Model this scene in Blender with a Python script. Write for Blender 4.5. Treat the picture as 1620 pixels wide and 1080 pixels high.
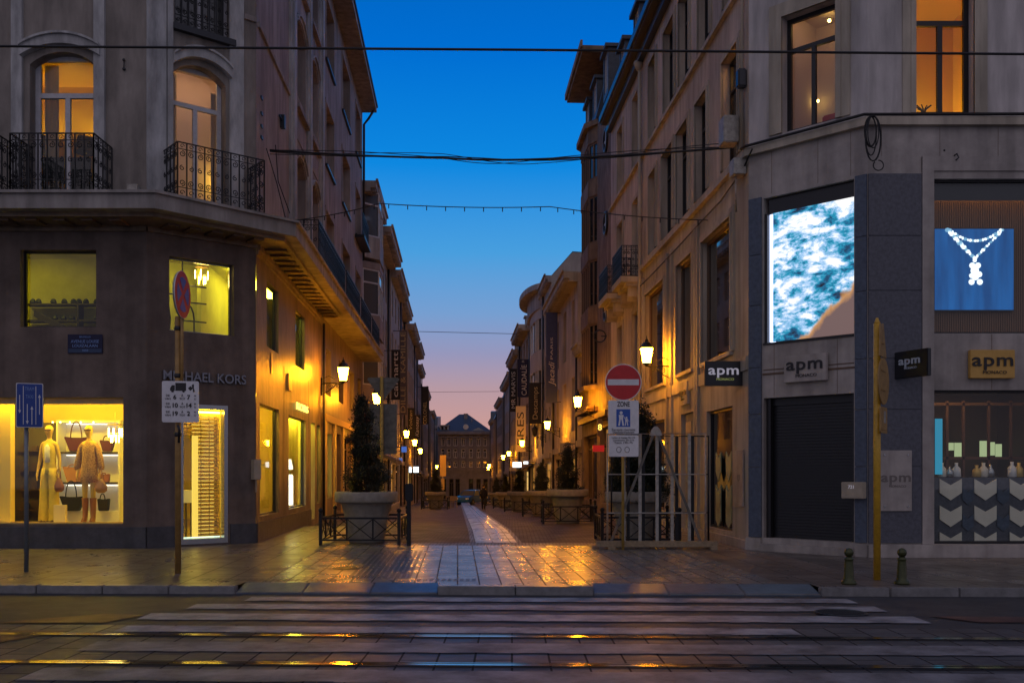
import bpy, bmesh, math, random
from mathutils import Vector, Matrix
random.seed(7)
R = math.radians
S = bpy.context.scene
COL = S.collection
for o in list(bpy.data.objects): bpy.data.objects.remove(o)

# ------------------------------------------------------------------ camera, sky, exposure
EYE = 1.7; FP = 1530.0; CX = 810.0; HY = 745.0
cam = bpy.data.cameras.new('camera'); camo = bpy.data.objects.new('camera', cam); COL.objects.link(camo)
camo.location = (0, 0, EYE); camo.rotation_euler = (R(90), 0, 0)
cam.sensor_width = 36; cam.lens = 36*FP/1620
cam.shift_y = (HY-540)/1620.0
cam.clip_end = 6000; cam.clip_start = .05
S.camera = camo
S.render.resolution_x = 1024; S.render.resolution_y = 682
S.view_settings.view_transform = 'Standard'; S.view_settings.look = 'None'
S.view_settings.exposure = 0; S.view_settings.gamma = 1

w = bpy.data.worlds.new("World"); S.world = w; w.use_nodes = True
nt = w.node_tree; nt.nodes.clear()
out = nt.nodes.new('ShaderNodeOutputWorld'); bg = nt.nodes.new('ShaderNodeBackground')
tc = nt.nodes.new('ShaderNodeTexCoord'); sx = nt.nodes.new('ShaderNodeSeparateXYZ'); cr = nt.nodes.new('ShaderNodeValToRGB')
nt.links.new(tc.outputs['Generated'], sx.inputs[0]); nt.links.new(sx.outputs['Z'], cr.inputs[0])
ym = nt.nodes.new('ShaderNodeMapRange'); nt.links.new(sx.outputs['Y'], ym.inputs[0]); ym.inputs[1].default_value = .62; ym.inputs[2].default_value = -.25
mxs = nt.nodes.new('ShaderNodeMix'); mxs.data_type = 'RGBA'; nt.links.new(ym.outputs[0], mxs.inputs[0]); nt.links.new(cr.outputs[0], mxs.inputs[6])
mxs.inputs[7].default_value = (.255, .245, .325, 1)
nt.links.new(mxs.outputs[2], bg.inputs[0]); nt.links.new(bg.outputs[0], out.inputs[0]); bg.inputs[1].default_value = 1.0
def lin(c): return tuple(((v/255)/12.92 if v/255 <= .04045 else ((v/255+.055)/1.055)**2.4) for v in c)
SKY = [(0.0, (200,146,136)), (.045, (202,154,148)), (.085, (182,152,162)), (.12, (150,150,186)), (.16, (118,158,208)),
       (.22, (72,158,222)), (.30, (14,136,224)), (.40, (0,110,210)), (.55, (4,84,170)), (1.0, (22,58,118))]
els = cr.color_ramp.elements
els[0].position = SKY[0][0]; els[0].color = (*lin(SKY[0][1]), 1)
els[1].position = 1.0; els[1].color = (*lin(SKY[-1][1]), 1)
for p, c in SKY[1:-1]:
    e = els.new(p); e.color = (*lin(c), 1)

# added fill: a very weak, very soft warm light from behind the camera
sl = bpy.data.lights.new('warm_fill', 'SUN'); sl.energy = .10; sl.angle = R(60); sl.color = (1, .74, .58)
so = bpy.data.objects.new('warm_fill', sl); COL.objects.link(so); so.rotation_euler = (R(52), 0, R(-12))

# ------------------------------------------------------------------ materials
def mat(name, col, rough=.7, metal=0, var=.0, vscale=3, bump=0, bscale=40, spec=.5, streak=0, stain=0, emit=None, estr=0, alt=None):
    m = bpy.data.materials.new(name); m.use_nodes = True
    n = m.node_tree.nodes; l = m.node_tree.links; b = n['Principled BSDF']
    b.inputs['Base Color'].default_value = (*col, 1); b.inputs['Roughness'].default_value = rough
    b.inputs['Metallic'].default_value = metal; b.inputs['Specular IOR Level'].default_value = spec
    t = n.new('ShaderNodeTexCoord')
    if var:
        a = n.new('ShaderNodeTexNoise'); a.inputs['Scale'].default_value = vscale; a.inputs['Detail'].default_value = 8
        a.inputs['Roughness'].default_value = .65
        mp = n.new('ShaderNodeMapping'); l.new(t.outputs['Object'], mp.inputs[0]); l.new(mp.outputs[0], a.inputs[0])
        if streak: mp.inputs['Scale'].default_value = (1, 1, streak)
        r = n.new('ShaderNodeValToRGB'); l.new(a.outputs['Fac'], r.inputs[0])
        c0 = alt if alt else tuple(v*(1-var) for v in col)
        r.color_ramp.elements[0].position = .32; r.color_ramp.elements[0].color = (*c0, 1)
        r.color_ramp.elements[1].position = .68; r.color_ramp.elements[1].color = (*(min(1, v*(1+var*.5)) for v in col), 1)
        l.new(r.outputs[0], b.inputs['Base Color'])
        if stain:                                  # rain streaks and patchy repairs
            s1 = n.new('ShaderNodeTexNoise'); s1.inputs['Scale'].default_value = 2.2; s1.inputs['Detail'].default_value = 7; m1 = n.new('ShaderNodeMapping')
            m1.inputs['Scale'].default_value = (1.6, 1.6, .16); l.new(t.outputs['Object'], m1.inputs[0]); l.new(m1.outputs[0], s1.inputs[0])
            q1 = n.new('ShaderNodeMapRange'); l.new(s1.outputs['Fac'], q1.inputs[0]); q1.inputs[1].default_value = .38; q1.inputs[2].default_value = .58; q1.inputs[3].default_value = 1-stain; q1.inputs[4].default_value = 1
            s2 = n.new('ShaderNodeTexNoise'); s2.inputs['Scale'].default_value = .55; s2.inputs['Detail'].default_value = 5; l.new(t.outputs['Object'], s2.inputs[0])
            q2 = n.new('ShaderNodeMapRange'); l.new(s2.outputs['Fac'], q2.inputs[0]); q2.inputs[1].default_value = .4; q2.inputs[2].default_value = .6; q2.inputs[3].default_value = 1-stain*.6; q2.inputs[4].default_value = 1.06
            mm = n.new('ShaderNodeMath'); mm.operation = 'MULTIPLY'; l.new(q1.outputs[0], mm.inputs[0]); l.new(q2.outputs[0], mm.inputs[1])
            mc = n.new('ShaderNodeMix'); mc.data_type = 'RGBA'; mc.blend_type = 'MULTIPLY'; mc.inputs[0].default_value = 1
            l.new(r.outputs[0], mc.inputs[6]); l.new(mm.outputs[0], mc.inputs[7]); l.new(mc.outputs[2], b.inputs['Base Color'])
        rr = n.new('ShaderNodeMapRange'); l.new(a.outputs['Fac'], rr.inputs[0])
        rr.inputs[3].default_value = min(1, rough*1.15); rr.inputs[4].default_value = rough*.8
        l.new(rr.outputs[0], b.inputs['Roughness'])
    if bump:
        a = n.new('ShaderNodeTexNoise'); a.inputs['Scale'].default_value = bscale; a.inputs['Detail'].default_value = 4
        l.new(t.outputs['Object'], a.inputs[0])
        bm_ = n.new('ShaderNodeBump'); bm_.inputs['Strength'].default_value = bump; bm_.inputs['Distance'].default_value = .01
        l.new(a.outputs['Fac'], bm_.inputs['Height']); l.new(bm_.outputs[0], b.inputs['Normal'])
    if emit:
        b.inputs['Emission Color'].default_value = (*emit, 1); b.inputs['Emission Strength'].default_value = estr
    return m

def brickmat(name, c1, c2, mortar, bw, bh, rot=0, rough=.35, msize=.012, bump=.5, offset=.5, var=.35, loc=(0,0), rvar=.12, spec=.5, grain=.16):
    m = bpy.data.materials.new(name); m.use_nodes = True
    n = m.node_tree.nodes; l = m.node_tree.links; b = n['Principled BSDF']; b.inputs['Specular IOR Level'].default_value = spec
    t = n.new('ShaderNodeTexCoord'); mp = n.new('ShaderNodeMapping'); l.new(t.outputs['Object'], mp.inputs[0])
    mp.inputs['Rotation'].default_value = (0, 0, rot); mp.inputs['Location'].default_value = (loc[0], loc[1], 0)
    k = n.new('ShaderNodeTexBrick'); l.new(mp.outputs[0], k.inputs[0])
    k.inputs['Scale'].default_value = 1; k.inputs['Brick Width'].default_value = bw; k.inputs['Row Height'].default_value = bh
    k.inputs['Mortar Size'].default_value = msize; k.inputs['Mortar Smooth'].default_value = .3; k.offset = offset
    k.inputs['Color1'].default_value = (*c1, 1); k.inputs['Color2'].default_value = (*c2, 1); k.inputs['Mortar'].default_value = (*mortar, 1)
    a = n.new('ShaderNodeTexNoise'); a.inputs['Scale'].default_value = 1.3; a.inputs['Detail'].default_value = 9; a.inputs['Roughness'].default_value = .7
    l.new(t.outputs['Object'], a.inputs[0])
    mr = n.new('ShaderNodeMapRange'); l.new(a.outputs['Fac'], mr.inputs[0]); mr.inputs[1].default_value = .3; mr.inputs[2].default_value = .7
    mr.inputs[3].default_value = 1-var; mr.inputs[4].default_value = 1+var*.4
    mx = n.new('ShaderNodeMix'); mx.data_type = 'RGBA'; mx.blend_type = 'MULTIPLY'; mx.inputs[0].default_value = 1
    l.new(k.outputs['Color'], mx.inputs[6]); l.new(mr.outputs[0], mx.inputs[7]); l.new(mx.outputs[2], b.inputs['Base Color'])
    # roughness varies stone to stone and in patches
    r2 = n.new('ShaderNodeMapRange'); l.new(a.outputs['Fac'], r2.inputs[0]); r2.inputs[1].default_value = .3; r2.inputs[2].default_value = .7
    r2.inputs[3].default_value = rough+rvar; r2.inputs[4].default_value = max(.05, rough-rvar)
    ad = n.new('ShaderNodeMath'); ad.operation = 'ADD'; l.new(r2.outputs[0], ad.inputs[0]); 
    ml = n.new('ShaderNodeMath'); ml.operation = 'MULTIPLY'; l.new(k.outputs['Fac'], ml.inputs[0]); ml.inputs[1].default_value = .4
    l.new(ml.outputs[0], ad.inputs[1]); l.new(ad.outputs[0], b.inputs['Roughness'])
    fine = n.new('ShaderNodeTexNoise'); fine.inputs['Scale'].default_value = 60; fine.inputs['Detail'].default_value = 4
    l.new(t.outputs['Object'], fine.inputs[0])
    hh = n.new('ShaderNodeMath'); hh.operation = 'SUBTRACT'
    f2 = n.new('ShaderNodeMath'); f2.operation = 'MULTIPLY'; f2.inputs[1].default_value = grain; l.new(fine.outputs['Fac'], f2.inputs[0])
    l.new(f2.outputs[0], hh.inputs[0]); l.new(k.outputs['Fac'], hh.inputs[1])
    bb = n.new('ShaderNodeBump'); bb.inputs['Strength'].default_value = bump; bb.inputs['Distance'].default_value = .008
    l.new(hh.outputs[0], bb.inputs['Height']); l.new(bb.outputs[0], b.inputs['Normal'])
    return m

def glassmat(name, rough=.02, tint=(.9,.95,.93)):
    m = bpy.data.materials.new(name); m.use_nodes = True
    n = m.node_tree.nodes; l = m.node_tree.links; n.clear()
    o = n.new('ShaderNodeOutputMaterial'); tr = n.new('ShaderNodeBsdfTransparent'); tr.inputs[0].default_value = (*tint, 1)
    g = n.new('ShaderNodeBsdfGlossy'); g.inputs['Roughness'].default_value = rough
    lw = n.new('ShaderNodeLayerWeight'); lw.inputs[0].default_value = .5; mx = n.new('ShaderNodeMixShader')
    pw = n.new('ShaderNodeMath'); pw.operation = 'POWER'; l.new(lw.outputs['Facing'], pw.inputs[0]); pw.inputs[1].default_value = 5
    f = n.new('ShaderNodeMath'); f.operation = 'MULTIPLY_ADD'; l.new(pw.outputs[0], f.inputs[0]); f.inputs[1].default_value = .9; f.inputs[2].default_value = .06
    l.new(f.outputs[0], mx.inputs[0]); l.new(tr.outputs[0], mx.inputs[1]); l.new(g.outputs[0], mx.inputs[2]); l.new(mx.outputs[0], o.inputs[0])
    return m

M = {}
M['render_dark'] = mat(stain=.25, name='render_dark', col=(.175,.132,.112), rough=.8, var=.3, vscale=1.6, bump=.8, bscale=70)
M['clad_side'] = mat(stain=.25, name='clad_side', col=(.25,.175,.11), rough=.42, var=.4, vscale=2.2, bump=1.0, bscale=9, streak=.35)
M['stucco'] = mat(stain=.25, name='stucco', col=(.30,.265,.235), rough=.85, var=.35, vscale=1.8, bump=.6, bscale=60, streak=.35)
M['stucco_pink'] = mat(stain=.25, name='stucco_pink', col=(.38,.325,.30), rough=.85, var=.25, vscale=1.8, bump=.5, bscale=60, streak=.4)
M['trim'] = mat(stain=.25, name='trim', col=(.50,.50,.50), rough=.75, var=.4, vscale=3.5, bump=.4, bscale=30, streak=.3)
M['fascia'] = mat(stain=.25, name='fascia', col=(.38,.35,.33), rough=.75, var=.3, vscale=2.5, bump=.3, streak=.3)
M['cream'] = mat(stain=.25, name='cream', col=(.58,.485,.39), rough=.8, var=.22, vscale=1.6, bump=.35, bscale=60, streak=.4)
M['cream2'] = mat(stain=.25, name='cream2', col=(.50,.44,.35), rough=.8, var=.25, vscale=1.4, bump=.35, bscale=60, streak=.3)
M['cream_front'] = mat(stain=.25, name='cream_front', col=(.58,.54,.52), rough=.8, var=.28, vscale=1.7, bump=.35, bscale=60, streak=.25)
M['stone_light'] = mat(stain=.25, name='stone_light', col=(.42,.38,.35), rough=.55, var=.2, vscale=3, bump=.2, bscale=60)
M['granite'] = mat('granite', (.075,.10,.15), .42, var=.35, vscale=14, bump=.2, bscale=90)
M['granite2'] = mat('granite2', (.095,.10,.125), .45, var=.35, vscale=14, bump=.2, bscale=90)
M['plinth'] = mat(stain=.25, name='plinth', col=(.075,.075,.085), rough=.5, var=.3, vscale=5, bump=.3)
M['brownstone'] = mat(stain=.25, name='brownstone', col=(.235,.17,.12), rough=.85, var=.4, vscale=2.5, bump=.7, bscale=35, streak=.5)
M['joint'] = mat('joint', (.035,.033,.032), .9)
M['slate'] = mat('slate', (.05,.065,.09), .5, var=.35, vscale=6, bump=.5, bscale=20)
M['zinc'] = mat('zinc', (.25,.31,.36), .4, metal=.3, var=.3, vscale=4)
M['iron'] = mat('iron', (.012,.013,.016), .4, metal=.4)
M['blackpaint'] = mat('blackpaint', (.010,.011,.014), .35)
M['gutter'] = mat('gutter', (.018,.02,.026), .35)
M['frame_dark'] = mat('frame_dark', (.013,.012,.014), .35)
M['frame_white'] = mat('frame_white', (.55,.55,.58), .5, var=.15, vscale=8)
M['frame_brown'] = mat('frame_brown', (.12,.07,.04), .5)
M['steel'] = mat('steel', (.42,.42,.42), .25, metal=.9)
M['galv'] = mat('galv', (.38,.36,.32), .5, metal=.2, var=.35, vscale=9)
M['pane'] = mat('pane', (.010,.012,.016), .03, bump=.10, bscale=1.6, spec=.75)
M['pane_light'] = mat('pane_light', (.10,.10,.10), .05, bump=.12, bscale=2.0, spec=.8)
M['curtain'] = mat('curtain', (.55,.53,.5), .8, var=.2, vscale=3, streak=.1)
M['glass'] = glassmat('glass')
M['white'] = mat('white', (.75,.75,.75), .5)
M['whiteplate'] = mat('whiteplate', (.72,.72,.74), .4, var=.12, vscale=8)
M['beige_metal'] = mat('beige_metal', (.42,.36,.27), .5, var=.2, vscale=5)
M['red'] = mat('red', (.55,.012,.015), .35, var=.15, vscale=6)
M['blue'] = mat('blue', (.012,.055,.30), .35, var=.12, vscale=6)
M['signblue'] = mat('signblue', (.02,.09,.42), .35)
M['warm_lit_pole'] = mat('warm_lit_pole', (.62,.36,.03), .4, var=.25, vscale=12)  # warm street light put into the pole's yellow
M['grey_pole'] = mat('grey_pole', (.22,.25,.26), .4, metal=.5, var=.2, vscale=10)
M['ochre'] = mat('ochre', (.36,.21,.06), .45, var=.3, vscale=9)
M['green_iron'] = mat('green_iron', (.055,.062,.02), .3, metal=.3, var=.3, vscale=20)
M['terracotta'] = mat('terracotta', (.28,.255,.215), .75, var=.25, vscale=6, bump=.5, bscale=50)
M['soil'] = mat('soil', (.05,.03,.02), .95, bump=1, bscale=40)
M['leaf'] = mat('leaf', (.010,.018,.008), .6, var=.5, vscale=5)
M['leaf2'] = mat('leaf2', (.022,.028,.010), .6, var=.5, vscale=5)
M['bark'] = mat('bark', (.07,.045,.03), .9)
M['wood'] = mat('wood', (.30,.22,.13), .7, var=.35, vscale=12)
M['wire'] = mat('wire', (.008,.008,.010), .6)
M['kerb'] = mat('kerb', (.21,.21,.215), .32, var=.35, vscale=5, bump=.4, bscale=40)
M['kerb_dark'] = mat('kerb_dark', (.02,.02,.022), .6, var=.3)
M['kerb_blue'] = mat('kerb_blue', (.10,.13,.17), .3, var=.3, vscale=5, bump=.3, bscale=40)
M['asphalt'] = mat('asphalt', (.032,.033,.038), .55, var=.35, vscale=2.5, bump=1.0, bscale=80)
M['zebra'] = mat('zebra', (.29,.29,.31), .55, var=.7, alt=(.09,.09,.10), vscale=2.4, bump=.7, bscale=60)
M['zebra_worn'] = mat('zebra_worn', (.19,.185,.195), .55, var=.75, vscale=2.0, bump=.7, bscale=60, alt=(.065,.06,.06))
M['redpaint'] = mat('redpaint', (.085,.03,.025), .5, var=.5, vscale=3, bump=.6, bscale=60)
M['rail'] = mat('rail', (.45,.45,.46), .12, metal=1, var=.15, vscale=10)
M['drain'] = mat('drain', (.45,.40,.33), .22, metal=.9, var=.15, vscale=6)
M['groove'] = mat('groove', (.012,.012,.012), .8)
M['tactile'] = mat('tactile', (.075,.07,.068), .45, var=.2, vscale=5)
VR = math.atan(.0562)
M['flags'] = brickmat('flags', (.17,.155,.14), (.24,.215,.20), (.008,.007,.006), .95, .33, rot=R(90)+VR*-1, rough=.28, msize=.013, bump=.12, var=.4, rvar=.07, grain=.02)
M['flags_left'] = brickmat('flags_left', (.115,.095,.08), (.165,.14,.12), (.025,.02,.016), .6, .6, rot=R(90)-VR, rough=.33, msize=.009, bump=.2, var=.4, grain=.04)
M['setts'] = brickmat('setts', (.065,.046,.036), (.105,.075,.058), (.015,.011,.009), .2, .1, rot=0, spec=.3, rough=.66, msize=.008, bump=.9, var=.4)
M['cobble'] = brickmat('cobble', (.22,.18,.15), (.12,.10,.085), (.02,.016,.013), .16, .14, rot=0, rough=.4, msize=.02, bump=1, var=.4)
M['channel'] = brickmat('channel', (.34,.30,.26), (.42,.37,.32), (.06,.05,.04), .8, .42, rot=R(90)-VR, rough=.3, msize=.01, bump=.2, var=.25, grain=.03)
M['trackbed'] = brickmat('trackbed', (.05,.05,.056), (.072,.072,.08), (.012,.010,.010), .62, .36, rot=R(90), rough=.52, msize=.012, bump=.9, var=.45)
M['interior'] = mat('interior', (.74,.55,.16), .8)
M['interior_cream'] = mat('interior_cream', (.78,.64,.30), .8)
M['interior_white'] = mat('interior_white', (.8,.78,.74), .7)
M['interior_dark'] = mat('interior_dark', (.06,.045,.03), .8)
M['interior_olive'] = mat('interior_olive', (.52,.47,.10), .8, var=.2, vscale=1.2)
M['interior_orange'] = mat('interior_orange', (.80,.50,.06), .85)
M['interior_pink'] = mat('interior_pink', (.62,.49,.50), .85)
M['floor_wood'] = mat('floor_wood', (.35,.25,.12), .4)
def em(name, c, s): M[name] = mat(name, (.1,.1,.1), .5, emit=c, estr=s); return M[name]
em('lamp_glow', (1,.34,.008), 265)
em('shop_light', (1,.72,.04), 36)
em('shop_light_green', (.86,.80,.06), 60)
em('shelf_light', (1,.88,.68), 2.8)
em('spot_light', (1,.66,.15), 22)
em('blind_light', (1,.66,.10), 1.1); em('dim_light', (.95,.80,.05), 11); em('mid_light', (.98,.86,.08), 20)
em('room_light', (1,.62,.06), 85); em('room_light3', (1,.74,.14), 24)
em('room_light2', (1,.58,.24), 9)
em('cyan_glow', (.015,.27,.45), .8)
em('white_glow', (.75,1,.75), 1.6)
em('green_glow', (.2,1,.65), 2.5)
em('edge_light', (.6,.7,1), 2.2)
em('warm_glow', (1,.6,.15), 3)
em('gold_letters', (1,.7,.12), 2.2)
em('letters_gilt', (.7,.8,.2), .25); em('letters_white', (.85,.8,1), .28); em('letters_dim', (.5,.55,.8), .08)
M['letters_dark'] = mat('letters_dark', (.012,.010,.012), .4)
M['letters_steel'] = mat('letters_steel', (.22,.22,.25), .3, metal=.8)
M['gold'] = mat('gold', (.62,.42,.12), .4, metal=.3)
M['tan'] = mat('tan', (.38,.18,.06), .5); M['dull_goods'] = mat('dull_goods', (.05,.025,.012), .6)
M['tan2'] = mat('tan2', (.28,.10,.03), .45)
M['maroon'] = mat('maroon', (.085,.018,.012), .45)
M['bagblack'] = mat('bagblack', (.008,.009,.007), .45)
M['skin'] = mat('skin', (.68,.45,.07), .35)
M['orange_lit_sign'] = mat('orange_lit_sign', (.62,.36,.08), .5, var=.15); M['linen'] = mat('linen', (.66,.50,.07), .8, var=.12, vscale=12, bump=.5, bscale=20)  # sign panel: orange light falling on it is put into the colour
M['dress'] = mat('dress', (.50,.28,.09), .75, var=.75, vscale=38, alt=(.10,.045,.015), bump=.4)
M['cloth_dark'] = mat('cloth_dark', (.012,.012,.015), .8)
M['carblue'] = mat('carblue', (.02,.10,.32), .25)
M['tyre'] = mat('tyre', (.01,.01,.01), .8)
M['bannerblue'] = mat('bannerblue', (.045,.06,.16), .7, var=.1)
M['bannernavy'] = mat('bannernavy', (.010,.012,.05), .7)
M['bannerblack'] = mat('bannerblack', (.008,.007,.009), .6)
M['bannercream'] = mat('bannercream', (.62,.52,.34), .7)
M['bannergrey'] = mat('bannergrey', (.11,.09,.09), .7)
M['text_light'] = mat('text_light', (.62,.58,.55), .6)
M['text_gold'] = mat('text_gold', (.45,.36,.18), .6)

def screen_mat(name, kind):
    m = bpy.data.materials.new(name); m.use_nodes = True; n = m.node_tree.nodes; l = m.node_tree.links; b = n['Principled BSDF']
    b.inputs['Base Color'].default_value = (.01,.01,.01,1); b.inputs['Roughness'].default_value = .2
    t = n.new('ShaderNodeTexCoord'); mp = n.new('ShaderNodeMapping'); l.new(t.outputs['UV'], mp.inputs[0])
    if kind == 'water':
        mp.inputs['Scale'].default_value = (1.0, 2.7, 1); mp.inputs['Rotation'].default_value = (0,0,.3)
        a = n.new('ShaderNodeTexNoise'); a.inputs['Scale'].default_value = 1.7; a.inputs['Detail'].default_value = 14; a.inputs['Roughness'].default_value = .62; a.inputs['Distortion'].default_value = .5
        l.new(mp.outputs[0], a.inputs[0]); a3 = n.new('ShaderNodeTexNoise'); a3.inputs['Scale'].default_value = 5.5; a3.inputs['Detail'].default_value = 12; a3.inputs['Roughness'].default_value = .68; a3.inputs['Distortion'].default_value = .35; l.new(mp.outputs[0], a3.inputs[0])
        k1 = n.new('ShaderNodeMath'); k1.operation = 'MULTIPLY_ADD'; l.new(a3.outputs['Fac'], k1.inputs[0]); k1.inputs[1].default_value = .6; k1.inputs[2].default_value = -.285
        k2 = n.new('ShaderNodeMath'); k2.operation = 'ADD'; l.new(k1.outputs[0], k2.inputs[0]); l.new(a.outputs['Fac'], k2.inputs[1])
        r = n.new('ShaderNodeValToRGB'); l.new(k2.outputs[0], r.inputs[0])
        e = r.color_ramp.elements; e[0].position = .33; e[0].color = (.008,.012,.025,1); e[1].position = .60; e[1].color = (1,1,1,1)
        for p, c in ((.40,(.01,.09,.20)),(.46,(.01,.28,.45)),(.52,(.30,.52,.80))): q = e.new(p); q.color = (*c,1)
        # a brown rock in the lower right corner of the picture
        s = n.new('ShaderNodeSeparateXYZ'); l.new(t.outputs['UV'], s.inputs[0])
        m1 = n.new('ShaderNodeMath'); m1.operation = 'MULTIPLY_ADD'; l.new(s.outputs[1], m1.inputs[0]); m1.inputs[1].default_value = -1.7; l.new(s.outputs[0], m1.inputs[2])
        a2 = n.new('ShaderNodeTexNoise'); a2.inputs['Scale'].default_value = 5; a2.inputs['Detail'].default_value = 6; l.new(t.outputs['UV'], a2.inputs[0])
        m2 = n.new('ShaderNodeMath'); m2.operation = 'MULTIPLY_ADD'; l.new(a2.outputs['Fac'], m2.inputs[0]); m2.inputs[1].default_value = .35; l.new(m1.outputs[0], m2.inputs[2])
        rr = n.new('ShaderNodeValToRGB'); l.new(m2.outputs[0], rr.inputs[0]); rr.color_ramp.elements[0].position = .50; rr.color_ramp.elements[1].position = .56
        r3 = n.new('ShaderNodeValToRGB'); l.new(m2.outputs[0], r3.inputs[0]); q = r3.color_ramp.elements; q[0].position = .53; q[0].color = (.62,.30,.10,1); q[1].position = .64; q[1].color = (.15,.095,.09,1)
        mx = n.new('ShaderNodeMix'); mx.data_type = 'RGBA'; l.new(rr.outputs[0], mx.inputs[0]); l.new(r.outputs[0], mx.inputs[6]); l.new(r3.outputs[0], mx.inputs[7])
        l.new(mx.outputs[2], b.inputs['Emission Color']); b.inputs['Emission Strength'].default_value = 1.15
    else:
        mp.inputs['Scale'].default_value = (6, .8, 1); mp.inputs['Rotation'].default_value = (0,0,-.12)
        a = n.new('ShaderNodeTexNoise'); a.inputs['Scale'].default_value = 1.2; a.inputs['Detail'].default_value = 3; l.new(mp.outputs[0], a.inputs[0])
        r = n.new('ShaderNodeValToRGB'); l.new(a.outputs['Fac'], r.inputs[0]); e = r.color_ramp.elements
        e[0].position = .35; e[0].color = (.002,.055,.21,1); e[1].position = .7; e[1].color = (.006,.105,.36,1)
        l.new(r.outputs[0], b.inputs['Emission Color']); b.inputs['Emission Strength'].default_value = 1.0
    M[name] = m
screen_mat('water_screen', 'water'); screen_mat('blue_screen', 'blue')
em('sign_glow', (.85,.95,1), 2.2); em('blue_glow', (.06,.2,.7), .6)
M['red_sign'] = mat('red_sign', (.5,.01,.02), .4, emit=(.8,.01,.02), estr=.25)
M['dull_warm_lit'] = mat('dull_warm_lit', (.42,.27,.06), .45, var=.25, vscale=12); M['signback'] = mat('signback', (.15,.14,.12), .55, metal=.3, var=.4, vscale=5)  # dull yellow of the poles stands in for warm street light
M['plate_band'] = mat('plate_band', (.02,.05,.12), .5); M['text_blue'] = mat('text_blue', (.18,.30,.60), .5); M['brown_frame'] = mat('brown_frame', (.16,.11,.075), .8)
em('screen_pale', (.25,.55,.85), .8); em('screen_white', (.8,.9,1), 1.5); em('reflection_glow', (.7,.85,.45), .5); em('warm_dim', (1,.55,.2), 8)
M['slatwood'] = mat('slatwood', (.22,.11,.05), .6); M['frame_warm'] = mat('frame_warm', (.10,.05,.025), .5)
M['chev_light'] = mat('chev_light', (.80,.74,.62), .35, var=.1); M['engraved'] = mat('engraved', (.17,.15,.14), .7)
M['arrowgreen'] = mat('arrowgreen', (.33,.38,.22), .5)
M['pane_mirror'] = mat('pane_mirror', (.008,.009,.012), .025, bump=.06, bscale=.9, spec=1.0)
em('lit_pane', (1,.55,.08), .55); em('shop_green_pane', (.95,.9,.15), 1.3); em('far_lit', (1,.62,.18), .8); em('far_lit2', (1,.45,.08), .35)
for i, c in enumerate([(.33,.29,.26), (.30,.245,.22), (.38,.34,.31), (.26,.21,.19), (.34,.27,.21), (.22,.20,.20), (.42,.40,.40), (.30,.25,.20)]):
    M['far%d' % i] = mat('facade_stucco_%d' % i, c, .85, var=.3, vscale=1.2, bump=.3, streak=.4)

M['pane_mirror'].node_tree.nodes['Principled BSDF'].inputs['IOR'].default_value = 2.6
M['far_end'] = mat('far_end', (.17,.17,.20), .85, var=.3, vscale=1)
M['arrow'] = M['chev_light']
bl = bpy.data.materials.new('blind'); bl.use_nodes = True; _n = bl.node_tree.nodes; _l = bl.node_tree.links; _n.clear()
_o = _n.new('ShaderNodeOutputMaterial'); _a = _n.new('ShaderNodeBsdfDiffuse'); _b = _n.new('ShaderNodeBsdfTranslucent'); _m = _n.new('ShaderNodeMixShader')
_a.inputs[0].default_value = (.70,.52,.18,1); _b.inputs[0].default_value = (.80,.62,.22,1); _m.inputs[0].default_value = .55
_l.new(_a.outputs[0], _m.inputs[1]); _l.new(_b.outputs[0], _m.inputs[2]); _l.new(_m.outputs[0], _o.inputs[0]); M['blind'] = bl
sh_ = bl.copy(); sh_.name = 'sheer'; M['sheer'] = sh_
for _q in sh_.node_tree.nodes:
    if _q.type in ('BSDF_DIFFUSE','BSDF_TRANSLUCENT'): _q.inputs[0].default_value = (.5,.42,.34,1)
# ------------------------------------------------------------------ mesh building
class F:                                  # a vertical plane frame: u along d, w outward along n, z up
    def __init__(s, ox, oy, dx, dy, nx, ny):
        L = math.hypot(nx, ny); s.o = (ox, oy); s.d = (dx, dy); s.n = (nx/L, ny/L)
    def p(s, u, w, z): return (s.o[0]+u*s.d[0]+w*s.n[0], s.o[1]+u*s.d[1]+w*s.n[1], z)
    def at(s, px, py, w=0):
        k = (px-CX)/FP; ox = s.o[0]+w*s.n[0]; oy = s.o[1]+w*s.n[1]
        u = (k*oy-ox)/(s.d[0]-k*s.d[1]); Y = oy+u*s.d[1]
        return u, EYE+(HY-py)/FP*Y
    def u(s, px, w=0): return s.at(px, 0, w)[0]
    def z(s, px, py, w=0): return s.at(px, py, w)[1]
W0 = F(0, 0, 1, 0, 0, -1)
def front(Y): return F(0, Y, 1, 0, 0, -1)
def pt(px, py, Y): return Vector(((px-CX)/FP*Y, Y, EYE+(HY-py)/FP*Y))
def gz(Y): return 0 if Y < 28 else (-.024*(Y-28) if Y < 165 else -.024*137)

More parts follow.
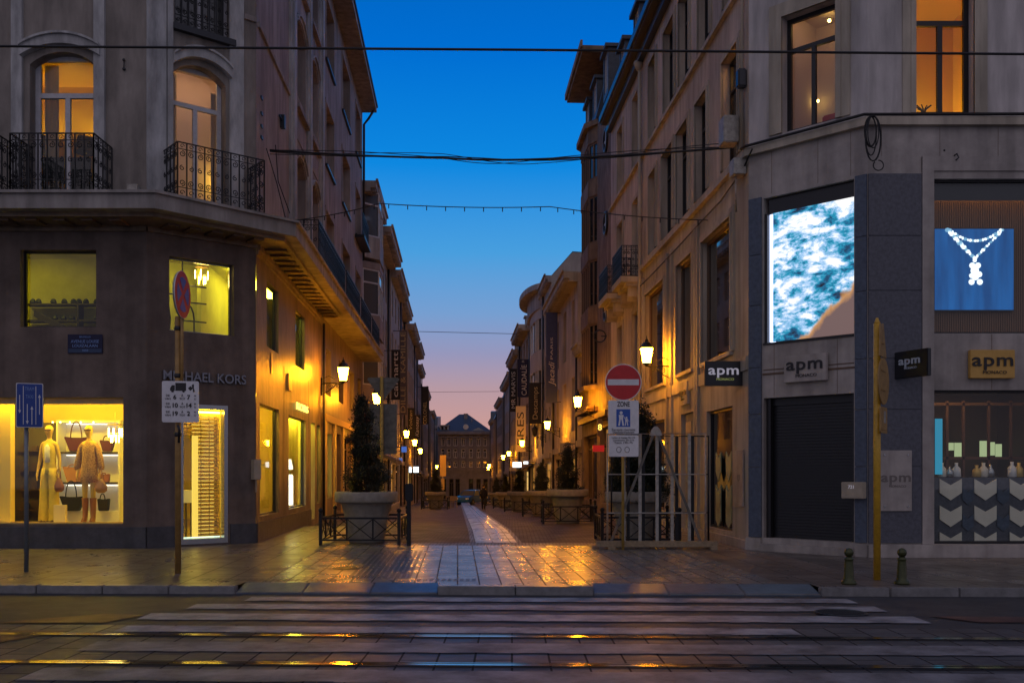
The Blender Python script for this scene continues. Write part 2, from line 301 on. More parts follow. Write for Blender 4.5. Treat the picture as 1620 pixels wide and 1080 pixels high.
class MB:
    def __init__(s): s.v = []; s.f = []; s.m = []; s.smooth = []
    def add(s, vs, fs, m=0, sm=False):
        b = len(s.v); s.v += [tuple(v) for v in vs]
        for f in fs: s.f.append([b+i for i in f]); s.m.append(m); s.smooth.append(sm)
    def box(s, fr, u0, u1, w0, w1, z0, z1, m=0):
        if u0 > u1: u0, u1 = u1, u0
        if w0 > w1: w0, w1 = w1, w0
        vs = [fr.p(u, w, z) for z in (z0, z1) for u, w in ((u0,w0),(u1,w0),(u1,w1),(u0,w1))]
        s.add(vs, [(0,3,2,1),(4,5,6,7),(0,1,5,4),(1,2,6,5),(2,3,7,6),(3,0,4,7)], m)
    def wbox(s, x0, x1, y0, y1, z0, z1, m=0): s.box(F(0,0,1,0,0,1), x0, x1, y0, y1, z0, z1, m)
    def quad(s, a, b, c, d, m=0): s.add([a,b,c,d], [(0,1,2,3)], m)
    def prism(s, fr, poly, w0, w1, m=0):                # polygon in (u,z), pushed from w0 to w1
        n = len(poly); vs = [fr.p(u, w0, z) for u, z in poly]+[fr.p(u, w1, z) for u, z in poly]
        s.add(vs, [list(range(n))[::-1], list(range(n, 2*n))]+[(i, (i+1)%n, n+(i+1)%n, n+i) for i in range(n)], m)
    def slab(s, poly, z0, z1, m=0):                     # footprint polygon in (x,y)
        n = len(poly); vs = [(x, y, z0) for x, y in poly]+[(x, y, z1) for x, y in poly]
        s.add(vs, [list(range(n))[::-1], list(range(n, 2*n))]+[(i, (i+1)%n, n+(i+1)%n, n+i) for i in range(n)], m)
    def tube(s, pts, r, n=8, m=0, cap=True):
        pts = [Vector(p) for p in pts]; rs = r if isinstance(r, (list, tuple)) else [r]*len(pts)
        rings = []; up = None
        for i, p in enumerate(pts):
            t = (pts[min(i+1, len(pts)-1)]-pts[max(i-1, 0)]).normalized()
            if up is None: up = Vector((0,0,1)) if abs(t.z) < .9 else Vector((1,0,0))
            a = t.cross(up).normalized(); b = a.cross(t).normalized(); up = b
            rings.append([p+(a*math.cos(k*2*math.pi/n)+b*math.sin(k*2*math.pi/n))*rs[i] for k in range(n)])
        vs = [q for rg in rings for q in rg]
        fs = [(i*n+k, i*n+(k+1)%n, (i+1)*n+(k+1)%n, (i+1)*n+k) for i in range(len(pts)-1) for k in range(n)]
        if cap: fs += [tuple(range(n))[::-1], tuple((len(pts)-1)*n+k for k in range(n))]
        s.add(vs, fs, m, n > 5)
    def lathe(s, c, prof, n=24, m=0, sx=1, sy=1):        # profile [(r,z)]
        vs = [(c[0]+r*sx*math.cos(k*2*math.pi/n), c[1]+r*sy*math.sin(k*2*math.pi/n), c[2]+z) for r, z in prof for k in range(n)]
        fs = [(i*n+k, i*n+(k+1)%n, (i+1)*n+(k+1)%n, (i+1)*n+k) for i in range(len(prof)-1) for k in range(n)]
        fs += [tuple(range(n))[::-1], tuple((len(prof)-1)*n+k for k in range(n))]
        s.add(vs, fs, m, n > 8)
    def loft(s, rings, n=16, m=0):                       # rings: (cx,cy,z,rx,ry[,rot])
        vs = []
        for q in rings:
            a = q[5] if len(q) > 5 else 0
            for k in range(n):
                t = k*2*math.pi/n; x = q[3]*math.cos(t); y = q[4]*math.sin(t)
                vs.append((q[0]+x*math.cos(a)-y*math.sin(a), q[1]+x*math.sin(a)+y*math.cos(a), q[2]))
        fs = [(i*n+k, i*n+(k+1)%n, (i+1)*n+(k+1)%n, (i+1)*n+k) for i in range(len(rings)-1) for k in range(n)]
        fs += [tuple(range(n))[::-1], tuple((len(rings)-1)*n+k for k in range(n))]
        s.add(vs, fs, m, True)
    def ball(s, c, r, n=10, m=0, sz=1):
        s.lathe(c, [(r*math.sin(max(.02, i*math.pi/n)) if i not in (0, n) else r*.02, -r*sz*math.cos(i*math.pi/n)) for i in range(n+1)], n=max(8, n), m=m)
    def disc(s, fr, u, z, r, w0, w1, n=32, m=0, su=1):
        s.prism(fr, [(u+r*su*math.cos(k*2*math.pi/n), z+r*math.sin(k*2*math.pi/n)) for k in range(n)], w0, w1, m)

ORG = {}
def link(name, me, parent=None):
    o = bpy.data.objects.new(name, me); COL.objects.link(o)
    if parent: o.parent = parent
    return o
def base(o):
    return ORG.get(o.name, Vector((0,0,0)))
def thing(name, label, cat, loc=(0,0,0), group=None):
    o = bpy.data.objects.new(name, None); COL.objects.link(o); o.location = loc
    o['label'] = label; o['category'] = cat
    if group: o['group'] = group
    o.empty_display_size = .2; ORG[o.name] = Vector(loc); return o
def tag(o, label=None, cat=None, group=None, kind=None):
    if label: o['label'] = label
    if cat: o['category'] = cat
    if group: o['group'] = group
    if kind: o['kind'] = kind
    return o
SPLIT = {'pilaster','window_hood','string_course','soffit_slots','moulding','granite_cladding','wall_anchor','flower_box','cornice','shelf','plinth','bay','panel_joint',
         'cladding_joint','display_screen','window_decoration','chevron_panel','glass_reflection','roof','bow_front','shopfront','dormer','gable','chimney','glow_strip','shop_canopy','base_rail','brace','clamp','rail','bracket','eave','shelf_goods','goods','side_wall','end_wall','downpipe','guide_rail','glazing_bar'}
SPLITNAME = {'soffit_slots':'soffit_slot','shelf_goods':'goods','goods':'goods'}
def pieces(mb):
    n = len(mb.v); par = list(range(n))
    def find(i):
        while par[i] != i: par[i] = par[par[i]]; i = par[i]
        return i
    for f in mb.f:
        for i in f[1:]: par[find(i)] = find(f[0])
    comp = {}
    for i in range(n): comp.setdefault(find(i), []).append(i)
    bb = {r: [min(mb.v[i][k] for i in c)-.006 for k in range(3)]+[max(mb.v[i][k] for i in c)+.006 for k in range(3)] for r, c in comp.items()}
    rs = list(comp); gp = {r: r for r in rs}
    def g(r):
        while gp[r] != r: r = gp[r]
        return r
    for a in range(len(rs)):
        A = bb[rs[a]]
        for b in range(a+1, len(rs)):
            B = bb[rs[b]]
            if all(A[k] < B[k+3] and B[k] < A[k+3] for k in range(3)) and g(rs[a]) != g(rs[b]): gp[g(rs[b])] = g(rs[a])
    out = {}
    for fi, f in enumerate(mb.f): out.setdefault(g(find(f[0])), []).append(fi)
    res = []
    for fl in out.values():
        q = MB(); mp = {}
        for fi in fl:
            for i in mb.f[fi]:
                if i not in mp: mp[i] = len(q.v); q.v.append(mb.v[i])
            q.f.append([mp[i] for i in mb.f[fi]]); q.m.append(mb.m[fi]); q.smooth.append(mb.smooth[fi])
        res.append(q)
    return res
def obj(name, mb, mats, parent=None, org=None, bevel=0, label=None):
    if parent and name in SPLIT and len(mb.v) < 6000:
        ps = pieces(mb)
        if 1 < len(ps) <= 100:
            nm = SPLITNAME.get(name, name); os_ = [obj1(nm, p, mats, parent, org, bevel, label) for p in ps]; return os_[0]
    return obj1(name, mb, mats, parent, org, bevel, label)
def obj1(name, mb, mats, parent=None, org=None, bevel=0, label=None):
    if not isinstance(mats, (list, tuple)): mats = [mats]
    o0 = base(parent) if parent else Vector(org or (0,0,0))
    me = bpy.data.meshes.new(name)
    me.from_pydata([(v[0]-o0.x, v[1]-o0.y, v[2]-o0.z) for v in mb.v], [], mb.f)
    for m in mats: me.materials.append(M[m] if isinstance(m, str) else m)
    me.polygons.foreach_set('material_index', mb.m)
    me.polygons.foreach_set('use_smooth', mb.smooth)
    bm = bmesh.new(); bm.from_mesh(me); bmesh.ops.recalc_face_normals(bm, faces=bm.faces)
    if bevel:
        bmesh.ops.remove_doubles(bm, verts=bm.verts, dist=.0001)
        es = [e for e in bm.edges if len(e.link_faces) == 2 and e.calc_face_angle(0) > .6]
        bmesh.ops.bevel(bm, geom=es, offset=bevel, segments=2, affect='EDGES', clamp_overlap=True)
    bm.to_mesh(me); bm.free()
    o = link(name, me, parent); ORG[o.name] = o0
    if not parent: o.location = o0
    if label: o['label'] = label
    return o
def one(name, mb, mats, label, cat, org, group=None, bevel=0):
    return tag(obj(name, mb, mats, None, org, bevel), label, cat, group)
def struct(name, mb, mats): return tag(obj(name, mb, mats), kind='structure')
def kids(o): return [c for c in list(bpy.data.objects) if c.parent == o]
def copy_tree(o, parent=None):
    c = o.copy(); COL.objects.link(c)
    if parent: c.parent = parent
    for ch in kids(o): copy_tree(ch, c)
    return c

_tc = {}
def text_mesh(txt, size, ext, offset=0, shear=0, spacing=1):
    key = (txt, size, ext, offset, shear, spacing)
    if key in _tc: return _tc[key]
    c = bpy.data.curves.new('t', 'FONT'); c.body = txt; c.size = size; c.extrude = ext; c.offset = offset; c.shear = shear
    c.space_character = spacing; c.align_x = 'CENTER'; c.align_y = 'CENTER'; c.resolution_u = 4
    o = bpy.data.objects.new('t', c); COL.objects.link(o)
    bpy.context.view_layer.update()
    me = bpy.data.meshes.new_from_object(o.evaluated_get(bpy.context.evaluated_depsgraph_get()))
    vs = [tuple(v.co) for v in me.vertices]; fs = [tuple(p.vertices) for p in me.polygons]
    bpy.data.objects.remove(o); bpy.data.curves.remove(c); bpy.data.meshes.remove(me)
    _tc[key] = (vs, fs); return vs, fs
def text(mb, fr, txt, u, z, w, size, m=0, flip=1, ext=.004, rot=0, sx=1, offset=0, shear=0, spacing=1, fit=None):
    vs, fs = text_mesh(txt, size, ext, offset, shear, spacing)
    if fit:
        wd = max(v[0] for v in vs)-min(v[0] for v in vs); sx = fit/wd
    ca, sa = math.cos(rot), math.sin(rot); q = []
    for x, y, zz in vs:
        x *= sx; a = x*ca-y*sa; b = x*sa+y*ca
        q.append(fr.p(u+flip*a, w+zz, z+b))
    mb.add(q, fs, m)

# wall sheet with openings (u0,u1,z0,z1[,arch]); reveals run back by depth
def wall(parent, fr, u0, u1, z0, z1, ops=(), depth=.2, mt='stucco', name='wall', extra=None, label=None):
    mb = MB(); ops = [o for o in ops]
    us = sorted({u0, u1, *[o[0] for o in ops], *[o[1] for o in ops]}); zs = sorted({z0, z1, *[o[2] for o in ops], *[o[3] for o in ops]})
    us = [u for u in us if u0 <= u <= u1]; zs = [z for z in zs if z0 <= z <= z1]
    for a, b in zip(us, us[1:]):
        if b-a < 1e-4: continue
        for c, d in zip(zs, zs[1:]):
            if d-c < 1e-4: continue
            um, zm = (a+b)/2, (c+d)/2
            if any(o[0] < um < o[1] and o[2] < zm < o[3] for o in ops): continue
            mb.quad(fr.p(a,0,c), fr.p(b,0,c), fr.p(b,0,d), fr.p(a,0,d))
    for o in ops:
        a, b, c, d = o[:4]; e = -depth
        mb.quad(fr.p(a,0,c), fr.p(a,0,d), fr.p(a,e,d), fr.p(a,e,c)); mb.quad(fr.p(b,0,c), fr.p(b,e,c), fr.p(b,e,d), fr.p(b,0,d))
        mb.quad(fr.p(a,0,c), fr.p(a,e,c), fr.p(b,e,c), fr.p(b,0,c)); mb.quad(fr.p(a,0,d), fr.p(b,0,d), fr.p(b,e,d), fr.p(a,e,d))
        if len(o) > 4 and o[4]:
            k = o[4]; n = 10; um = (a+b)/2; h = (b-a)/2; rr = (h*h+k*k)/(2*k)
            arc = [(um+h*math.cos(t), d-k+ (math.sqrt(max(0, rr*rr-(h*math.cos(t))**2))-(rr-k))) for t in [math.pi*i/(2*n) for i in range(n+1)]]
            for sgn in (1, -1):
                poly = [(um+sgn*(u-um), z) for u, z in arc]+[(um+sgn*h, d-.001)]
                # arc runs from the corner (springing) to the crown
                poly = [(um+sgn*(u-um), z) for u, z in arc]
                for (ua, za), (ub, zb) in zip(poly, poly[1:]):
                    mb.quad(fr.p(ua,-.003,za), fr.p(ub,-.003,zb), fr.p(ub,-.003,d), fr.p(ua,-.003,d))
                    mb.quad(fr.p(ua,-.003,za), fr.p(ub,-.003,zb), fr.p(ub,e,zb), fr.p(ua,e,za))
    if extra: extra(mb)
    o_ = obj(name, mb, mt if isinstance(mt, list) else [mt], parent)
    if label: o_['label'] = label
    return o_

def window(parent, fr, u0, u1, z0, z1, depth=.2, cols=2, trans=.75, fm='frame_white', pm='pane', fw=.07, sill=None, name='window', arch=0, cur=False, tw=None):
    mb = MB(); w0, w1 = -depth-.05, -depth+.02; tw = tw or fw
    mb.box(fr, u0, u0+fw, w0, w1, z0, z1); mb.box(fr, u1-fw, u1, w0, w1, z0, z1)
    mb.box(fr, u0+fw, u1-fw, w0, w1, z0, z0+fw); mb.box(fr, u0+fw, u1-fw, w0, w1, z1-fw, z1)
    zt = z0+(z1-z0)*trans if trans else z1-fw
    if trans: mb.box(fr, u0+fw, u1-fw, w0, w1+.004, zt-tw/2, zt+tw/2)
    for k in range(1, cols):
        c = u0+(u1-u0)*k/cols
        mb.box(fr, c-tw/2, c+tw/2, w0, w1, z0+fw, zt-tw/2 if trans else z1-fw)
    o = obj(name, mb, fm, parent)
    g = MB(); g.quad(fr.p(u0+.01,-depth-.02,z0+.01), fr.p(u1-.01,-depth-.02,z0+.01), fr.p(u1-.01,-depth-.02,z1-.01), fr.p(u0+.01,-depth-.02,z1-.01))
    obj('pane', g, pm, o)
    if sill:
        s_ = MB(); s_.box(fr, u0-.07, u1+.07, -depth+.03, .09, z0-.09, z0-.002); obj('sill', s_, sill, o)
    return o
def surround(mb, fr, u0, u1, z0, z1, t=.13, pr=.045, m=0, bottom=False):
    mb.box(fr, u0-t, u0-.002, .0, pr, z0, z1+t, m); mb.box(fr, u1+.002, u1+t, .0, pr, z0, z1+t, m); mb.box(fr, u0-.002, u1+.002, 0, pr-.002, z1+.002, z1+t, m)
    if bottom: mb.box(fr, u0-t, u1+t, 0, pr+.03, z0-t, z0-.002, m)
def room(parent, fr, u0, u1, z0, z1, w0, w1, wm='interior', name='interior', fm=None):
    mb = MB()                                            # open towards +w, w1 back
    P = fr.p
    mb.quad(P(u0,w1,z0), P(u1,w1,z0), P(u1,w1,z1), P(u0,w1,z1))
    mb.quad(P(u0,w0,z0), P(u0,w1,z0), P(u0,w1,z1), P(u0,w0,z1)); mb.quad(P(u1,w0,z0), P(u1,w1,z0), P(u1,w1,z1), P(u1,w0,z1))
    mb.quad(P(u0,w0,z0), P(u1,w0,z0), P(u1,w1,z0), P(u0,w1,z0), 1); mb.quad(P(u0,w0,z1), P(u1,w0,z1), P(u1,w1,z1), P(u0,w1,z1))
    return obj(name, mb, [wm, fm or wm], parent)

def spiral(fr, u, z, w, r, turns=1.3, a0=0, sgn=1, n=12):
    return [fr.p(u+sgn*r*(1-i/n*.75)*math.cos(a0+i/n*turns*2*math.pi), w, z+r*(1-i/n*.75)*math.sin(a0+i/n*turns*2*math.pi)) for i in range(n+1)]
def railing_panel(mb, fr, u0, u1, w, z0, z1, step=.14, scroll=True, r=.013):
    for z in (z0, z1): mb.box(fr, u0, u1, w-.014, w+.014, z-.012, z+.012)
    mb.box(fr, u0, u1, w-.009, w+.009, z1-.15, z1-.135); mb.box(fr, u0, u1, w-.009, w+.009, z0+.22, z0+.235)
    n = max(1, round((u1-u0)/step))
    for i in range(n+1):
        u = u0+(u1-u0)*i/n
        mb.box(fr, u-r, u+r, w-r, w+r, z0, z1)
        if scroll and i < n:
            c = u+(u1-u0)/n/2; rr = (u1-u0)/n*.36
            mb.tube(spiral(fr, c, z1-.24, w, rr, 1.4, R(90), 1 if i%2 else -1), .0105, 4)
            mb.tube(spiral(fr, c, z0+.33, w, rr, 1.4, R(-90), -1 if i%2 else 1), .0105, 4)
            mb.tube(spiral(fr, c, (z0+z1)/2+.05, w, rr*.8, 1.2, R(90), -1 if i%2 else 1), .0105, 4)
            mb.tube(spiral(fr, c, z0+.12, w, rr*.8, 1.0, 0, 1), .010, 4)
            mb.tube(spiral(fr, c, z1-.075, w, .05, 1.0, 0, 1), .008, 4)
# ------------------------------------------------------------------ ground, road, tracks, pavements
def ky(x): return 14.2-.03*x
g = MB()
ys = [-60, 28, 165, 400, 3000]
for a, b in zip(ys, ys[1:]): g.quad((-1500,a,gz(a)-.16), (1500,a,gz(a)-.16), (1500,b,gz(b)-.16), (-1500,b,gz(b)-.16))
struct('ground', g, 'asphalt')
g = MB(); g.quad((-150,-30,-.12), (150,-30,-.12), (150,ky(150)+.02,-.12), (-150,ky(-150)+.02,-.12)); struct('road', g, 'asphalt')
def strip(name, mt, x0, x1, y0, y1, z, s=-.03, sub=0):
    g = MB(); g.quad((x0,y0+s*x0,z), (x1,y0+s*x1,z), (x1,y1+s*x1,z), (x0,y1+s*x0,z)); return struct(name, g, mt)
strip('track_bed', 'trackbed', -60, 60, 4.2, 11.3, -.114)
g = MB()
for c in (9.05, 10.6, 6.2, 4.7):
    for a, b, m, z in ((-.075,-.012,0,-.100), (-.012,.028,1,-.1085), (.028,.055,0,-.101), (-.13,-.075,1,-.1095), (.055,.11,1,-.1095)):
        g.quad(*[(x, c+d-.03*x, z) for x, d in ((-60,a),(60,a),(60,b),(-60,b))], m)
struct('tram_rails', g, ['rail','groove'])
g = MB()
for i, (y0, y1, xl, xr, z) in enumerate([(13.42,13.86,-3.75,4.75,-.108),(12.62,13.08,-4.3,4.85,-.108),(11.68,12.2,-4.6,5.0,-.108),(10.78,11.2,-4.5,3.2,-.105),(9.62,10.15,-4.4,7.5,-.105),(8.25,8.75,-4.3,8,-.105)]):
    n = 40                                        # worn edges: each bar is a strip of short quads
    for k in range(n):
        xa = xl+(xr-xl)*k/n; xb = xl+(xr-xl)*(k+1)/n; j = random.uniform(-.02,.02); j2 = random.uniform(-.02,.02)
        g.quad((xa,y0+j-.03*xa,z), (xb,y0+j-.03*xb,z), (xb-.0,y1+j2-.03*xb,z), (xa-.0,y1+j2-.03*xa,z), 1 if i > 3 else 0)
struct('crosswalk_markings', g, ['zebra','zebra_worn'])
g = MB()
g.quad((-6.2,11.55,-.109), (-4.9,11.55,-.109), (-4.6,12.2,-.109), (-5.2,12.3,-.109))
g.quad((-7.2,9.3,-.105), (-5.9,9.3,-.105), (-5.0,11.0,-.105), (-6.0,11.0,-.105))
g.quad((5.6,11.6,-.109), (8.6,11.5,-.109), (8.6,11.9,-.109), (5.2,12.1,-.109))
struct('red_lane_markings', g, 'redpaint')
# manhole covers and a patch in the road
LATER = True
# pavement: three fields of flagstones
def field(name, mt, pts, z=0):
    g = MB(); g.add([(x, y, z) for x, y in pts], [tuple(range(len(pts)))]); return struct(name, g, mt)
def sx_(a, y): return a-.0562*y
field('pavement', 'flags_left', [(-60, ky(-60)+.18), (-4.1, ky(-4.1)+.18), (-4.1, ky(-4.1)+.52), (sx_(-3.0,14.9), ky(-3.8)+.52), (sx_(-3.0,30), 30), (-60, 30)])
field('pavement_mouth', 'flags', [(sx_(-3.0,14.9), ky(-3.8)+.52), (-1.1, ky(-1.1)+.52), (-1.1, ky(-1.1)+.22), (1.2, ky(1.2)+.22), (1.2, ky(1.2)+.52), (sx_(4.9,14.7), ky(4)+.52), (sx_(4.9,22.2), 22.2), (sx_(-3.0,22.2), 22.2)])
field('pavement_right', 'flags_left', [(sx_(4.9,14.7), ky(4)+.52), (4.5, ky(4.5)+.52), (4.5, ky(4.5)+.18), (60, ky(60)+.18), (60, 30), (sx_(4.9,30), 30), (sx_(4.9,22.2), 22.2)])
g = MB()
def kerb(x0, x1, wd, m, ztop0=0, step=1.0):
    n = max(1, round((x1-x0)/step))
    for i in range(n):
        a = x0+(x1-x0)*i/n+.006; b = x0+(x1-x0)*(i+1)/n-.006
        g.add([(a,ky(a),-.13),(b,ky(b),-.13),(b,ky(b)+wd,-.13),(a,ky(a)+wd,-.13),(a,ky(a),ztop0),(b,ky(b),ztop0),(b,ky(b)+wd,.003),(a,ky(a)+wd,.003)],
              [(0,3,2,1),(4,5,6,7),(0,1,5,4),(1,2,6,5),(2,3,7,6),(3,0,4,7)], m)
kerb(-60, -4.1, .18, 0); kerb(-4.1, -1.1, .52, 1, -.085, 1.0); kerb(-1.1, 1.2, .22, 0, .012, 1.15); kerb(1.2, 4.5, .52, 1, -.085, 1.1); kerb(4.5, 60, .18, 0, .01)
o = obj('kerb', g, ['kerb','kerb_blue'], bevel=.012); tag(o, kind='structure')
# ribbed tactile paving, laid 4 mm proud
g = MB()
a0 = pt(505, 914, 1); 
for i in range(11):
    x = -2.62+i*.095
    g.add([(x,15.35,.004),(x+.06,15.35,.004),(sx_(x+.06+.86,20.6),20.6,.004),(sx_(x+.86,20.6),20.6,.004)], [(0,1,2,3)])
for i in range(46):
    x = -4.9+i*.095
    if -2.7 < x < -1.5: continue
    g.add([(x,14.98,.004),(x+.06,14.98,.004),(x+.055,15.3,.004),(x-.005,15.3,.004)], [(0,1,2,3)])
struct('tactile_paving', g, 'tactile')
# the side street: setts either side of a pale channel, falling away from y = 28
def lane(name, mt, a0, a1, y0, y1, dz=0):
    g = MB(); ys = [y0]+[y for y in (28,) if y0 < y < y1]+[y1]
    for p, q in zip(ys, ys[1:]): g.quad((a0-.0562*p,p,gz(p)+dz), (a1-.0562*p,p,gz(p)+dz), (a1-.0562*q,q,gz(q)+dz), (a0-.0562*q,q,gz(q)+dz))
    return struct(name, g, mt)
lane('street_setts', 'setts', -3.0, .413, 23.0, 160, .001)
lane('street_setts_right', 'setts', 1.418, 4.9, 23.0, 160, .001)
lane('street_footway', 'setts', -6, -3.0, 30, 160, .0005); lane('street_footway_right', 'setts', 4.9, 7.5, 30, 160, .0005)
lane('cobble_band', 'cobble', -3.0, 4.9, 22.2, 23.0, -.002)
lane('street_channel', 'channel', .413, 1.418, 23.0, 160, .004)
g = MB()
for a, b in ((.30,.405),(1.426,1.53)):
    for p, q in ((23,28),(28,160)): g.quad((a-.0562*p,p,gz(p)+.005), (b-.0562*p,p,gz(p)+.005), (b-.0562*q,q,gz(q)+.005), (a-.0562*q,q,gz(q)+.005))
struct('channel_edge', g, 'cobble')
lane('drain_strip', 'drain', 1.06, 1.115, 23.2, 120, .008) if 'drain' in M else None

# ------------------------------------------------------------------ left corner building
LF = F(0, 21.35, 1, 0, 0, -1)
_d = (1.98, 1.65); _l = math.hypot(*_d)
LC = F(-8.07, 21.35, _d[0]/_l, _d[1]/_l, _d[1], -_d[0])
LS = F(-4.797, 0, -.0562, 1, 1, .0562)
B1 = thing('corner_building', 'grey rendered corner building on the left with lit shop, wrought iron balconies and deep canopy', 'building', (-8, 23, 0))
uD0, uD1 = LC.u(285), LC.u(360); uW0, uW1 = LC.u(268), LC.u(370)
fU0, fU1 = LF.u(32), LF.u(152)
gwin = (-14.5, LF.u(195), .54, 3.33)
wall(B1, LF, -30, -8.07, -.1, 7.18, [gwin, (fU0, fU1, 4.88, 6.58)], .22, 'render_dark')
wall(B1, LC, 0, _l, -.1, 7.18, [(uD0, uD1, .04, 3.22), (uW0, uW1, 4.86, 6.52)], .24, 'render_dark')
lsg = [(23.45, 25.95, .6, 3.35), (27.45, 30.55, .62, 3.3), (31.6, 32.5, .1, 3.3), (33.0, 33.8, .6, 3.3)]
lsu = [(24.3, 25.9, 4.84, 6.5), (28.6, 30.3, 4.84, 6.5)]
wall(B1, LS, 23.03, 34.05, -.1, 7.18, lsg+lsu, .14, 'clad_side')
# thin joints in the cladding
g = MB()
for u in (26.7, 31.1): g.box(LS, u-.006, u+.006, -.01, .004, .5, 4.6)
obj('cladding_joint', g, 'joint', B1)
g = MB(); pz = .47
g.box(LF, -30, -8.07, .0, .04, -.1, pz); g.box(LC, 0.0, uD0-.06, 0, .04, -.1, pz-.002); g.box(LC, uD1+.06, _l, 0, .04, -.1, pz-.002)
g.box(LS, 23.03, 31.5, 0, .04, -.1, pz-.004)
obj('plinth', g, 'plinth', B1, bevel=.006)
# upper walls
fW0, fW1 = LF.u(47), LF.u(150); cW0, cW1 = LC.u(273), LC.u(357)
wall(B1, LF, -30, -8.07, 7.5, 20, [(fW0, fW1, 7.6, 10.95, .28)], .28, 'stucco')
wall(B1, LC, 0, _l, 7.5, 20, [(cW0, cW1, 7.6, 10.95, .3), (LC.u(276), LC.u(366), 11.75, 14.6)], .28, 'stucco')
rowA = [(u0, u1, z0, z1, .35) for u0, u1 in ((28.6,30.5),(31.5,33.2)) for z0, z1 in ((7.8,11.2),(12.95,15.3),(16.7,19.2))]
rowB = [(u0, u1, z0, z1) for u0, u1 in ((35.1,37.4),(40.1,42.9),(45.4,47.6)) for z0, z1 in ((8.1,11.2),(12.85,15.1),(16.7,19.0))]
wall(B1, LS, 23.03, 34.3, 7.5, 20, rowA, .3, 'stucco_pink')
wall(B1, LS, 34.3, 48.7, 7.5, 20, rowB, .3, 'stucco_pink')
for q in rowA: window(B1, LS, q[0], q[1], q[2], q[3], .3, 2, .7, 'frame_white', 'pane', .07)
for q in rowB: window(B1, LS, q[0], q[1], q[2], q[3], .3, 2, .72, 'frame_white', 'pane', .08, sill='gutter')
# end walls and core so that the block is closed
g = MB(); g.quad(LS.p(48.7,0,-1.5), LS.p(48.7,-12,-1.5), LS.p(48.7,-12,20), LS.p(48.7,0,20)); g.quad((-30,21.35,-1), (-30,48,-1), (-30,48,20), (-30,21.35,20))
obj('end_wall', g, 'stucco_pink', B1)
# pilasters, hoods and string courses
g = MB()
for a, b in ((20, 37), (150, 167)): g.box(LF, LF.u(a), LF.u(b), 0, .08, 7.56, 20)
g.box(LC, 0.0, .42, 0, .07, 7.56, 20); g.box(LC, cW1+.08, cW1+.42, 0, .07, 7.56, 20)
g.box(LC, .44, cW0-.02, .0, .1, 7.56, 20)
for a, b in ((27.5,28.35),(30.65,31.35),(33.4,34.2)):
    g.box(LS, a, b, 0, .07, 7.56, 19.6); g.box(LS, a+.2, b-.2, .07, .13, 7.56, 19.6)
obj('pilaster', g, 'trim', B1)
g = MB()
def hood(fr, u0, u1, zs, k, t=.2, pr=.16):
    n = 14; um = (u0+u1)/2; h = (u1-u0)/2; rr = (h*h+k*k)/(2*k)
    lo = [(um+h*(-1+2*i/n), zs+math.sqrt(rr*rr-(h*(-1+2*i/n))**2)-(rr-k)) for i in range(n+1)]
    for (a, za), (b, zb) in zip(lo, lo[1:]): g.prism(fr, [(a,za),(b,zb),(b,zb+t),(a,za+t)], 0, pr)
    for (a, za), (b, zb) in zip(lo, lo[1:]): g.prism(fr, [(a,za+t),(b,zb+t),(b,zb+t+.05),(a,za+t+.05)], 0, pr+.06)
hood(LF, fW0-.16, fW1+.16, 10.82, .26); hood(LC, cW0-.02, cW1+.1, 10.82, .28)
for q in rowA: hood(LS, q[0]-.02, q[1]+.02, q[3]-.32, .35, .1, .05)
obj('window_hood', g, 'trim', B1)
g = MB()
g.box(LS, 23.2, 27.45, 0, .06, 12.35, 12.47); g.box(LC, cW1+.44, _l, 0, .05, 12.35, 12.47)
for q in rowA:
    if q[2] > 12: g.box(LS, q[0]-.1, q[1]+.1, 0, .14, q[2]-.5, q[2]-.38); g.box(LS, q[0]+.1, q[1]-.1, 0, .03, q[2]-1.35, q[2]-.7)
for q in rowB: surround(g, LS, q[0], q[1], q[2], q[3], .12, .03)
obj('string_course', g, 'stucco_pink', B1)
# canopy
def lsx(Y, w=0): return -4.797-.0562*Y+w
can = [(-30,20.2), (-7.46,20.2), (-5.06,22.65), (lsx(48.7,1.03),48.7), (lsx(48.7,-.3),48.7), (lsx(23.2,-.3),23.2), (-8.2,21.7), (-30,21.7)]
g = MB(); g.slab(can, 7.19, 7.5); 
can2 = [(-30,20.13), (-7.43,20.13), (-4.98,22.62), (lsx(48.72,1.1),48.72), (lsx(48.72,.6),48.72), (lsx(23.2,.5),23.2), (-8.2,20.9), (-30,20.9)]
g.slab(can2, 7.5, 7.56)
obj('canopy', g, 'fascia', B1)
g = MB()
g.slab([(-30,21.36), (-30,20.5), (-7.6,20.5), (-5.35,22.75), (lsx(34,.72),34), (lsx(34,-.05),34), (-6.14,23.1), (-8.1,21.4)], 7.10, 7.187)
obj('soffit', g, 'clad_side', B1)
g = MB()
for i in range(17):
    u = 23.5+i*.63; g.box(LS, u, u+.3, .12, .52, 7.05, 7.098); g.box(LS, u+.05, u+.25, .52, .62, 7.07, 7.098)
for i in range(5): u = .25+i*.5; g.box(LC, u, u+.24, .15, .62, 7.05, 7.098)
for i in range(24): u = -8.6-i*.6; g.box(LF, u, u+.24, .2, .7, 7.05, 7.098)
obj('soffit_slots', g, 'frame_brown', B1)
g = MB()
g.box(LF, -30, -8.05, .0, .09, 6.98, 7.098); g.box(LC, .0, _l, 0, .09, 6.98, 7.097); g.box(LS, 23.03, 34, .0, .1, 6.96, 7.096); g.box(LS, 23.03, 34, .0, .05, 6.86, 6.96)
obj('cove', g, 'clad_side', B1)
g = MB(); g.slab([(lsx(23.0,-12),19.99), (-7.5,20.65), (-5.3,22.8), (lsx(48.75,.72),48.75), (lsx(48.75,-12),48.75)], 19.75, 20.0)
obj('eave', g, 'fascia', B1)
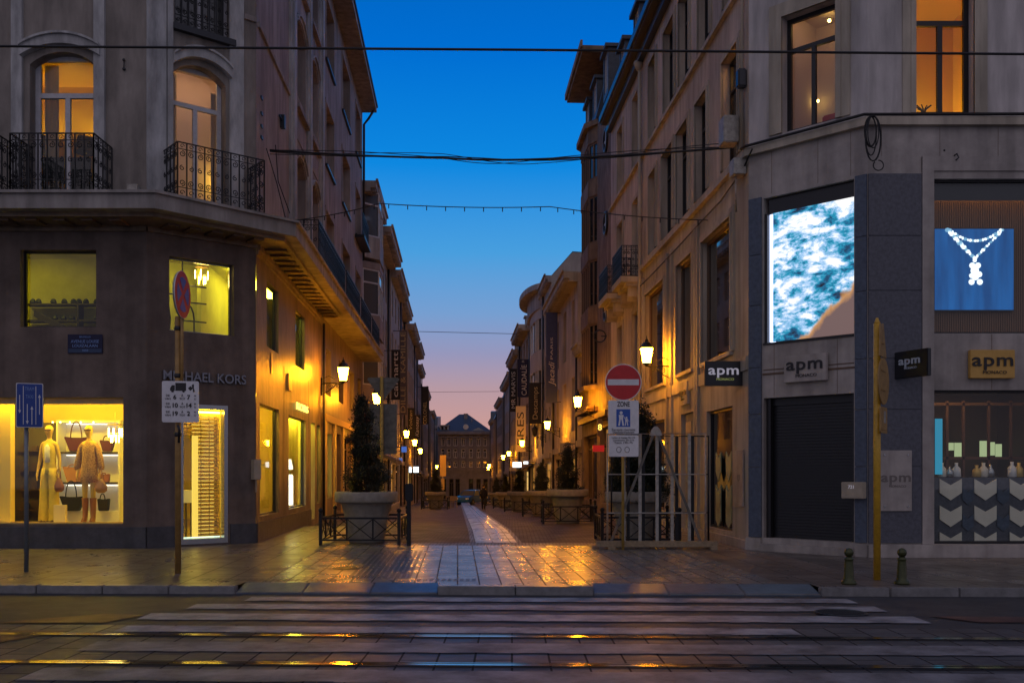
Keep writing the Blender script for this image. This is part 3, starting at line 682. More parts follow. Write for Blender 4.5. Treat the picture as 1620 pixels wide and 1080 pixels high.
g = MB(); g.slab([(-30,20.6), (-7.5,20.6), (-5.25,22.75), (lsx(48.8,.78),48.8), (lsx(48.8,-12),48.8), (-30,48.8)], 20.0, 20.12); obj('roof', g, 'gutter', B1)
g = MB(); g.tube([LS.p(48.3,.6,19.7), LS.p(48.3,.35,19.3), LS.p(48.3,.12,19.0), LS.p(48.3,.1,12.2)], .06); obj('downpipe', g, 'gutter', B1)
# balcony railings
def railing_obj(parts, parent=B1):
    g = MB()
    for fr, a, b, w, z0, z1, st in parts: railing_panel(g, fr, a, b, w, z0, z1, st)
    return obj('balcony_railing', g, 'iron', parent)
ra, rb = LF.u(16, .95), LF.u(148, .95)
def side(fr, u, w0, w1):                      # frame running back to the wall at u
    o = fr.p(u, w0, 0); d = (fr.n[0]*(1 if w1 > w0 else -1), fr.n[1]*(1 if w1 > w0 else -1)); return F(o[0], o[1], d[0], d[1], fr.d[0], fr.d[1])
railing_obj([(LF, ra, rb, .95, 7.62, 8.82, .2), (side(LF, rb, .95, 0), 0, .93, 0, 7.62, 8.82, .23), (side(LF, ra, .95, 0), 0, .93, 0, 7.62, 8.82, .23)])
railing_obj([(LF, ra-2.4, ra-.3, .95, 7.62, 8.82, .2), (side(LF, ra-.3, .95, 0), 0, .93, 0, 7.62, 8.82, .23)])
ca, cb = LC.u(281, .88), LC.u(418, .88)
railing_obj([(LC, ca, cb, .88, 7.62, 8.82, .2), (side(LC, ca, .88, 0), 0, .86, 0, 7.62, 8.82, .22), (side(LC, cb, .88, 0), 0, 1.2, 0, 7.62, 8.82, .22)])
for a, b in ((27.4,33.7), (34.3,38.9), (39.6,44.0), (44.7,48.5)):
    railing_obj([(LS, a, b, .85, 7.62, 8.82, .24), (side(LS, a, .85, 0), 0, .84, 0, 7.62, 8.82, .2)])
g = MB(); railing_panel(g, LC, LC.u(276)+.02, LC.u(366)-.02, -.05, 11.78, 12.9, .16); obj('balcony_railing', g, 'iron', B1)
window(B1, LC, LC.u(276), LC.u(366), 11.75, 14.6, .28, 2, .75, 'frame_white', 'pane_light')
g = MB(); g.box(LC, LC.u(272), LC.u(370), -.05, .14, 11.6, 11.74); obj('sill', g, 'gutter', B1)
# flower boxes, wall lamp box and anchors on the balcony level
g = MB()
g.box(LF, LF.u(50,.6), LF.u(75,.6), .55, .75, 7.57, 7.68); g.box(LF, LF.u(135,.6), LF.u(152,.6), .55, .75, 7.57, 7.68)
obj('flower_box', g, 'iron', B1)
g = MB(); u, z = LF.at(213, 290, .5); g.box(LF, u-.12, u+.1, .4, .62, 7.57, 7.85); g.disc(LF, u-.01, 7.73, .07, .62, .635, 16); obj('flood_light', g, 'galv', B1)
g = MB()
u, z = LF.at(197, 96); g.tube([LF.p(u,.02,z), LF.p(u,.05,z+.0)], .03); g.tube([LF.p(u,.03,z), LF.p(u,.03,z-.17)], .012); g.tube([LF.p(u,.02,z-.2), LF.p(u,.05,z-.2)], .035)
for py in (155, 180, 200, 218): u, z = LS.at(412, py); g.box(LS, u, u+.18, .0, .03, z, z+.06)
u, z = LS.at(443, 190); g.box(LS, u, u+.15, 0, .12, z-.2, z+.15); g.box(LS, u-.3, u+.1, .02, .06, z, z+.04)
obj('wall_anchor', g, 'gutter', B1)
# first floor windows with rooms behind
window(B1, LF, fW0, fW1, 7.6, 10.95, .28, 2, .74, 'frame_white', 'glass', .11)
window(B1, LC, cW0, cW1, 7.6, 10.95, .28, 2, .74, 'frame_white', 'glass', .1)
room(B1, LF, -12.6, -8.72, 7.55, 11.2, -.34, -2.6, 'interior_orange', fm='interior_dark')
room(B1, LC, cW0-.02, 2.35, 7.55, 11.2, -.34, -1.25, 'interior_pink')  # walls coloured pink for the sky's reflection in the glass
for lx in (-11.35, -10.35):  # lamps added for the glow rising on the back wall
    t = thing('added_lamp', 'dark shaded floor lamp added for the wall glow inside the orange window, %s one' % ('left' if lx < -11 else 'right'), 'lamp', (lx, 23.5, 7.6))
    g = MB(); g.ball((lx, 23.5, 9.62), .09); obj('bulb', g, 'room_light', t)
    g = MB(); g.tube([(lx,23.5,7.6), (lx,23.5,9.45)], .02); n = 16
    vs = [(lx+r*math.cos(k*2*math.pi/n), 23.5+r*math.sin(k*2*math.pi/n), z) for r, z in ((.26,9.42),(.2,9.78)) for k in range(n)]
    g.add(vs, [(k,(k+1)%n,n+(k+1)%n,n+k) for k in range(n)]+[tuple(range(n))]); obj('lamp_shade', g, 'interior_dark', t)
g = MB(); g.ball(LC.p(2.2,-1.05,8.75), .06, 8); obj('added_bulb', g, 'room_light', B1)  # bulb added out of sight for the warm glow low on the right
g = MB(); g.box(LC, cW0+.1, 2.1, -.55, -.4, 11.12, 11.16); obj('ceiling_lamp', g, 'room_light2', B1)  # lamp added above the opening to brighten the pink walls
def chair(x, y, z0, label):
    c = thing('chair', label, 'chair', (x, y, z0)); g = MB()
    g.wbox(x-.22,x+.22,y-.22,y+.22,z0+.42,z0+.48); obj('seat', g, 'cloth_dark', c, bevel=.01)
    g = MB(); g.wbox(x-.24,x+.24,y-.24,y-.2,z0+.62,z0+1.15); obj('backrest', g, 'cloth_dark', c, bevel=.01)
    for a in (-.2,.2):
        for b in (-.22,.2): g = MB(); g.wbox(x+a-.02,x+a+.02,y+b-.02,y+b+.02,z0,z0+(.62 if b < 0 else .42)); obj('leg', g, 'cloth_dark', c)
chair(-10.32, 21.98, 7.6, 'black chair seen through the orange balcony window, the left one'); chair(-9.72, 21.98, 7.6, 'black chair seen through the orange balcony window, the right one')
t = thing('table', 'dark dining table inside the orange lit balcony window', 'table', (-9.7, 22.5, 7.6)); g = MB(); g.wbox(-10.3,-9.1,22.2,22.8,8.3,8.36); obj('table_top', g, 'cloth_dark', t)
for a in (-10.2,-9.2):
    for b in (22.26, 22.74): g = MB(); g.wbox(a-.03,a+.03,b-.03,b+.03,7.6,8.3); obj('leg', g, 'cloth_dark', t)
def curtain(fr, u0, u1, z0, z1, w):
    g = MB(); n = 24; vs = []
    for k in range(n+1):
        u = u0+(u1-u0)*k/n; q = w+.035*math.sin(k*1.9)
        vs += [fr.p(u, q, z0), fr.p(u, q, z1)]
    g.add(vs, [(2*k,2*k+2,2*k+3,2*k+1) for k in range(n)], 0, True); obj('curtain', g, 'sheer', B1)
curtain(LF, fW0+.1, fW0+.42, 7.62, 10.85, -.5); curtain(LC, cW0+.06, cW0+.26, 7.62, 10.85, -.48); curtain(LC, cW1-.16, cW1-.04, 7.62, 10.6, -.48)
# shop interior, ground floor and mezzanine
fp = [(-16,21.6), (-8.18,21.6), (-6.42,23.1), (-7.1,33.9), (-12,33.9), (-16,30)]
g = MB(); g.add([(x,y,.03) for x, y in fp], [tuple(range(6))], 1); g.add([(x,y,3.7) for x, y in fp], [tuple(range(6))], 0)
for i in (3,4,5):
    (a,b),(c,d) = fp[i], fp[(i+1)%6]; g.quad((a,b,.03),(c,d,.03),(c,d,3.7),(a,b,3.7))
obj('interior', g, ['interior_cream','floor_wood'], B1)
g = MB(); g.box(LF, -16, -8.3, -.28, -1.7, .05, .5); obj('display_floor', g, 'interior_cream', B1)
g = MB(); g.box(LF, -16, LF.u(20,-.9), -.8, -1.0, .5, 3.4); obj('display_screen', g, 'interior', B1)
g = MB(); g.box(LF, -16, -8.5, -3.4, -3.5, .03, 3.7); obj('partition', g, 'interior_dark', B1)
g = MB(); g.box(LS, 24.0, 31.2, -1.05, -1.15, .03, 3.7); g.box(LS, 31.2, 34, -.8, -.9, .03, 3.7); g.box(LS, 26.6, 26.7, -.3, -1.05, .03, 3.7); obj('display_screen', g, 'interior', B1)
g = MB(); g.box(LF, -16, -8.35, -.3, -.34, 3.2, 3.7); obj('display_pelmet', g, 'gold', B1)
for x0, x1, y0, y1 in ((-14.4,-8.7,21.9,22.1), (-12,-9,24,24.25), (-7.9,-7.4,23.4,23.9), (-11,-8.5,27,27.3)):
    g = MB(); g.wbox(x0,x1,y0,y1,3.6,3.66); obj('ceiling_light', g, 'shop_light', B1)
for a, b in ((23.7,25.9),(27.3,30.7),(31.7,33.7)):
    g = MB(); g.box(LS, a, b, -.75, -.6, 3.55, 3.62); obj('ceiling_light', g, 'shop_light' if a < 27 else 'shop_light_green', B1)
g = MB(); g.add([(x,y,4.5) for x, y in fp], [tuple(range(6))], 0); g.add([(x,y,6.95) for x, y in fp], [tuple(range(6))], 0)
for i in (3,4,5):
    (a,b),(c,d) = fp[i], fp[(i+1)%6]; g.quad((a,b,4.5),(c,d,4.5),(c,d,6.95),(a,b,6.95))
g.box(LF, -16, -8.9, -2.6, -2.7, 4.5, 6.95); g.box(LC, -.1, 2.2, -2.6, -2.7, 4.5, 6.95); g.box(LS, 24.2, 33, -1.6, -1.7, 4.5, 6.95)
obj('interior', g, 'interior_olive', B1)
for x0, x1, y0, y1, mm in ((-13,-10.7,22.3,22.6,'dim_light'), (-8.3,-7.6,23.4,23.7,'mid_light'), (-7.3,-7.0,25,29,'mid_light')):
    g = MB(); g.wbox(x0,x1,y0,y1,6.86,6.9); obj('ceiling_light', g, mm, B1)
# mezzanine furnishings seen through the two small windows
g = MB()
for z in (4.95, 5.35, 5.75): g.box(LF, -11.9, -9.0, -2.2, -2.55, z, z+.035)
g.box(LF, -10.6, -10.56, -2.2, -2.5, 4.6, 5.8); g.box(LF, -9.4, -9.36, -2.2, -2.5, 4.6, 5.8)
obj('shelf', g, 'interior_dark', B1)
random.seed(3)
g = MB()
for z in (4.985, 5.385, 5.785):
    for i in range(13):
        x = -11.8+i*.2+random.uniform(-.05,.05); 
        if random.random() < .75: g.lathe((x, 23.72, z), [(.05*random.uniform(.7,1.3),0),(.08,.05),(.05,.12),(.02,.14)], 8)
obj('shelf_goods', g, 'bagblack', B1)
g = MB(); g.prism(LF, [(-11.3,5.5),(-11.3,5.35),(-10.3,4.85),(-10.3,5.0)], -1.5, -1.6); obj('stair_rail', g, 'interior_dark', B1)
g = MB()
g.tube([LC.p(1.0+.55*math.cos(t), -1.2, 5.35+.55*math.sin(t)) for t in [math.pi*i/12 for i in range(13)]], .02)
g.tube([LC.p(.45,-1.2,4.5), LC.p(.45,-1.2,5.35)], .02); g.tube([LC.p(1.55,-1.2,4.5), LC.p(1.55,-1.2,5.35)], .02); g.tube([LC.p(1.15,-.9,4.5), LC.p(1.15,-.9,6.9)], .018)
for z in (5.3,5.75,6.15): g.box(LC, 1.3, 1.9, -1.3, -1.35, z, z+.03)
obj('clothes_rack', g, 'frame_dark', B1)
g = MB(); g.loft([(LC.p(.75,-1.2,0)[0], LC.p(.75,-1.2,0)[1], z, a, b) for z, a, b in ((4.55,.16,.12),(4.9,.2,.14),(5.3,.24,.12),(5.6,.2,.1),(5.66,.05,.05))]); obj('hanging_coat', g, 'cloth_dark', B1)
def chandelier(fr, u, w, z, n, label):
    c = fr.p(u, w, z); t = thing('chandelier', label, 'chandelier', c); g = MB()
    g.tube([c, (c[0],c[1],c[2]+.5)], .008); g.lathe((c[0],c[1],c[2]+.2), [(.16,0),(.17,.015),(.16,.03)], 16); g.lathe((c[0],c[1],c[2]-.02), [(.1,0),(.11,.015),(.1,.03)], 16)
    obj('frame', g, 'gold', t); g = MB()
    for k in range(n):
        a = k*2*math.pi/n; rr = .15 if k % 2 else .09
        g.lathe((c[0]+rr*math.cos(a), c[1]+rr*math.sin(a), c[2]-.08-(.0 if k%2 else .12)), [(.003,0),(.012,.03),(.012,.2),(.003,.22)], 6)
    obj('crystals', g, 'spot_light', t)
chandelier(LC, 1.62, -.9, 6.35, 9, 'small lit chandelier inside the upper corner window')
chandelier(LF, LF.u(182,-.8), -.8, 2.55, 14, 'bright crystal chandelier at the right end of the mannequin display')
# window frames and glass of the shop
def glazing(parent, fr, u0, u1, z0, z1, depth, fm='frame_dark', fw=.04, cols=1, trans=None, pm='glass'): return window(parent, fr, u0, u1, z0, z1, depth, cols, trans, fm, pm, fw)
glazing(B1, LF, *gwin, .16, 'gold', .03)
glazing(B1, LF, fU0, fU1, 4.88, 6.58, .2); glazing(B1, LC, uW0, uW1, 4.86, 6.52, .2, 'steel', .035)
for q in lsg[:2]+lsg[3:]: glazing(B1, LS, *q, .11)
for q in lsu: glazing(B1, LS, *q, .11)
# entrance: steel portal, glass, slatted grille
D = obj('door', (lambda g: (g.box(LC, uD0, uD0+.07, -.18, .02, .04, 3.22), g.box(LC, uD1-.09, uD1, -.18, .02, .04, 3.22), g.box(LC, uD0+.07, uD1-.09, -.18, .02, 3.12, 3.22), g.box(LC, uD0+.07, uD1-.09, -.18, .02, .04, .16), g)[-1])(MB()), 'steel', B1)
g = MB(); g.quad(LC.p(uD0+.07,-.12,.16), LC.p(uD1-.09,-.12,.16), LC.p(uD1-.09,-.12,3.12), LC.p(uD0+.07,-.12,3.12)); obj('pane', g, 'glass', D)
g = MB(); us = uD0+(uD1-uD0)*.45
for i in range(34):
    z = .2+i*.086; g.box(LC, us if z < 2.5 else uD0+.09, uD1-.12, -.22, -.2, z, z+.066)
for u in (us+.05, us+.25, uD1-.2): g.box(LC, u, u+.014, -.2, -.19, .2, 3.1)
obj('slatted_blind', g, 'blind', D)
g = MB(); g.box(LC, uD0+.1, uD1-.12, -.15, -.185, 3.04, 3.08); obj('glow_strip', g, 'shop_light', B1)  # strip added above the slats to brighten the blind
g = MB(); g.box(LC, us, uD1-.1, -.55, -.6, .1, 3.0); obj('glow_strip', g, 'blind_light', B1)  # glowing panel added behind the blind to backlight it
g = MB(); g.box(LC, uD0+.15, us-.05, -.9, -.95, .06, .085); g.box(LC, uD0+.2, uD0+.45, -1.0, -1.1, 1.32, 1.38); g.box(LC, uD0+.08, uD1-.1, -.2, -.235, .165, .19); g.box(LC, uD0+.072, uD0+.084, -.2, -.23, .2, 2.2); obj('glow_strip', g, 'white_glow', B1)  # glowing strips imitate lit frame edges and the reflection on the floor
t = thing('display_table', 'small white display table with black legs inside the slatted corner entrance', 'table', LC.p(uD0+.4,-1.2,0.03)); g = MB()
g.box(LC, uD0+.12, uD0+.7, -1.0, -1.4, .95, 1.25); obj('table_top', g, 'interior_white', t)
for a in (.16,.66):
    for b in (-1.04,-1.36): g = MB(); g.box(LC, uD0+a-.015, uD0+a+.015, b-.015, b+.015, .03, .95); obj('leg', g, 'frame_dark', t)
# lettering and plates on the building
g = MB(); uL0 = LC.u(258, .06); uL1 = LC.u(389, .06)
text(g, LC, 'MICHAEL KORS', (uL0+uL1)/2, LC.z(323, 598), .05, .30, fit=uL1-uL0, ext=.02, offset=.004)
obj('shop_name_letters', g, 'letters_steel', B1)
g = MB(); a, za = LS.at(465, 630); b, zb = LS.at(485, 634); text(g, LS, 'KORS', (a+b)/2, 3.62, .06, .30, fit=(b-a)*.9, ext=.02); obj('shop_name_letters', g, 'gold_letters', B1)
u0, z1 = LF.at(108, 529); u1, z0 = LF.at(163, 559)
P = thing('street_name_plate', 'dark blue street name plate under the small yellow window', 'street sign', LF.p((u0+u1)/2, 0, z0)); g = MB()
g.box(LF, u0, u1, .005, .03, z0, z1); obj('plate', g, 'bannernavy', P, bevel=.003); g = MB()
g.box(LF, u0+.02, u1-.02, .031, .033, z0+.02, z0+.1, 1); um = (u0+u1)/2
text(g, LF, 'BRUXELLES', um, z1-.06, .034, .05); text(g, LF, 'AVENUE LOUISE', um, z1-.16, .034, .095, fit=.62); text(g, LF, 'LOUIZALAAN', um, z1-.255, .034, .09, fit=.55)
text(g, LF, '1050', um, z0+.06, .035, .07, m=0); obj('lettering', g, ['text_blue','plate_band'], P)
g = MB(); u = LC.u(408, .02); u = _l-.02; g.box(LC, u-.12, u+.06, .02, .2, 1.5, 1.98); g.box(LC, u-.02, u+.02, .02, .07, 1.2, 1.5)
one('wall_box', g, 'beige_metal', 'small metal box fixed to the wall corner beside the yellow street window', 'junction box', LC.p(u,0,1.5), bevel=.01)
g = MB(); g.box(LS, 24.8, 25.0, .0, .015, 4.2, 4.75); g.box(LS, 27.2, 27.75, .0, .05, 3.98, 4.45); 
one('wall_notice', g, 'gold', 'small gilt panel on the side wall below the second upper window', 'panel', LS.p(27.5,0,4.0), bevel=.005)
# ------------------------------------------------------------------ mannequins, bags and shelves of the left shop
def skin_mesh(nodes, edges, root=0, sub=2):
    me = bpy.data.meshes.new('s'); me.from_pydata([n[0] for n in nodes], edges, [])
    o = bpy.data.objects.new('s', me); COL.objects.link(o)
    m = o.modifiers.new('k', 'SKIN'); m.use_smooth_shade = True
    for i, n in enumerate(nodes):
        sv = me.skin_vertices[0].data[i]; r = n[1]; sv.radius = (r, r) if not isinstance(r, tuple) else r; sv.use_root = (i == root)
    s = o.modifiers.new('b', 'SUBSURF'); s.levels = s.render_levels = sub
    bpy.context.view_layer.update()
    out = bpy.data.meshes.new_from_object(o.evaluated_get(bpy.context.evaluated_depsgraph_get()))
    bpy.data.objects.remove(o); bpy.data.meshes.remove(me)
    return out
def body(arms=((0,0),(0,0)), legs=((0,0),(0,0)), foot=.14, scale=1.0, sub=2):
    N = [((0,0,.96),(.135,.10)),((0,.01,1.14),(.105,.085)),((0,.01,1.32),(.14,.095)),((0,.01,1.45),(.10,.07)),((0,.01,1.52),.05),((0,0,1.57),.048),((0,-.012,1.625),.078),((0,0,1.70),.105),((0,.005,1.785),.07),((0,-.085,1.655),.012)]
    E = [(0,1),(1,2),(2,3),(3,4),(4,5),(5,6),(6,7),(7,8),(6,9)]
    for s, (ax, ay), (lx, ly) in ((-1, arms[0], legs[0]), (1, arms[1], legs[1])):
        b = len(N)
        N += [((s*.155,.01,1.43),.058),((s*(.22+ax*.3),.03+ay*.3,1.17),.042),((s*(.25+ax),-.03+ay,.94),.028),((s*(.255+ax),-.05+ay,.87),(.02,.034))]
        E += [(3,b),(b,b+1),(b+1,b+2),(b+2,b+3)]
        for k in range(5):
            o = -.03+k*.015; ln = (.05,.075,.085,.08,.065)[k]; q = len(N)
            if k == 0: N += [((s*(.245+ax),-.09+ay,.86),.010),((s*(.24+ax),-.10+ay,.82),.009)]
            else: N += [((s*(.255+ax),-.05+ay+o,.85-ln*.5),.0095),((s*(.245+ax),-.052+ay+o,.85-ln),.008)]
            E += [(b+3,q),(q,q+1)]
        h = len(N)
        N += [((s*.095,.01,.90),.088),((s*(.10+lx*.5),-.01+ly*.5,.50),.056),((s*(.10+lx),.03+ly,.10),.036),((s*(.11+lx),-.03+ly,.045),.036),((s*(.12+lx),-foot+ly,.03),.030)]
        E += [(0,h),(h,h+1),(h+1,h+2),(h+2,h+3),(h+3,h+4)]
    return skin_mesh([(tuple(c*scale for c in p), (r*scale if not isinstance(r, tuple) else (r[0]*scale, r[1]*scale))) for p, r in N], E, 0, sub)
def put(me, name, parent, m):
    me.materials.clear(); me.materials.append(M[m]); o = link(name, me, parent); return o
SC = 1.27
def lo(mb, rings, x, y, z, n=18): mb.loft([(x+r[0]*SC, y+r[1]*SC, z+r[2]*SC, *(v*SC for v in r[3:5]), *r[5:]) for r in rings], n)
def tote(x, y, z, wd, h, dp, m, label, hd=.25, fan=1.0):
    t = thing('handbag', label, 'handbag', (x, y, z)); g = MB(); b = wd*.5*(1-.45*fan)
    f = front(y)
    g.prism(f, [(x-b,z),(x+b,z),(x+wd/2,z+h),(x+wd*.2,z+h*.93),(x-wd*.2,z+h*.93),(x-wd/2,z+h)], -dp/2, dp/2)
    obj('bag_body', g, m, t, bevel=.015); g = MB()
    g.tube([(x+.22*wd*math.cos(a), y-dp/2-.005, z+h*.85+hd*math.sin(a)) for a in [math.pi*i/14 for i in range(15)]], .013, 6)
    obj('handle', g, m, t); return t
mx, my, mz = (78-CX)/FP*22.3, 22.3, .5
m1 = thing('mannequin', 'bald mannequin in a pale sleeveless waistcoat, white top and wide linen trousers', 'mannequin', (mx, my, mz))
put(body(((0,0),(.0,0)), ((-.01,0),(.01,0)), scale=SC), 'body', m1, 'skin')
g = MB(); lo(g, [(0,.01,.90,.165,.13),(0,.01,1.0,.15,.12),(0,.01,1.12,.125,.105),(0,.01,1.28,.15,.12),(0,.01,1.40,.155,.115),(0,.01,1.455,.12,.085),(0,.01,1.48,.07,.06)], mx, my, mz); obj('waistcoat', g, 'linen', m1)
g = MB(); lo(g, [(0,-.02,1.10,.075,.10),(0,-.02,1.25,.085,.112),(0,-.02,1.38,.09,.11),(0,-.005,1.43,.07,.085)], mx, my, mz); obj('top', g, 'white', m1)
g = MB()
for s in (-1,1): lo(g, [(s*.115,.0,.05,.125,.12),(s*.11,0,.3,.115,.11),(s*.10,0,.6,.105,.105),(s*.085,0,.85,.105,.115),(s*.06,.005,1.0,.10,.115)], mx, my, mz)
obj('trousers', g, 'linen', m1)
g = MB()
for s in (-1,1): lo(g, [(s*.12,-.05,.0,.055,.13),(s*.12,-.05,.04,.05,.12),(s*.12,-.02,.08,.04,.06)], mx, my, mz)
obj('shoes', g, 'maroon', m1)
g = MB(); f = front(my); g.box(f, mx-.075*SC, mx+.075*SC, .075*SC, .095*SC, mz+1.675*SC, mz+1.705*SC); obj('sunglasses', g, 'frame_brown', m1)
mx2 = (141-CX)/FP*22.3
m2 = thing('mannequin', 'bald mannequin in a short patterned ochre dress and tall tan boots', 'mannequin', (mx2, my, mz))
put(body(((0,0),(0,0)), ((-.02,0),(-.01,0)), scale=SC), 'body', m2, 'skin')
g = MB(); lo(g, [(0,.01,.74,.20,.16),(0,.01,.9,.185,.15),(0,.01,1.1,.165,.13),(0,.01,1.28,.16,.125),(0,.01,1.40,.17,.12),(0,.01,1.465,.12,.08),(0,.01,1.52,.06,.055)], mx2, my, mz, 26)
for s in (-1,1): lo(g, [(s*.275,.0,.97,.05,.06),(s*.27,.0,1.02,.075,.075),(s*.235,.02,1.2,.07,.07),(s*.18,.01,1.38,.07,.07),(s*.13,.01,1.46,.05,.05)], mx2, my, mz, 14)
obj('dress', g, 'dress', m2)
g = MB()
for s in (-1,1): lo(g, [(s*.095,-.05,.0,.05,.125),(s*.095,-.045,.05,.05,.115),(s*.092,.0,.11,.052,.065),(s*.09,.01,.25,.06,.062),(s*.09,.0,.42,.072,.072),(s*.092,0,.46,.074,.074)], mx2, my, mz)
obj('boots', g, 'tan2', m2)
g = MB(); g.box(f, mx2-.075*SC, mx2+.075*SC, .075*SC, .095*SC, mz+1.675*SC, mz+1.705*SC); obj('sunglasses', g, 'frame_brown', m2)
m1.scale = m2.scale = (.80,.85,1)
def slouch(x, y, z, m, label, r=.15):
    t = thing('handbag', label, 'handbag', (x, y, z)); g = MB(); g.lathe((x,y,z), [(r*.5,0),(r*.95,.05),(r,.14),(r*.6,.25),(r*.25,.33)], 14, sy=.5); obj('bag_body', g, m, t)
    g = MB(); g.tube([(x-.04,y,z+.3),(x-.05,y,z+.45),(x,y,z+.58),(x+.03,y,z+.45),(x+.04,y,z+.3)], .012, 6); obj('handle', g, m, t)
slouch(mx+.20*SC, my-.06, 1.22, 'tan2', 'round reddish bag hanging from the hand of the mannequin in trousers', .12)
slouch(mx2+.235*SC, my-.06, 1.2, 'tan', 'slouchy tan bag hanging from the hand of the mannequin in a dress', .15)
YS = 23.5
def PX(px, Y=YS): return (px-CX)/FP*Y
def PZ(py, Y=YS): return EYE+(HY-py)/FP*Y
t = thing('display_shelf', 'lit white shelf unit with handbags behind the mannequins', 'shelf unit', (PX(140), YS, .5)); f = front(YS)
g = MB(); a, b = PX(93), PX(188); zt, zb = PZ(668), PZ(808)
g.box(f, a, b, -.45, -.4, zb, zt); g.box(f, a-.04, a, -.45, .05, zb-.3, zt+.05); g.box(f, b, b+.04, -.45, .05, zb-.3, zt+.05); g.box(f, a, b, -.45, .05, zt, zt+.05); g.box(f, a, b, -.45, .05, zb-.3, zb)
obj('cabinet', g, 'interior_white', t)
for py in (716, 764): g = MB(); g.box(f, a, b, -.4, .08, PZ(py)-.02, PZ(py)+.025); obj('shelf', g, 'interior_dark', t)
for z in (zt, PZ(718), PZ(766)): g = MB(); g.box(f, a+.05, b-.05, -.32, -.28, z-.035, z-.015); obj('glow_strip', g, 'shelf_light', t)
g = MB()
for px in (88, 100, 115, 132, 152): g.ball((PX(px), YS-.15, zt+.0), .02, 6)
obj('spot_lights', g, 'spot_light', t)
g = MB(); g.box(f, a-.9, b+.9, -.5, -.46, zt+.02, 3.6); g.box(f, b+.05, b+.5, -.5, -.46, .03, 3.6); obj('back_panel', g, 'gold', t)
tote(PX(126), YS-.1, PZ(716)+.03, .62, .36, .16, 'maroon', 'large maroon tote bag on the top shelf of the display', .42)
tote(PX(173), YS-.1, PZ(716)+.03, .36, .28, .14, 'maroon', 'small maroon handbag on the top shelf beside the chandelier', .14)
tote(PX(120), YS-.1, PZ(764)+.03, .52, .38, .14, 'tan', 'tan fan shaped bag on the middle shelf behind the mannequins', .1)
tote(PX(169), YS-.1, PZ(764)+.03, .22, .2, .12, 'tan2', 'small brown box bag on the middle shelf', .05, .1)
tote(PX(118), YS-.1, PZ(808)+.01, .60, .36, .16, 'bagblack', 'large black tote bag on the bottom shelf of the display', .42)
tote(PX(167), YS-.1, PZ(808)+.01, .28, .3, .14, 'bagblack', 'small black bucket bag on the bottom shelf', .16, .5)
g = MB(); f2 = front(22.2); g.box(f2, PX(86,22.2), PX(105,22.2), -.05, .05, .5, .93); t = one('price_stand', g, 'interior_cream', 'small blank looking display card stand at the feet of the mannequins', 'card stand', (PX(95,22.2), 22.2, .5), bevel=.01)
# vague racks in the dark depth of the shop
t = thing('clothes_rack', 'dark shelving with folded goods deep in the shop left of the mannequins', 'shelving', (-11.2, 24.6, 0)); g = MB()
for z in (.7,1.2,1.7,2.2): g.wbox(-12.6,-10.3,24.55,24.8,z,z+.04)
obj('shelf', g, 'dull_goods', t); g = MB(); random.seed(5)
for z in (.74,1.24,1.74,2.24):
    for i in range(8): x = -12.5+i*.28; g.wbox(x,x+random.uniform(.1,.22),24.57,24.75,z,z+random.uniform(.06,.22))
obj('goods', g, 'dull_goods', t, bevel=.015)
# things in the side windows
g = MB(); c = LS.p(28.4,-.55,0); g.loft([(c[0],c[1],.65,.25,.1),(c[0],c[1],1.3,.22,.08),(c[0],c[1],2.2,.12,.05),(c[0],c[1],3.0,.05,.03)], 10); one('fabric_display', g, 'bannerblue', 'tall draped blue banner cloth in the second street window', 'display', c)
g = MB(); c = LS.p(30.0,-.5,0); g.lathe((c[0],c[1],.65), [(.2,0),(.2,.9),(.17,.95)], 16); g.lathe((c[0],c[1],1.75), [(.16,0),(.2,.02),(.14,.32),(.12,.32)], 16); one('table_lamp', g, 'shelf_light', 'glowing white table lamp in the second street window', 'lamp', c)
g = MB()
for z in (1.35, 2.2): g.box(LS, 24.1, 24.9, -.5, -.9, z, z+.03)
obj('shelf', g, 'gold', B1)

# ------------------------------------------------------------------ second unit under the same canopy
B2 = thing('side_street_shop', 'ochre lit shop building under the canopy beyond the corner shop', 'building', LS.p(41,0,0))
gnd = [(35.0,36.9,.7,3.1),(37.8,39.6,.1,3.2),(40.4,43.4,.5,3.2),(44.2,47.6,.5,3.2)]; upp = [(35.2,36.6,4.5,6.2),(39.0,40.6,4.5,6.2),(43.0,44.8,4.5,6.2),(46.4,47.8,4.5,6.2)]
wall(B2, LS, 34.1, 48.7, -.6, 7.18, gnd+upp, .25, 'clad_side')
for i, q in enumerate(gnd): window(B2, LS, *q, .22, 2 if i else 1, .8, 'frame_dark', 'shop_green_pane' if i == 0 else 'pane', .06)
for i, q in enumerate(upp): window(B2, LS, *q, .22, 1, None, 'frame_brown', 'lit_pane' if i in (0, 2) else 'pane', .06)
g = MB(); g.tube([LS.p(34.08,.08,0), LS.p(34.08,.08,6.9)], .045); obj('downpipe', g, 'gutter', B2)
g = MB()
for a, b in ((34.4,34.9),(37.1,37.6),(39.8,40.2),(43.6,44.0),(47.8,48.6)): g.box(LS, a, b, 0, .09, 0, 3.5)
g.box(LS, 34.4, 48.6, 0, .12, 3.5, 3.75); obj('shopfront', g, 'gold', B2)

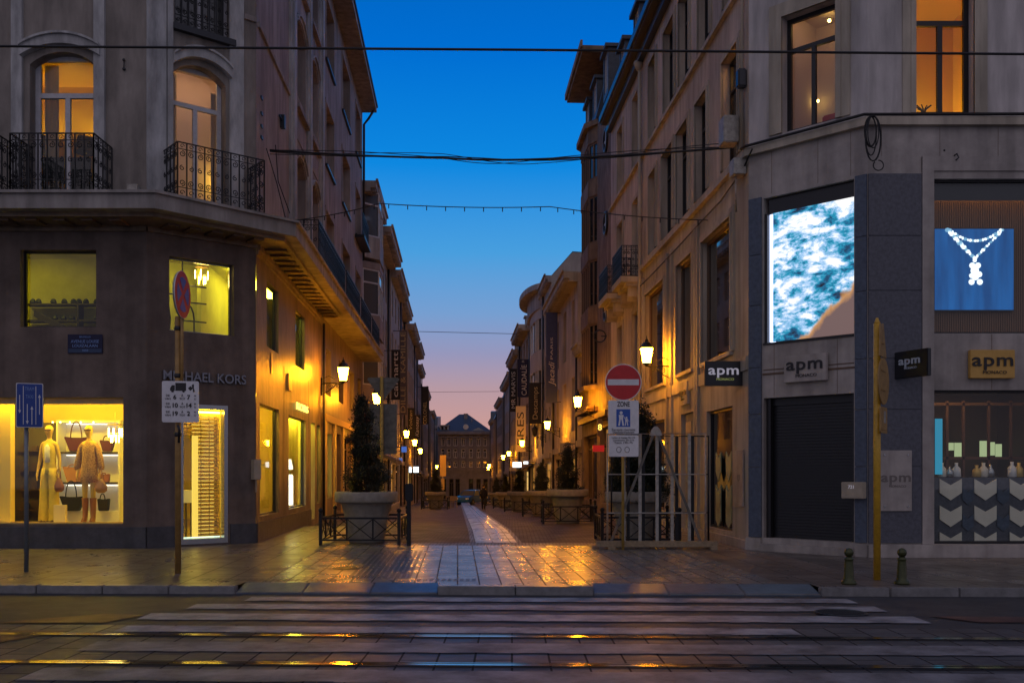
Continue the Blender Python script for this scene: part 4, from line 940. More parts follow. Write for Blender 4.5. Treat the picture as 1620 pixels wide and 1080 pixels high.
# ------------------------------------------------------------------ right corner building
RF = F(0, 19.1, 1, 0, 0, -1)
_rl = math.hypot(1.89, 1.85)
RC = F(5.13, 20.95, 1.89/_rl, -1.85/_rl, -1.85, -1.89)
RS = F(6.307, 0, -.0562, 1, -1, -.0562)
B3 = thing('corner_building', 'cream corner building on the right with blue granite shopfront, video screens and roller shutter', 'building', (8, 20, 0))
rs0, rs1 = RC.u(1208), RC.u(1351); gl = RF.u(1458); wl = RF.u(1478); wr = RF.u(1705)
wall(B3, RC, 0, _rl, -.1, 8.5, [(rs0, rs1, 4.39, 7.53), (rs0, rs1, .28, 3.26)], .32, 'stone_light')
wall(B3, RF, 7.02, 30, -.1, 8.5, [(wl, wr, 4.42, 7.47), (wl, wr, .26, 3.3), (wr+1, wr+4, .26, 3.3)], .3, 'stone_light')
rw1 = [(22.2,24.85,4.45,7.55),(25.85,27.7,4.45,7.55),(29.4,32.3,4.4,7.55)]
rw0 = [(22.2,24.5,.3,3.2),(25.5,27.3,.1,3.3),(29.5,32.2,.5,3.3)]
wall(B3, RS, 20.95, 33.0, -.1, 8.5, rw1+rw0, .16, 'cream2')
cols = [(24.4,25.6),(26.4,27.8),(28.3,29.8),(30.7,31.8)]
rw2 = [(21.7,22.98,8.82,11.35)]+[(a,b,8.82,11.35) for a,b in cols]
rw3 = [(22.1,22.9,12.62,15.0),(24.15,25.3,12.62,15.0),(26.3,27.5,12.62,15.0),(28.1,29.5,12.62,15.0),(30.7,31.8,12.62,15.0)]
wall(B3, RS, 20.95, 33.0, 8.5, 15.9, rw2+rw3, .22, 'cream')
cu0, cu1 = RC.u(1238), RC.u(1323); fu0, fu1 = RF.u(1448), RF.u(1540)
wall(B3, RC, 0, _rl, 8.5, 20, [(cu0, cu1, 8.82, 11.25), (cu0, cu1, 12.7, 15)], .25, 'cream_front')
wall(B3, RF, 7.02, 30, 8.5, 20, [(fu0, fu1, 8.76, 11.35), (fu0+4, fu1+4, 8.76, 11.35), (fu0, fu1, 12.7, 15)], .25, 'cream_front')
for q in rw2[1:]+rw3[1:]: window(B3, RS, *q, .18, 2, .72, 'frame_dark', 'pane', .07)
window(B3, RS, *rw3[0], .18, 1, .72, 'frame_dark', 'pane', .07)
window(B3, RS, *rw2[0], .18, 1, .72, 'frame_dark', 'glass', .07)
room(B3, RS, 21.65, 23.0, 8.8, 11.5, -.36, -.9, 'interior_orange')
g = MB(); g.box(RS, 21.9, 22.9, -.5, -.6, 11.3, 11.34); obj('ceiling_lamp', g, 'room_light2', B3)
window(B3, RC, cu0, cu1, 8.82, 11.25, .22, 2, .72, 'frame_dark', 'glass', .09); window(B3, RF, fu0, fu1, 8.76, 11.35, .22, 2, .72, 'frame_dark', 'glass', .1)
window(B3, RF, fu0+4, fu1+4, 8.76, 11.35, .22, 2, .72, 'frame_dark', 'pane', .1)
window(B3, RC, cu0, cu1, 12.7, 15, .22, 2, .72, 'frame_dark', 'pane', .09); window(B3, RF, fu0, fu1, 12.7, 15, .22, 2, .72, 'frame_dark', 'pane', .1)
room(B3, RC, cu0-.1, cu1+.1, 8.75, 11.6, -.3, -1.7, 'interior_pink'); room(B3, RF, fu0-.05, fu1+.6, 8.7, 11.6, -.3, -2.2, 'interior_orange')
g = MB(); g.box(RC, cu0+.2, cu1-.2, -.5, -.6, 11.54, 11.58); obj('ceiling_lamp', g, 'room_light2', B3)
g = MB(); g.wbox(fu0+.3, fu1-.2, 20.9, 21.1, 8.8, 8.86); obj('added_lamp', g, 'room_light3', B3)  # glowing slab added below sill level to brighten the orange room
for px, py in ((1312,33),(1271,80)): u, z = RC.at(px, py, -1.2); g = MB(); g.ball(RC.p(u,-1.2,z), .035, 8); obj('spot_lamp', g, 'spot_light', B3)
for px, py in ((1294,160),(1263,191)): u, z = RC.at(px, py, -1.5); g = MB(); g.ball(RC.p(u,-1.5,z), .03, 8); obj('spot_lamp', g, 'spot_light', B3)
u, z = RC.at(1312,187,-.6); g = MB(); g.box(RC, u-.12, u+.3, -.5, -.8, 8.76, z+.05); one('armchair', g, 'red', 'top of a red chair inside the pinkish corner window', 'chair', RC.p(u,-.65,8.76), bevel=.03)
g = MB(); u, z = RF.at(1461, 178, -.4); g.lathe((u, 19.5, 8.74), [(.06,0),(.08,.05),(.05,.1)], 8)
random.seed(2)
for k in range(9): a = k*.7; g.tube([(u,19.5,8.84),(u+.05*math.cos(a),19.5+.05*math.sin(a),8.98),(u+.16*math.cos(a),19.5+.1*math.sin(a),9.02+.05*random.random())], .012, 5)
one('potted_plant', g, 'leaf', 'small potted plant silhouetted on the right orange window sill', 'plant', (u,19.5,8.74))
# ledges, granite, surrounds
g = MB()
g.box(RC, -.05, _rl+.02, 0, .12, 8.5, 8.66); g.box(RF, 6.95, 30, 0, .12, 8.5, 8.659); g.box(RS, 20.95, 33.0, 0, .12, 8.5, 8.66)
g.box(RS, 20.95, 33.0, 0, .11, 12.34, 12.46); g.box(RC, -.03, _rl, 0, .1, 12.34, 12.459); g.box(RF, 6.98, 30, 0, .1, 12.34, 12.458)
obj('string_course', g, 'cream2', B3)
g = MB()
for q in rw2+rw3: surround(g, RS, *q, .16, .035); surround(g, RS, *q, .05, .06)
surround(g, RC, cu0, cu1, 8.82, 11.25, .3, .04); surround(g, RF, fu0, fu1, 8.76, 11.35, .26, .04); surround(g, RF, fu0, fu1, 8.76, 11.35, .1, .06); surround(g, RC, cu0, cu1, 8.82, 11.25, .12, .06)
for q in rw1: surround(g, RS, *q, .2, .05); surround(g, RS, *q, .07, .08)
for u in (25.2,25.45,28.3,28.9,32.7): g.box(RS, u, u+.16, 0, .07, .1, 8.2)
g.box(RS, 21.0, 33, 0, .05, 3.9, 4.2)
obj('moulding', g, 'cream2', B3)
g = MB(); jz = [.28,1.79,2.92,3.92,5.26,6.34,7.57]
for a, b in zip(jz, jz[1:]):
    g.box(RC, .01, rs0-.04, 0, .035, a+.006, b-.006); g.box(RC, rs1+.03, _rl-.004, 0, .035, a+.006, b-.006, 0); g.box(RF, 7.02+.012, gl-.01, 0, .035, a+.006, b-.006, 1)
obj('granite_cladding', g, ['granite','granite2'], B3, bevel=.004)
g = MB()
g.box(RC, -.05, rs0-.04, 0, .07, 0, .27); g.box(RC, rs1+.03, _rl+.03, 0, .07, 0, .27); g.box(RC, rs0-.04, rs1+.03, 0, .14, 0, .16); g.box(RF, 7.0, 30, 0, .12, 0, .255); g.box(RS, 20.95, 25.4, 0, .08, 0, .2); g.box(RS, 27.5, 33, 0, .08, 0, .2)
obj('plinth', g, 'stone_light', B3, bevel=.008)
g = MB(); g.box(RF, gl, wl-.02, 0, .045, .26, 7.9); g.box(RF, gl, 30, 0, .03, 7.62, 7.9)
g.box(RF, wr+.02, wr+.5, 0, .045, .26, 7.62); obj('pilaster', g, 'stone_light', B3)
g = MB(); g.box(RC, rs0-.02, rs1+.02, .0, .012, 3.75, 3.79); g.box(RC, rs0, rs1, .0, .01, 3.85, 3.87)
for u in (rs0+.25, rs1-.35): g.box(RC, u-.004, u+.004, 0, .004, 3.27, 4.38)
u = RF.u(1569); g.box(RF, u-.004, u+.004, 0, .004, 3.31, 4.4)
for k in range(14): u = 7.3+k*1.15; g.box(RF, u-.003, u+.003, 0, .004, 7.92, 8.49)
for u in (.55,1.6,2.3): g.box(RC, u-.003, u+.003, 0, .004, 7.6, 8.49)
obj('panel_joint', g, 'frame_brown', B3)
# roof, gutter and dormers over the side street
def mansard(parent, fr, u0, u1, z0, h, w0=-.15, back=1.5, m='slate', deep=8):
    g = MB(); P = fr.p
    a = [P(u0,w0,z0), P(u1,w0,z0), P(u1,w0-back,z0+h), P(u0,w0-back,z0+h), P(u0,w0-deep,z0+h+.6), P(u1,w0-deep,z0+h+.6), P(u0,w0-deep,z0-1), P(u1,w0-deep,z0-1)]
    g.add(a, [(0,1,2,3), (3,2,5,4), (0,3,4,6), (1,7,5,2)]); return obj('roof', g, m, parent)
def dormer(parent, fr, u, z, wd=1.3, h=1.9, w=-.25, fm='frame_white', wm='stucco', pm='pane'):
    g = MB(); g.box(fr, u-wd/2, u-wd/2+.16, w-1.8, w, z, z+h); g.box(fr, u+wd/2-.16, u+wd/2, w-1.8, w, z, z+h); g.box(fr, u-wd/2-.12, u+wd/2+.12, w-2.2, w+.14, z+h, z+h+.14); g.box(fr, u-wd/2+.16, u+wd/2-.16, w-.2, w, z, z+.25)
    o = obj('dormer', g, wm, parent); g = MB()
    a, b, c, d = u-wd/2+.16, u+wd/2-.16, z+.25, z+h
    g.box(fr, a, a+.07, w-.12, w-.04, c, d); g.box(fr, b-.07, b, w-.12, w-.04, c, d); g.box(fr, a+.07, b-.07, w-.12, w-.04, d-.07, d); g.box(fr, a+.07, b-.07, w-.12, w-.04, c, c+.07); g.box(fr, u-.03, u+.03, w-.12, w-.04, c+.07, d-.07)
    obj('frame', g, fm, o); g = MB(); g.quad(fr.p(a,w-.09,c), fr.p(b,w-.09,c), fr.p(b,w-.09,d), fr.p(a,w-.09,d)); obj('pane', g, pm, o)
mansard(B3, RS, 20.95, 39.8, 16.2, 3.6)
g = MB(); g.box(RS, 20.95, 39.8, -.3, .42, 15.9, 16.15); g.box(RS, 20.95, 39.82, .42, .5, 15.98, 16.22); g.box(RS, 20.95, 39.8, 0, .2, 15.6, 15.899); obj('gutter', g, 'gutter', B3)
for u in (23.6,26.2,28.8,31.9,35.2,38.2): dormer(B3, RS, u, 16.35, 1.25, 2.1, -.2, wm='slate')
g = MB(); g.tube([RS.p(33.0,.1,15.7), RS.p(33.0,.09,8.4), RS.p(33.15,.09,7.9), RS.p(33.15,.09,0)], .06); g.lathe(RS.p(33.0,.14,15.35), [(.07,0),(.16,.2),(.16,.3)], 10); obj('downpipe', g, 'cream2', B3)
g = MB(); g.tube([RS.p(21.25,.06,16), RS.p(21.25,.06,8.7)], .035); obj('downpipe', g, 'cream2', B3)
# large dark first floor windows and ground floor of the side
for q in rw1: window(B3, RS, *q, .12, 1, None, 'frame_brown', 'pane_mirror', .09, sill='cream2')
window(B3, RS, *rw0[0], .12, 1, None, 'frame_dark', 'pane', .06); window(B3, RS, *rw0[2], .12, 2, .85, 'frame_brown', 'pane', .07)
g = MB(); u0, u1, z0, z1 = rw0[1]; g.box(RS, u0, u1, -.2, -.12, z0, z1)
for a in (.15,.95): g.box(RS, u0+a, u0+a+.7, -.12, -.09, z0+.3, z0+1.3); g.box(RS, u0+a, u0+a+.7, -.12, -.09, z0+1.5, z1-.2)
d = obj('door', g, 'cream2', B3, bevel=.01); g = MB(); g.box(RS, u0+.87, u0+.9, -.09, -.03, 1.1, 1.4); obj('handle', g, 'gold', d)
g = MB()
for u in (22.75, 23.65):
    for z in (.35,.75,1.55):
        s = .22; g.prism(RS, [(u-s,z+.62),(u,z+.45),(u+s,z+.62),(u+s,z+.15),(u,z-.1 if z > .4 else z),(u-s,z+.15)], -.085, -.06)
obj('window_decoration', g, 'arrowgreen', B3)
# roller shutter
g = MB(); n = 46
for i in range(n):
    z = .3+i*(2.92/n); h = 2.92/n
    g.prism(F(*RC.p(0,0,0)[:2], RC.d[0], RC.d[1], RC.n[0], RC.n[1]), [(rs0+.12,z),(rs1-.1,z),(rs1-.1,z+h*.82),(rs0+.12,z+h*.82)], -.26, -.235 if i % 2 else -.232)
g.box(RC, rs0, rs1, -.31, -.262, .28, 3.26); g.box(RC, rs0+.11, rs1-.09, -.26, -.2, 3.1, 3.26)
sh = obj('roller_shutter', g, 'blackpaint', B3)
g = MB(); g.box(RC, rs0+.02, rs0+.11, -.28, -.1, .28, 3.25); g.box(RC, rs1-.09, rs1-.01, -.28, -.1, .28, 3.25); obj('guide_rail', g, 'frame_dark', sh)
# screens
def uvquad(name, parent, pts, m):
    o0 = base(parent); me = bpy.data.meshes.new(name); me.from_pydata([tuple(Vector(p)-o0) for p in pts], [], [(0,1,2,3)])
    uv = me.uv_layers.new(name='UVMap')
    for i, c in enumerate(((0,0),(1,0),(1,1),(0,1))): uv.data[i].uv = c
    me.materials.append(M[m]); o = link(name, me, parent); ORG[o.name] = o0; return o
V1 = thing('video_screen', 'large bright video screen showing white and teal rushing water over the shutter', 'screen', RC.p((rs0+rs1)/2, -.2, 4.4))
g = MB(); g.box(RC, rs0+.01, rs1-.01, -.32, -.24, 4.40, 7.52); obj('housing', g, 'frame_dark', V1)
g = MB(); g.box(RC, rs0+.01, rs0+.07, -.24, -.04, 4.42, 7.2); g.box(RC, rs0+.07, rs1-.01, -.24, -.1, 7.2, 7.5); g.box(RC, rs0+.0, rs1, -.24, .03, 4.395, 4.43); obj('frame', g, 'frame_dark', V1)
g = MB(); g.box(RC, rs0+.09, rs0+.16, -.235, -.1, 4.46, 7.18); obj('light_edge', g, 'edge_light', V1)
uvquad('display', V1, [RC.p(rs0+.17,-.1,4.46), RC.p(rs1-.015,-.1,4.46), RC.p(rs1-.015,-.1,7.2), RC.p(rs0+.17,-.1,7.2)], 'water_screen')
V2 = thing('video_screen', 'blue video screen showing a white chain necklace with a pendant', 'screen', RF.p(wl+.8, -.35, 4.9))
a, b = RF.u(1479,-.35), RF.u(1604,-.35); c, d = PZ(490,19.45), PZ(362,19.45)
g = MB(); g.box(RF, a-.02, b+.02, -.42, -.37, c-.02, d+.02); obj('housing', g, 'frame_dark', V2)
uvquad('display', V2, [RF.p(a,-.36,c), RF.p(b,-.36,c), RF.p(b,-.36,d), RF.p(a,-.36,d)], 'blue_screen')
g = MB(); f = front(19.45)
def chain(p, q, n, sag, r):
    for i in range(n+1):
        t = i/n; x = p[0]+(q[0]-p[0])*t; y = p[1]+(q[1]-p[1])*t+sag*4*t*(1-t)
        g.disc(f, PX(x,19.45), PZ(y,19.45), r*random.uniform(.8,1.15), 0, .006, 8, su=.7 if i%2 else 1.2, m=1 if i%3==0 else 0)
chain((1499,364),(1541,408),13,0,.045); chain((1586,364),(1543,408),14,0,.03); chain((1503,364),(1583,364),20,17,.03)
for x, y, r in ((1542,412,.04),(1538,420,.06),(1547,420,.06),(1542,428,.085),(1537,436,.05),(1549,434,.06),(1543,438,.07),(1537,446,.06),(1550,446,.06)): g.disc(f, PX(x,19.45), PZ(y,19.45), r, .0, .008, 12)
obj('necklace_picture', g, ['screen_white','screen_pale'], V2)
g = MB(); random.seed(9)
for i in range(62): u = wl+.02+i*.045; g.box(RF, u, u+.03, -.5, -.46, 4.45, 7.15)
g.box(RF, wl, wr, -.6, -.5, 4.4, 7.47); obj('slatted_panel', g, 'slatwood', B3)
g = MB(); g.box(RF, wl+.1, wr, -.28, -.32, 7.36, 7.4); obj('glow_strip', g, 'warm_dim', B3)  # strip added out of sight behind the pelmet to light the slats
window(B3, RF, wl, wr, 4.42, 7.47, .12, 1, None, 'frame_dark', 'glass', .04)
g = MB(); g.box(RF, wl, wr, -.24, -.2, 7.1, 7.46); obj('pelmet', g, 'frame_dark', B3)
# right shop window
window(B3, RF, wl, wr, .26, 3.3, .14, 1, None, 'frame_dark', 'glass', .05)
room(B3, RF, wl-.02, wr+.02, .2, 3.75, -.3, -3.2, 'interior_dark', fm='floor_wood')
g = MB()
for z in (1.95, 3.1): g.box(RF, wl+.45, wr, -1.5, -1.55, z, z+.06)
for px in (1497,1523,1563,1598): u = RF.u(px,-1.5); g.box(RF, u, u+.05, -1.5, -1.55, .3, 3.2)
obj('shop_fitting', g, 'frame_warm', B3)
g = MB()
for x0, x1, y0, y1 in ((1500,1509,700,712),(1511,1522,700,724),(1551,1562,697,722),(1564,1574,699,720),(1576,1585,702,722)):
    g.box(RF, RF.u(x0,-2.6), RF.u(x1,-2.6), -2.6, -2.64, PZ(y1,21.7), PZ(y0,21.7))
obj('glass_reflection', g, 'reflection_glow', B3)  # glowing boxes imitate lit rectangles reflected in the shop glass
g = MB(); g.box(RF, RF.u(1480,-.4), RF.u(1491,-.4), -.4, -.43, PZ(750,19.5), PZ(662,19.5)); obj('cyan_panel', g, 'cyan_glow', B3)
g = MB(); g.wbox(8.4,9.6,20.2,20.5,3.66,3.7); obj('ceiling_light', g, 'warm_dim', B3)
g = MB(); g.wbox(8.4,10.8,19.55,19.67,3.6,3.64); obj('ceiling_light', g, 'warm_dim', B3)
t = thing('display_counter', 'chevron patterned black and white counter in the right shop window', 'counter', (9.3,19.7,.3))
yw = 19.1+.42; f = front(yw); g = MB(); g.box(f, wl+.02, wr, -.4, -.01, .27, PZ(755,yw)); obj('counter', g, 'granite2', t); g = MB(); g2 = MB()
for x0, x1 in ((1486,1521),(1541,1576),(1597,1632)):
    for y in (757,799,841):
        u0, u1 = PX(x0,yw), PX(x1,yw); um = (u0+u1)/2; k = yw/FP
        zz = [PZ(v,yw) for v in (y,y+10,y+22,y+34)]; zz = [max(z, .3) for z in zz]
        g.prism(f, [(u0,zz[0]),(um,zz[1]),(u1,zz[0]),(u1,zz[2]),(um,zz[3]),(u0,zz[2])], .0, .02)
for x0, x1 in ((1522,1540),(1577,1596)):
    for y in (770,812):
        u0, u1 = PX(x0,yw), PX(x1,yw); um = (u0+u1)/2; zz = [PZ(v,yw) for v in (y,y+8,y+20,y+28)]
        g2.prism(f, [(u0,zz[0]),(um,zz[1]),(u1,zz[0]),(u1,zz[2]),(um,zz[3]),(u0,zz[2])], 0, .02)
obj('chevron_panel', g, 'chev_light', t); obj('chevron_panel', g2, 'granite', t)
random.seed(11)
for i, px in enumerate((1490,1502,1513,1545,1556,1567,1601,1612)):
    u = PX(px, yw+.2); h = (.30,.22,.3,.25,.3,.26,.32,.3)[i]; g = MB(); z = PZ(755,yw)
    g.lathe((u,yw+.2,z), [(.05,0),(.09,.02),(.08,h*.6),(.03,h*.8),(.035,h)], 12)
    one('jewellery_bust', g, ['chev_light','steel','white','gold'][i % 4], ['tall pale','short metal','tall white','gilt','second pale','second metal','second white','second gilt'][i]+' jewellery stand on the chevron counter', 'display stand', (u,yw+.2,z), 'jewellery stands on the chevron counter')
# signs of the right shop
def logo(g, fr, u, z, w, s, flip=1, m=0, sub=True, m2=None):
    text(g, fr, 'apm', u, z, w, s, m, flip, .006, 0, 1.3, .004, spacing=1.08)
    if sub: text(g, fr, 'MONACO', u+s*.1*flip, z-s*.66, w, s*.25, m if m2 is None else m2, flip, .004, 0, 1.15)
SG = 'apm'
u0, u1 = RC.u(1240,.12), RC.u(1307,.12); z0, z1 = RC.z(1275,603,.12), RC.z(1275,560,.12)
t = thing('shop_sign', 'pale square sign with dark lettering above the roller shutter', 'sign', RC.p(u0,.06,z0)); g = MB()
g.box(RC, u0, u1, .02, .12, z0, z1); obj('panel', g, 'stone_light', t, bevel=.01); g = MB(); logo(g, RC, (u0+u1)/2, z0+.36, .135, .36); obj('lettering', g, 'letters_dark', t)
u0, u1 = RF.u(1535,.12), RF.u(1606,.12); z0, z1 = PZ(598,18.98), PZ(553,18.98)
t = thing('shop_sign', 'square sign with orange light in its colour and dark lettering above the chevron shop window', 'sign', RF.p(u0,.06,z0)); g = MB()
g.box(RF, u0, u1, .02, .12, z0, z1); obj('panel', g, 'orange_lit_sign', t, bevel=.01); g = MB(); logo(g, RF, (u0+u1)/2, z0+.35, .135, .36); obj('lettering', g, 'letters_dark', t)
Yp = 21.4; f = front(Yp); x0, x1 = PX(1115,Yp), PX(1175,Yp); z0, z1 = PZ(610,Yp), PZ(571,Yp)
t = thing('projecting_sign', 'black projecting sign with white lettering on the side street corner', 'sign', (x1,Yp,z0)); g = MB(); g.box(f, x0, x1, -.1, 0, z0, z1); obj('panel', g, 'blackpaint', t, bevel=.01)
g = MB(); logo(g, f, (x0+x1)/2, z0+.34, .008, .30, m2=1); obj('lettering', g, ['letters_white','letters_gilt'], t)
u = RF.u(1413); z0, z1 = PZ(600,19.1), PZ(558,19.1)
fs = F(u+.0, 19.1, 0, -1, -1, 0)
fs = F(u, 19.1, .42, -1, -1, -.42); t = thing('projecting_sign', 'black projecting sign with white lettering on the blue granite pier', 'sign', (u,19.1,z0)); g = MB(); g.box(fs, .0, .80, -.1, 0, z0, z1); obj('panel', g, 'blackpaint', t, bevel=.01)
g = MB(); logo(g, fs, .39, z0+.33, .008, .22); obj('lettering', g, 'letters_dim', t)
u0, z1 = RF.at(1393,712,.08); u1, z0 = RF.at(1443,808,.08)
t = thing('wall_plaque', 'large blank stone plaque with faint engraved lettering on the granite pier', 'plaque', RF.p(u0,.05,z0)); g = MB(); g.box(RF, u0, u1, .045, .075, z0, z1); obj('plate', g, 'stone_light', t, bevel=.006)
g = MB(); logo(g, RF, (u0+u1)/2, z0+.66, .078, .26); obj('lettering', g, 'engraved', t)
g = MB()
for a in (u0+.08, u1-.08):
    for b in (z0+.09, z1-.09): g.disc(RF, a, b, .018, .075, .09, 10)
obj('bolt', g, 'steel', t)
u1 = _rl-.03; u0 = u1-.42; z0, z1 = PZ(788,19.2), PZ(762,19.2)
t = thing('intercom_box', 'brown metal box on the granite beside the roller shutter', 'box', RC.p(u0,.05,z0)); g = MB(); g.box(RC, u0, u1+.03, .04, .2, z0, z1); obj('case', g, 'beige_metal', t, bevel=.01)
g = MB(); text(g, RC, '721', (u0+u1)/2, z1-.1, .203, .09); obj('lettering', g, 'letters_white', t)
g = MB(); u, z0 = RS.at(1172,800); z1 = RS.z(1172,712); g.box(RS, u-.3, u+.32, .02, .05, z0, z1); text(g, RS, 'U', u, (z0+z1)/2, .054, .22, 1, -1)
one('wall_plaque', g, ['stone_light','engraved'], 'narrow stone plaque on the side wall left of the granite corner', 'plaque', RS.p(u,.02,z0))
g = MB(); u, z = RS.at(1085,620); logo(g, RS, u, z, .1, .32, -1); g.box(RS, u-.45, u+.45, .0, .07, z-.35, z+.28, 1)
one('wall_letters', g, ['letters_dark','cream2'], 'shop name on a pale panel above the cream side door', 'sign', RS.p(u,.05,z))
# boxes and cables on the right building
g = MB(); u, z = RS.at(1168,213); g.box(RS, u-.25, u+.2, .05, .4, z-.25, z+.35); g.box(RS, u-.1, u+.1, 0, .05, z-.2, z+.2)
one('camera_box', g, 'galv', 'grey box under the lit side window at the street corner', 'junction box', RS.p(u,.05,z), bevel=.02)
g = MB(); u, z = RS.at(1178,272); g.box(RS, u-.2, u+.15, .02, .3, z-.1, z+.25); g.tube([RS.p(u,.2,z-.1), RS.p(u,.2,z-.5), RS.p(u+.3,.1,z-.8)], .02)
one('cable_box', g, 'galv', 'small grey cable box below the ledge at the street corner', 'junction box', RS.p(u,.02,z), bevel=.02)
g = MB(); u, z = RS.at(1180,125); g.box(RS, u-.1, u+.1, .0, .2, z-.2, z+.2); one('wall_camera', g, 'gutter', 'small black wall camera beside the upper lit side window', 'camera', RS.p(u,.1,z), bevel=.03)
g = MB(); random.seed(4); c = RF.p(7.02,.2,8.62)
for k in range(7):
    a = random.uniform(-.3,.3); h = random.uniform(.55,.95); wd = random.uniform(.08,.17)
    g.tube([(c[0]+wd*math.sin(t)+a*.1, c[1]-.03*k*.3, c[2]-h/2+h/2*math.cos(t)) for t in [i*math.pi/10 for i in range(21)]], .012, 5)
g.tube([(c[0]+.14+.1*math.sin(t), c[1], c[2]-.95+.1*math.cos(t)) for t in [i*math.pi/8 for i in range(15)]], .012, 5)
one('cable_coil', g, 'wire', 'coil of black cable hanging from the ledge at the building edge', 'cable', c)
g = MB(); g.tube([RS.p(21,.16,8.68), RC.p(0,.16,8.69), RC.p(_rl,.15,8.70), RF.p(12,.15,8.70), RF.p(20,.15,8.70)], .03, 6)
one('ledge_cable', g, 'wire', 'black cable running along the ledge over the video screens', 'cable', RC.p(0,.16,8.69))
pts = [RS.at(*p, .06) for p in ((1003,463),(1040,425),(1075,388),(1110,350),(1140,318),(1160,290),(1178,262),(1190,236))]
g = MB(); g.tube([RS.p(u,.06,z) for u, z in pts], .02, 6); one('wall_cable', g, 'wire', 'black cable climbing diagonally over the large dark side windows', 'cable', RS.p(*[pts[3][0],.06,pts[3][1]]))
g = MB(); u, z = RF.at(1510,246); g.tube([RF.p(u,0,z),RF.p(u,.1,z),RF.p(u+.03,.12,z-.08),RF.p(u-.02,.1,z-.13)], .015); g.ball(RF.p(u-.2,.0,z+.1), .02)
one('wall_hook', g, 'gutter', 'small black hook on the pale wall above the necklace screen', 'hook', RF.p(u,0,z))
# ------------------------------------------------------------------ second cream house on the right
B4 = thing('town_house', 'cream house with two small iron balconies, beyond the right corner building', 'building', RS.p(36,0,0))
c2 = [(33.7,34.8),(36.9,38.1)]
ops = [(a,b,z0,z1) for a, b in c2 for z0, z1 in ((.3,3.2),(4.5,7.3),(8.45,11.3),(12.62,15.0))]
wall(B4, RS, 33.0, 39.8, -.6, 15.9, ops, .22, 'cream')
for q in ops: window(B4, RS, *q, .2, 2, .75, 'frame_dark' if q[2] > 4 else 'frame_brown', 'pane', .07)
g = MB()
for q in ops: surround(g, RS, *q, .16, .04)
g.box(RS, 33.2, 39.8, 0, .11, 12.34, 12.46); g.box(RS, 33.2, 39.8, 0, .14, 3.9, 4.15)
obj('moulding', g, 'cream2', B4)
for a, b in c2:
    g = MB(); g.box(RS, a-.45, b+.45, 0, .7, 8.2, 8.4); g.box(RS, a-.35, b+.35, 0, .5, 8.08, 8.2)
    for u in (a-.2, b+.05): g.prism(RS, [(u,8.08),(u+.2,8.08),(u+.2,7.6),(u,7.75)], 0, .4)
    bl = obj('balcony', g, 'cream2', B4)
    g = MB(); railing_panel(g, RS, a-.42, b+.42, .67, 8.42, 9.45, .16)
    for u in (a-.42, b+.42): railing_panel(g, side(RS, u, .67, 0), 0, .66, 0, 8.42, 9.45, .16)
    obj('railing', g, 'iron', bl)

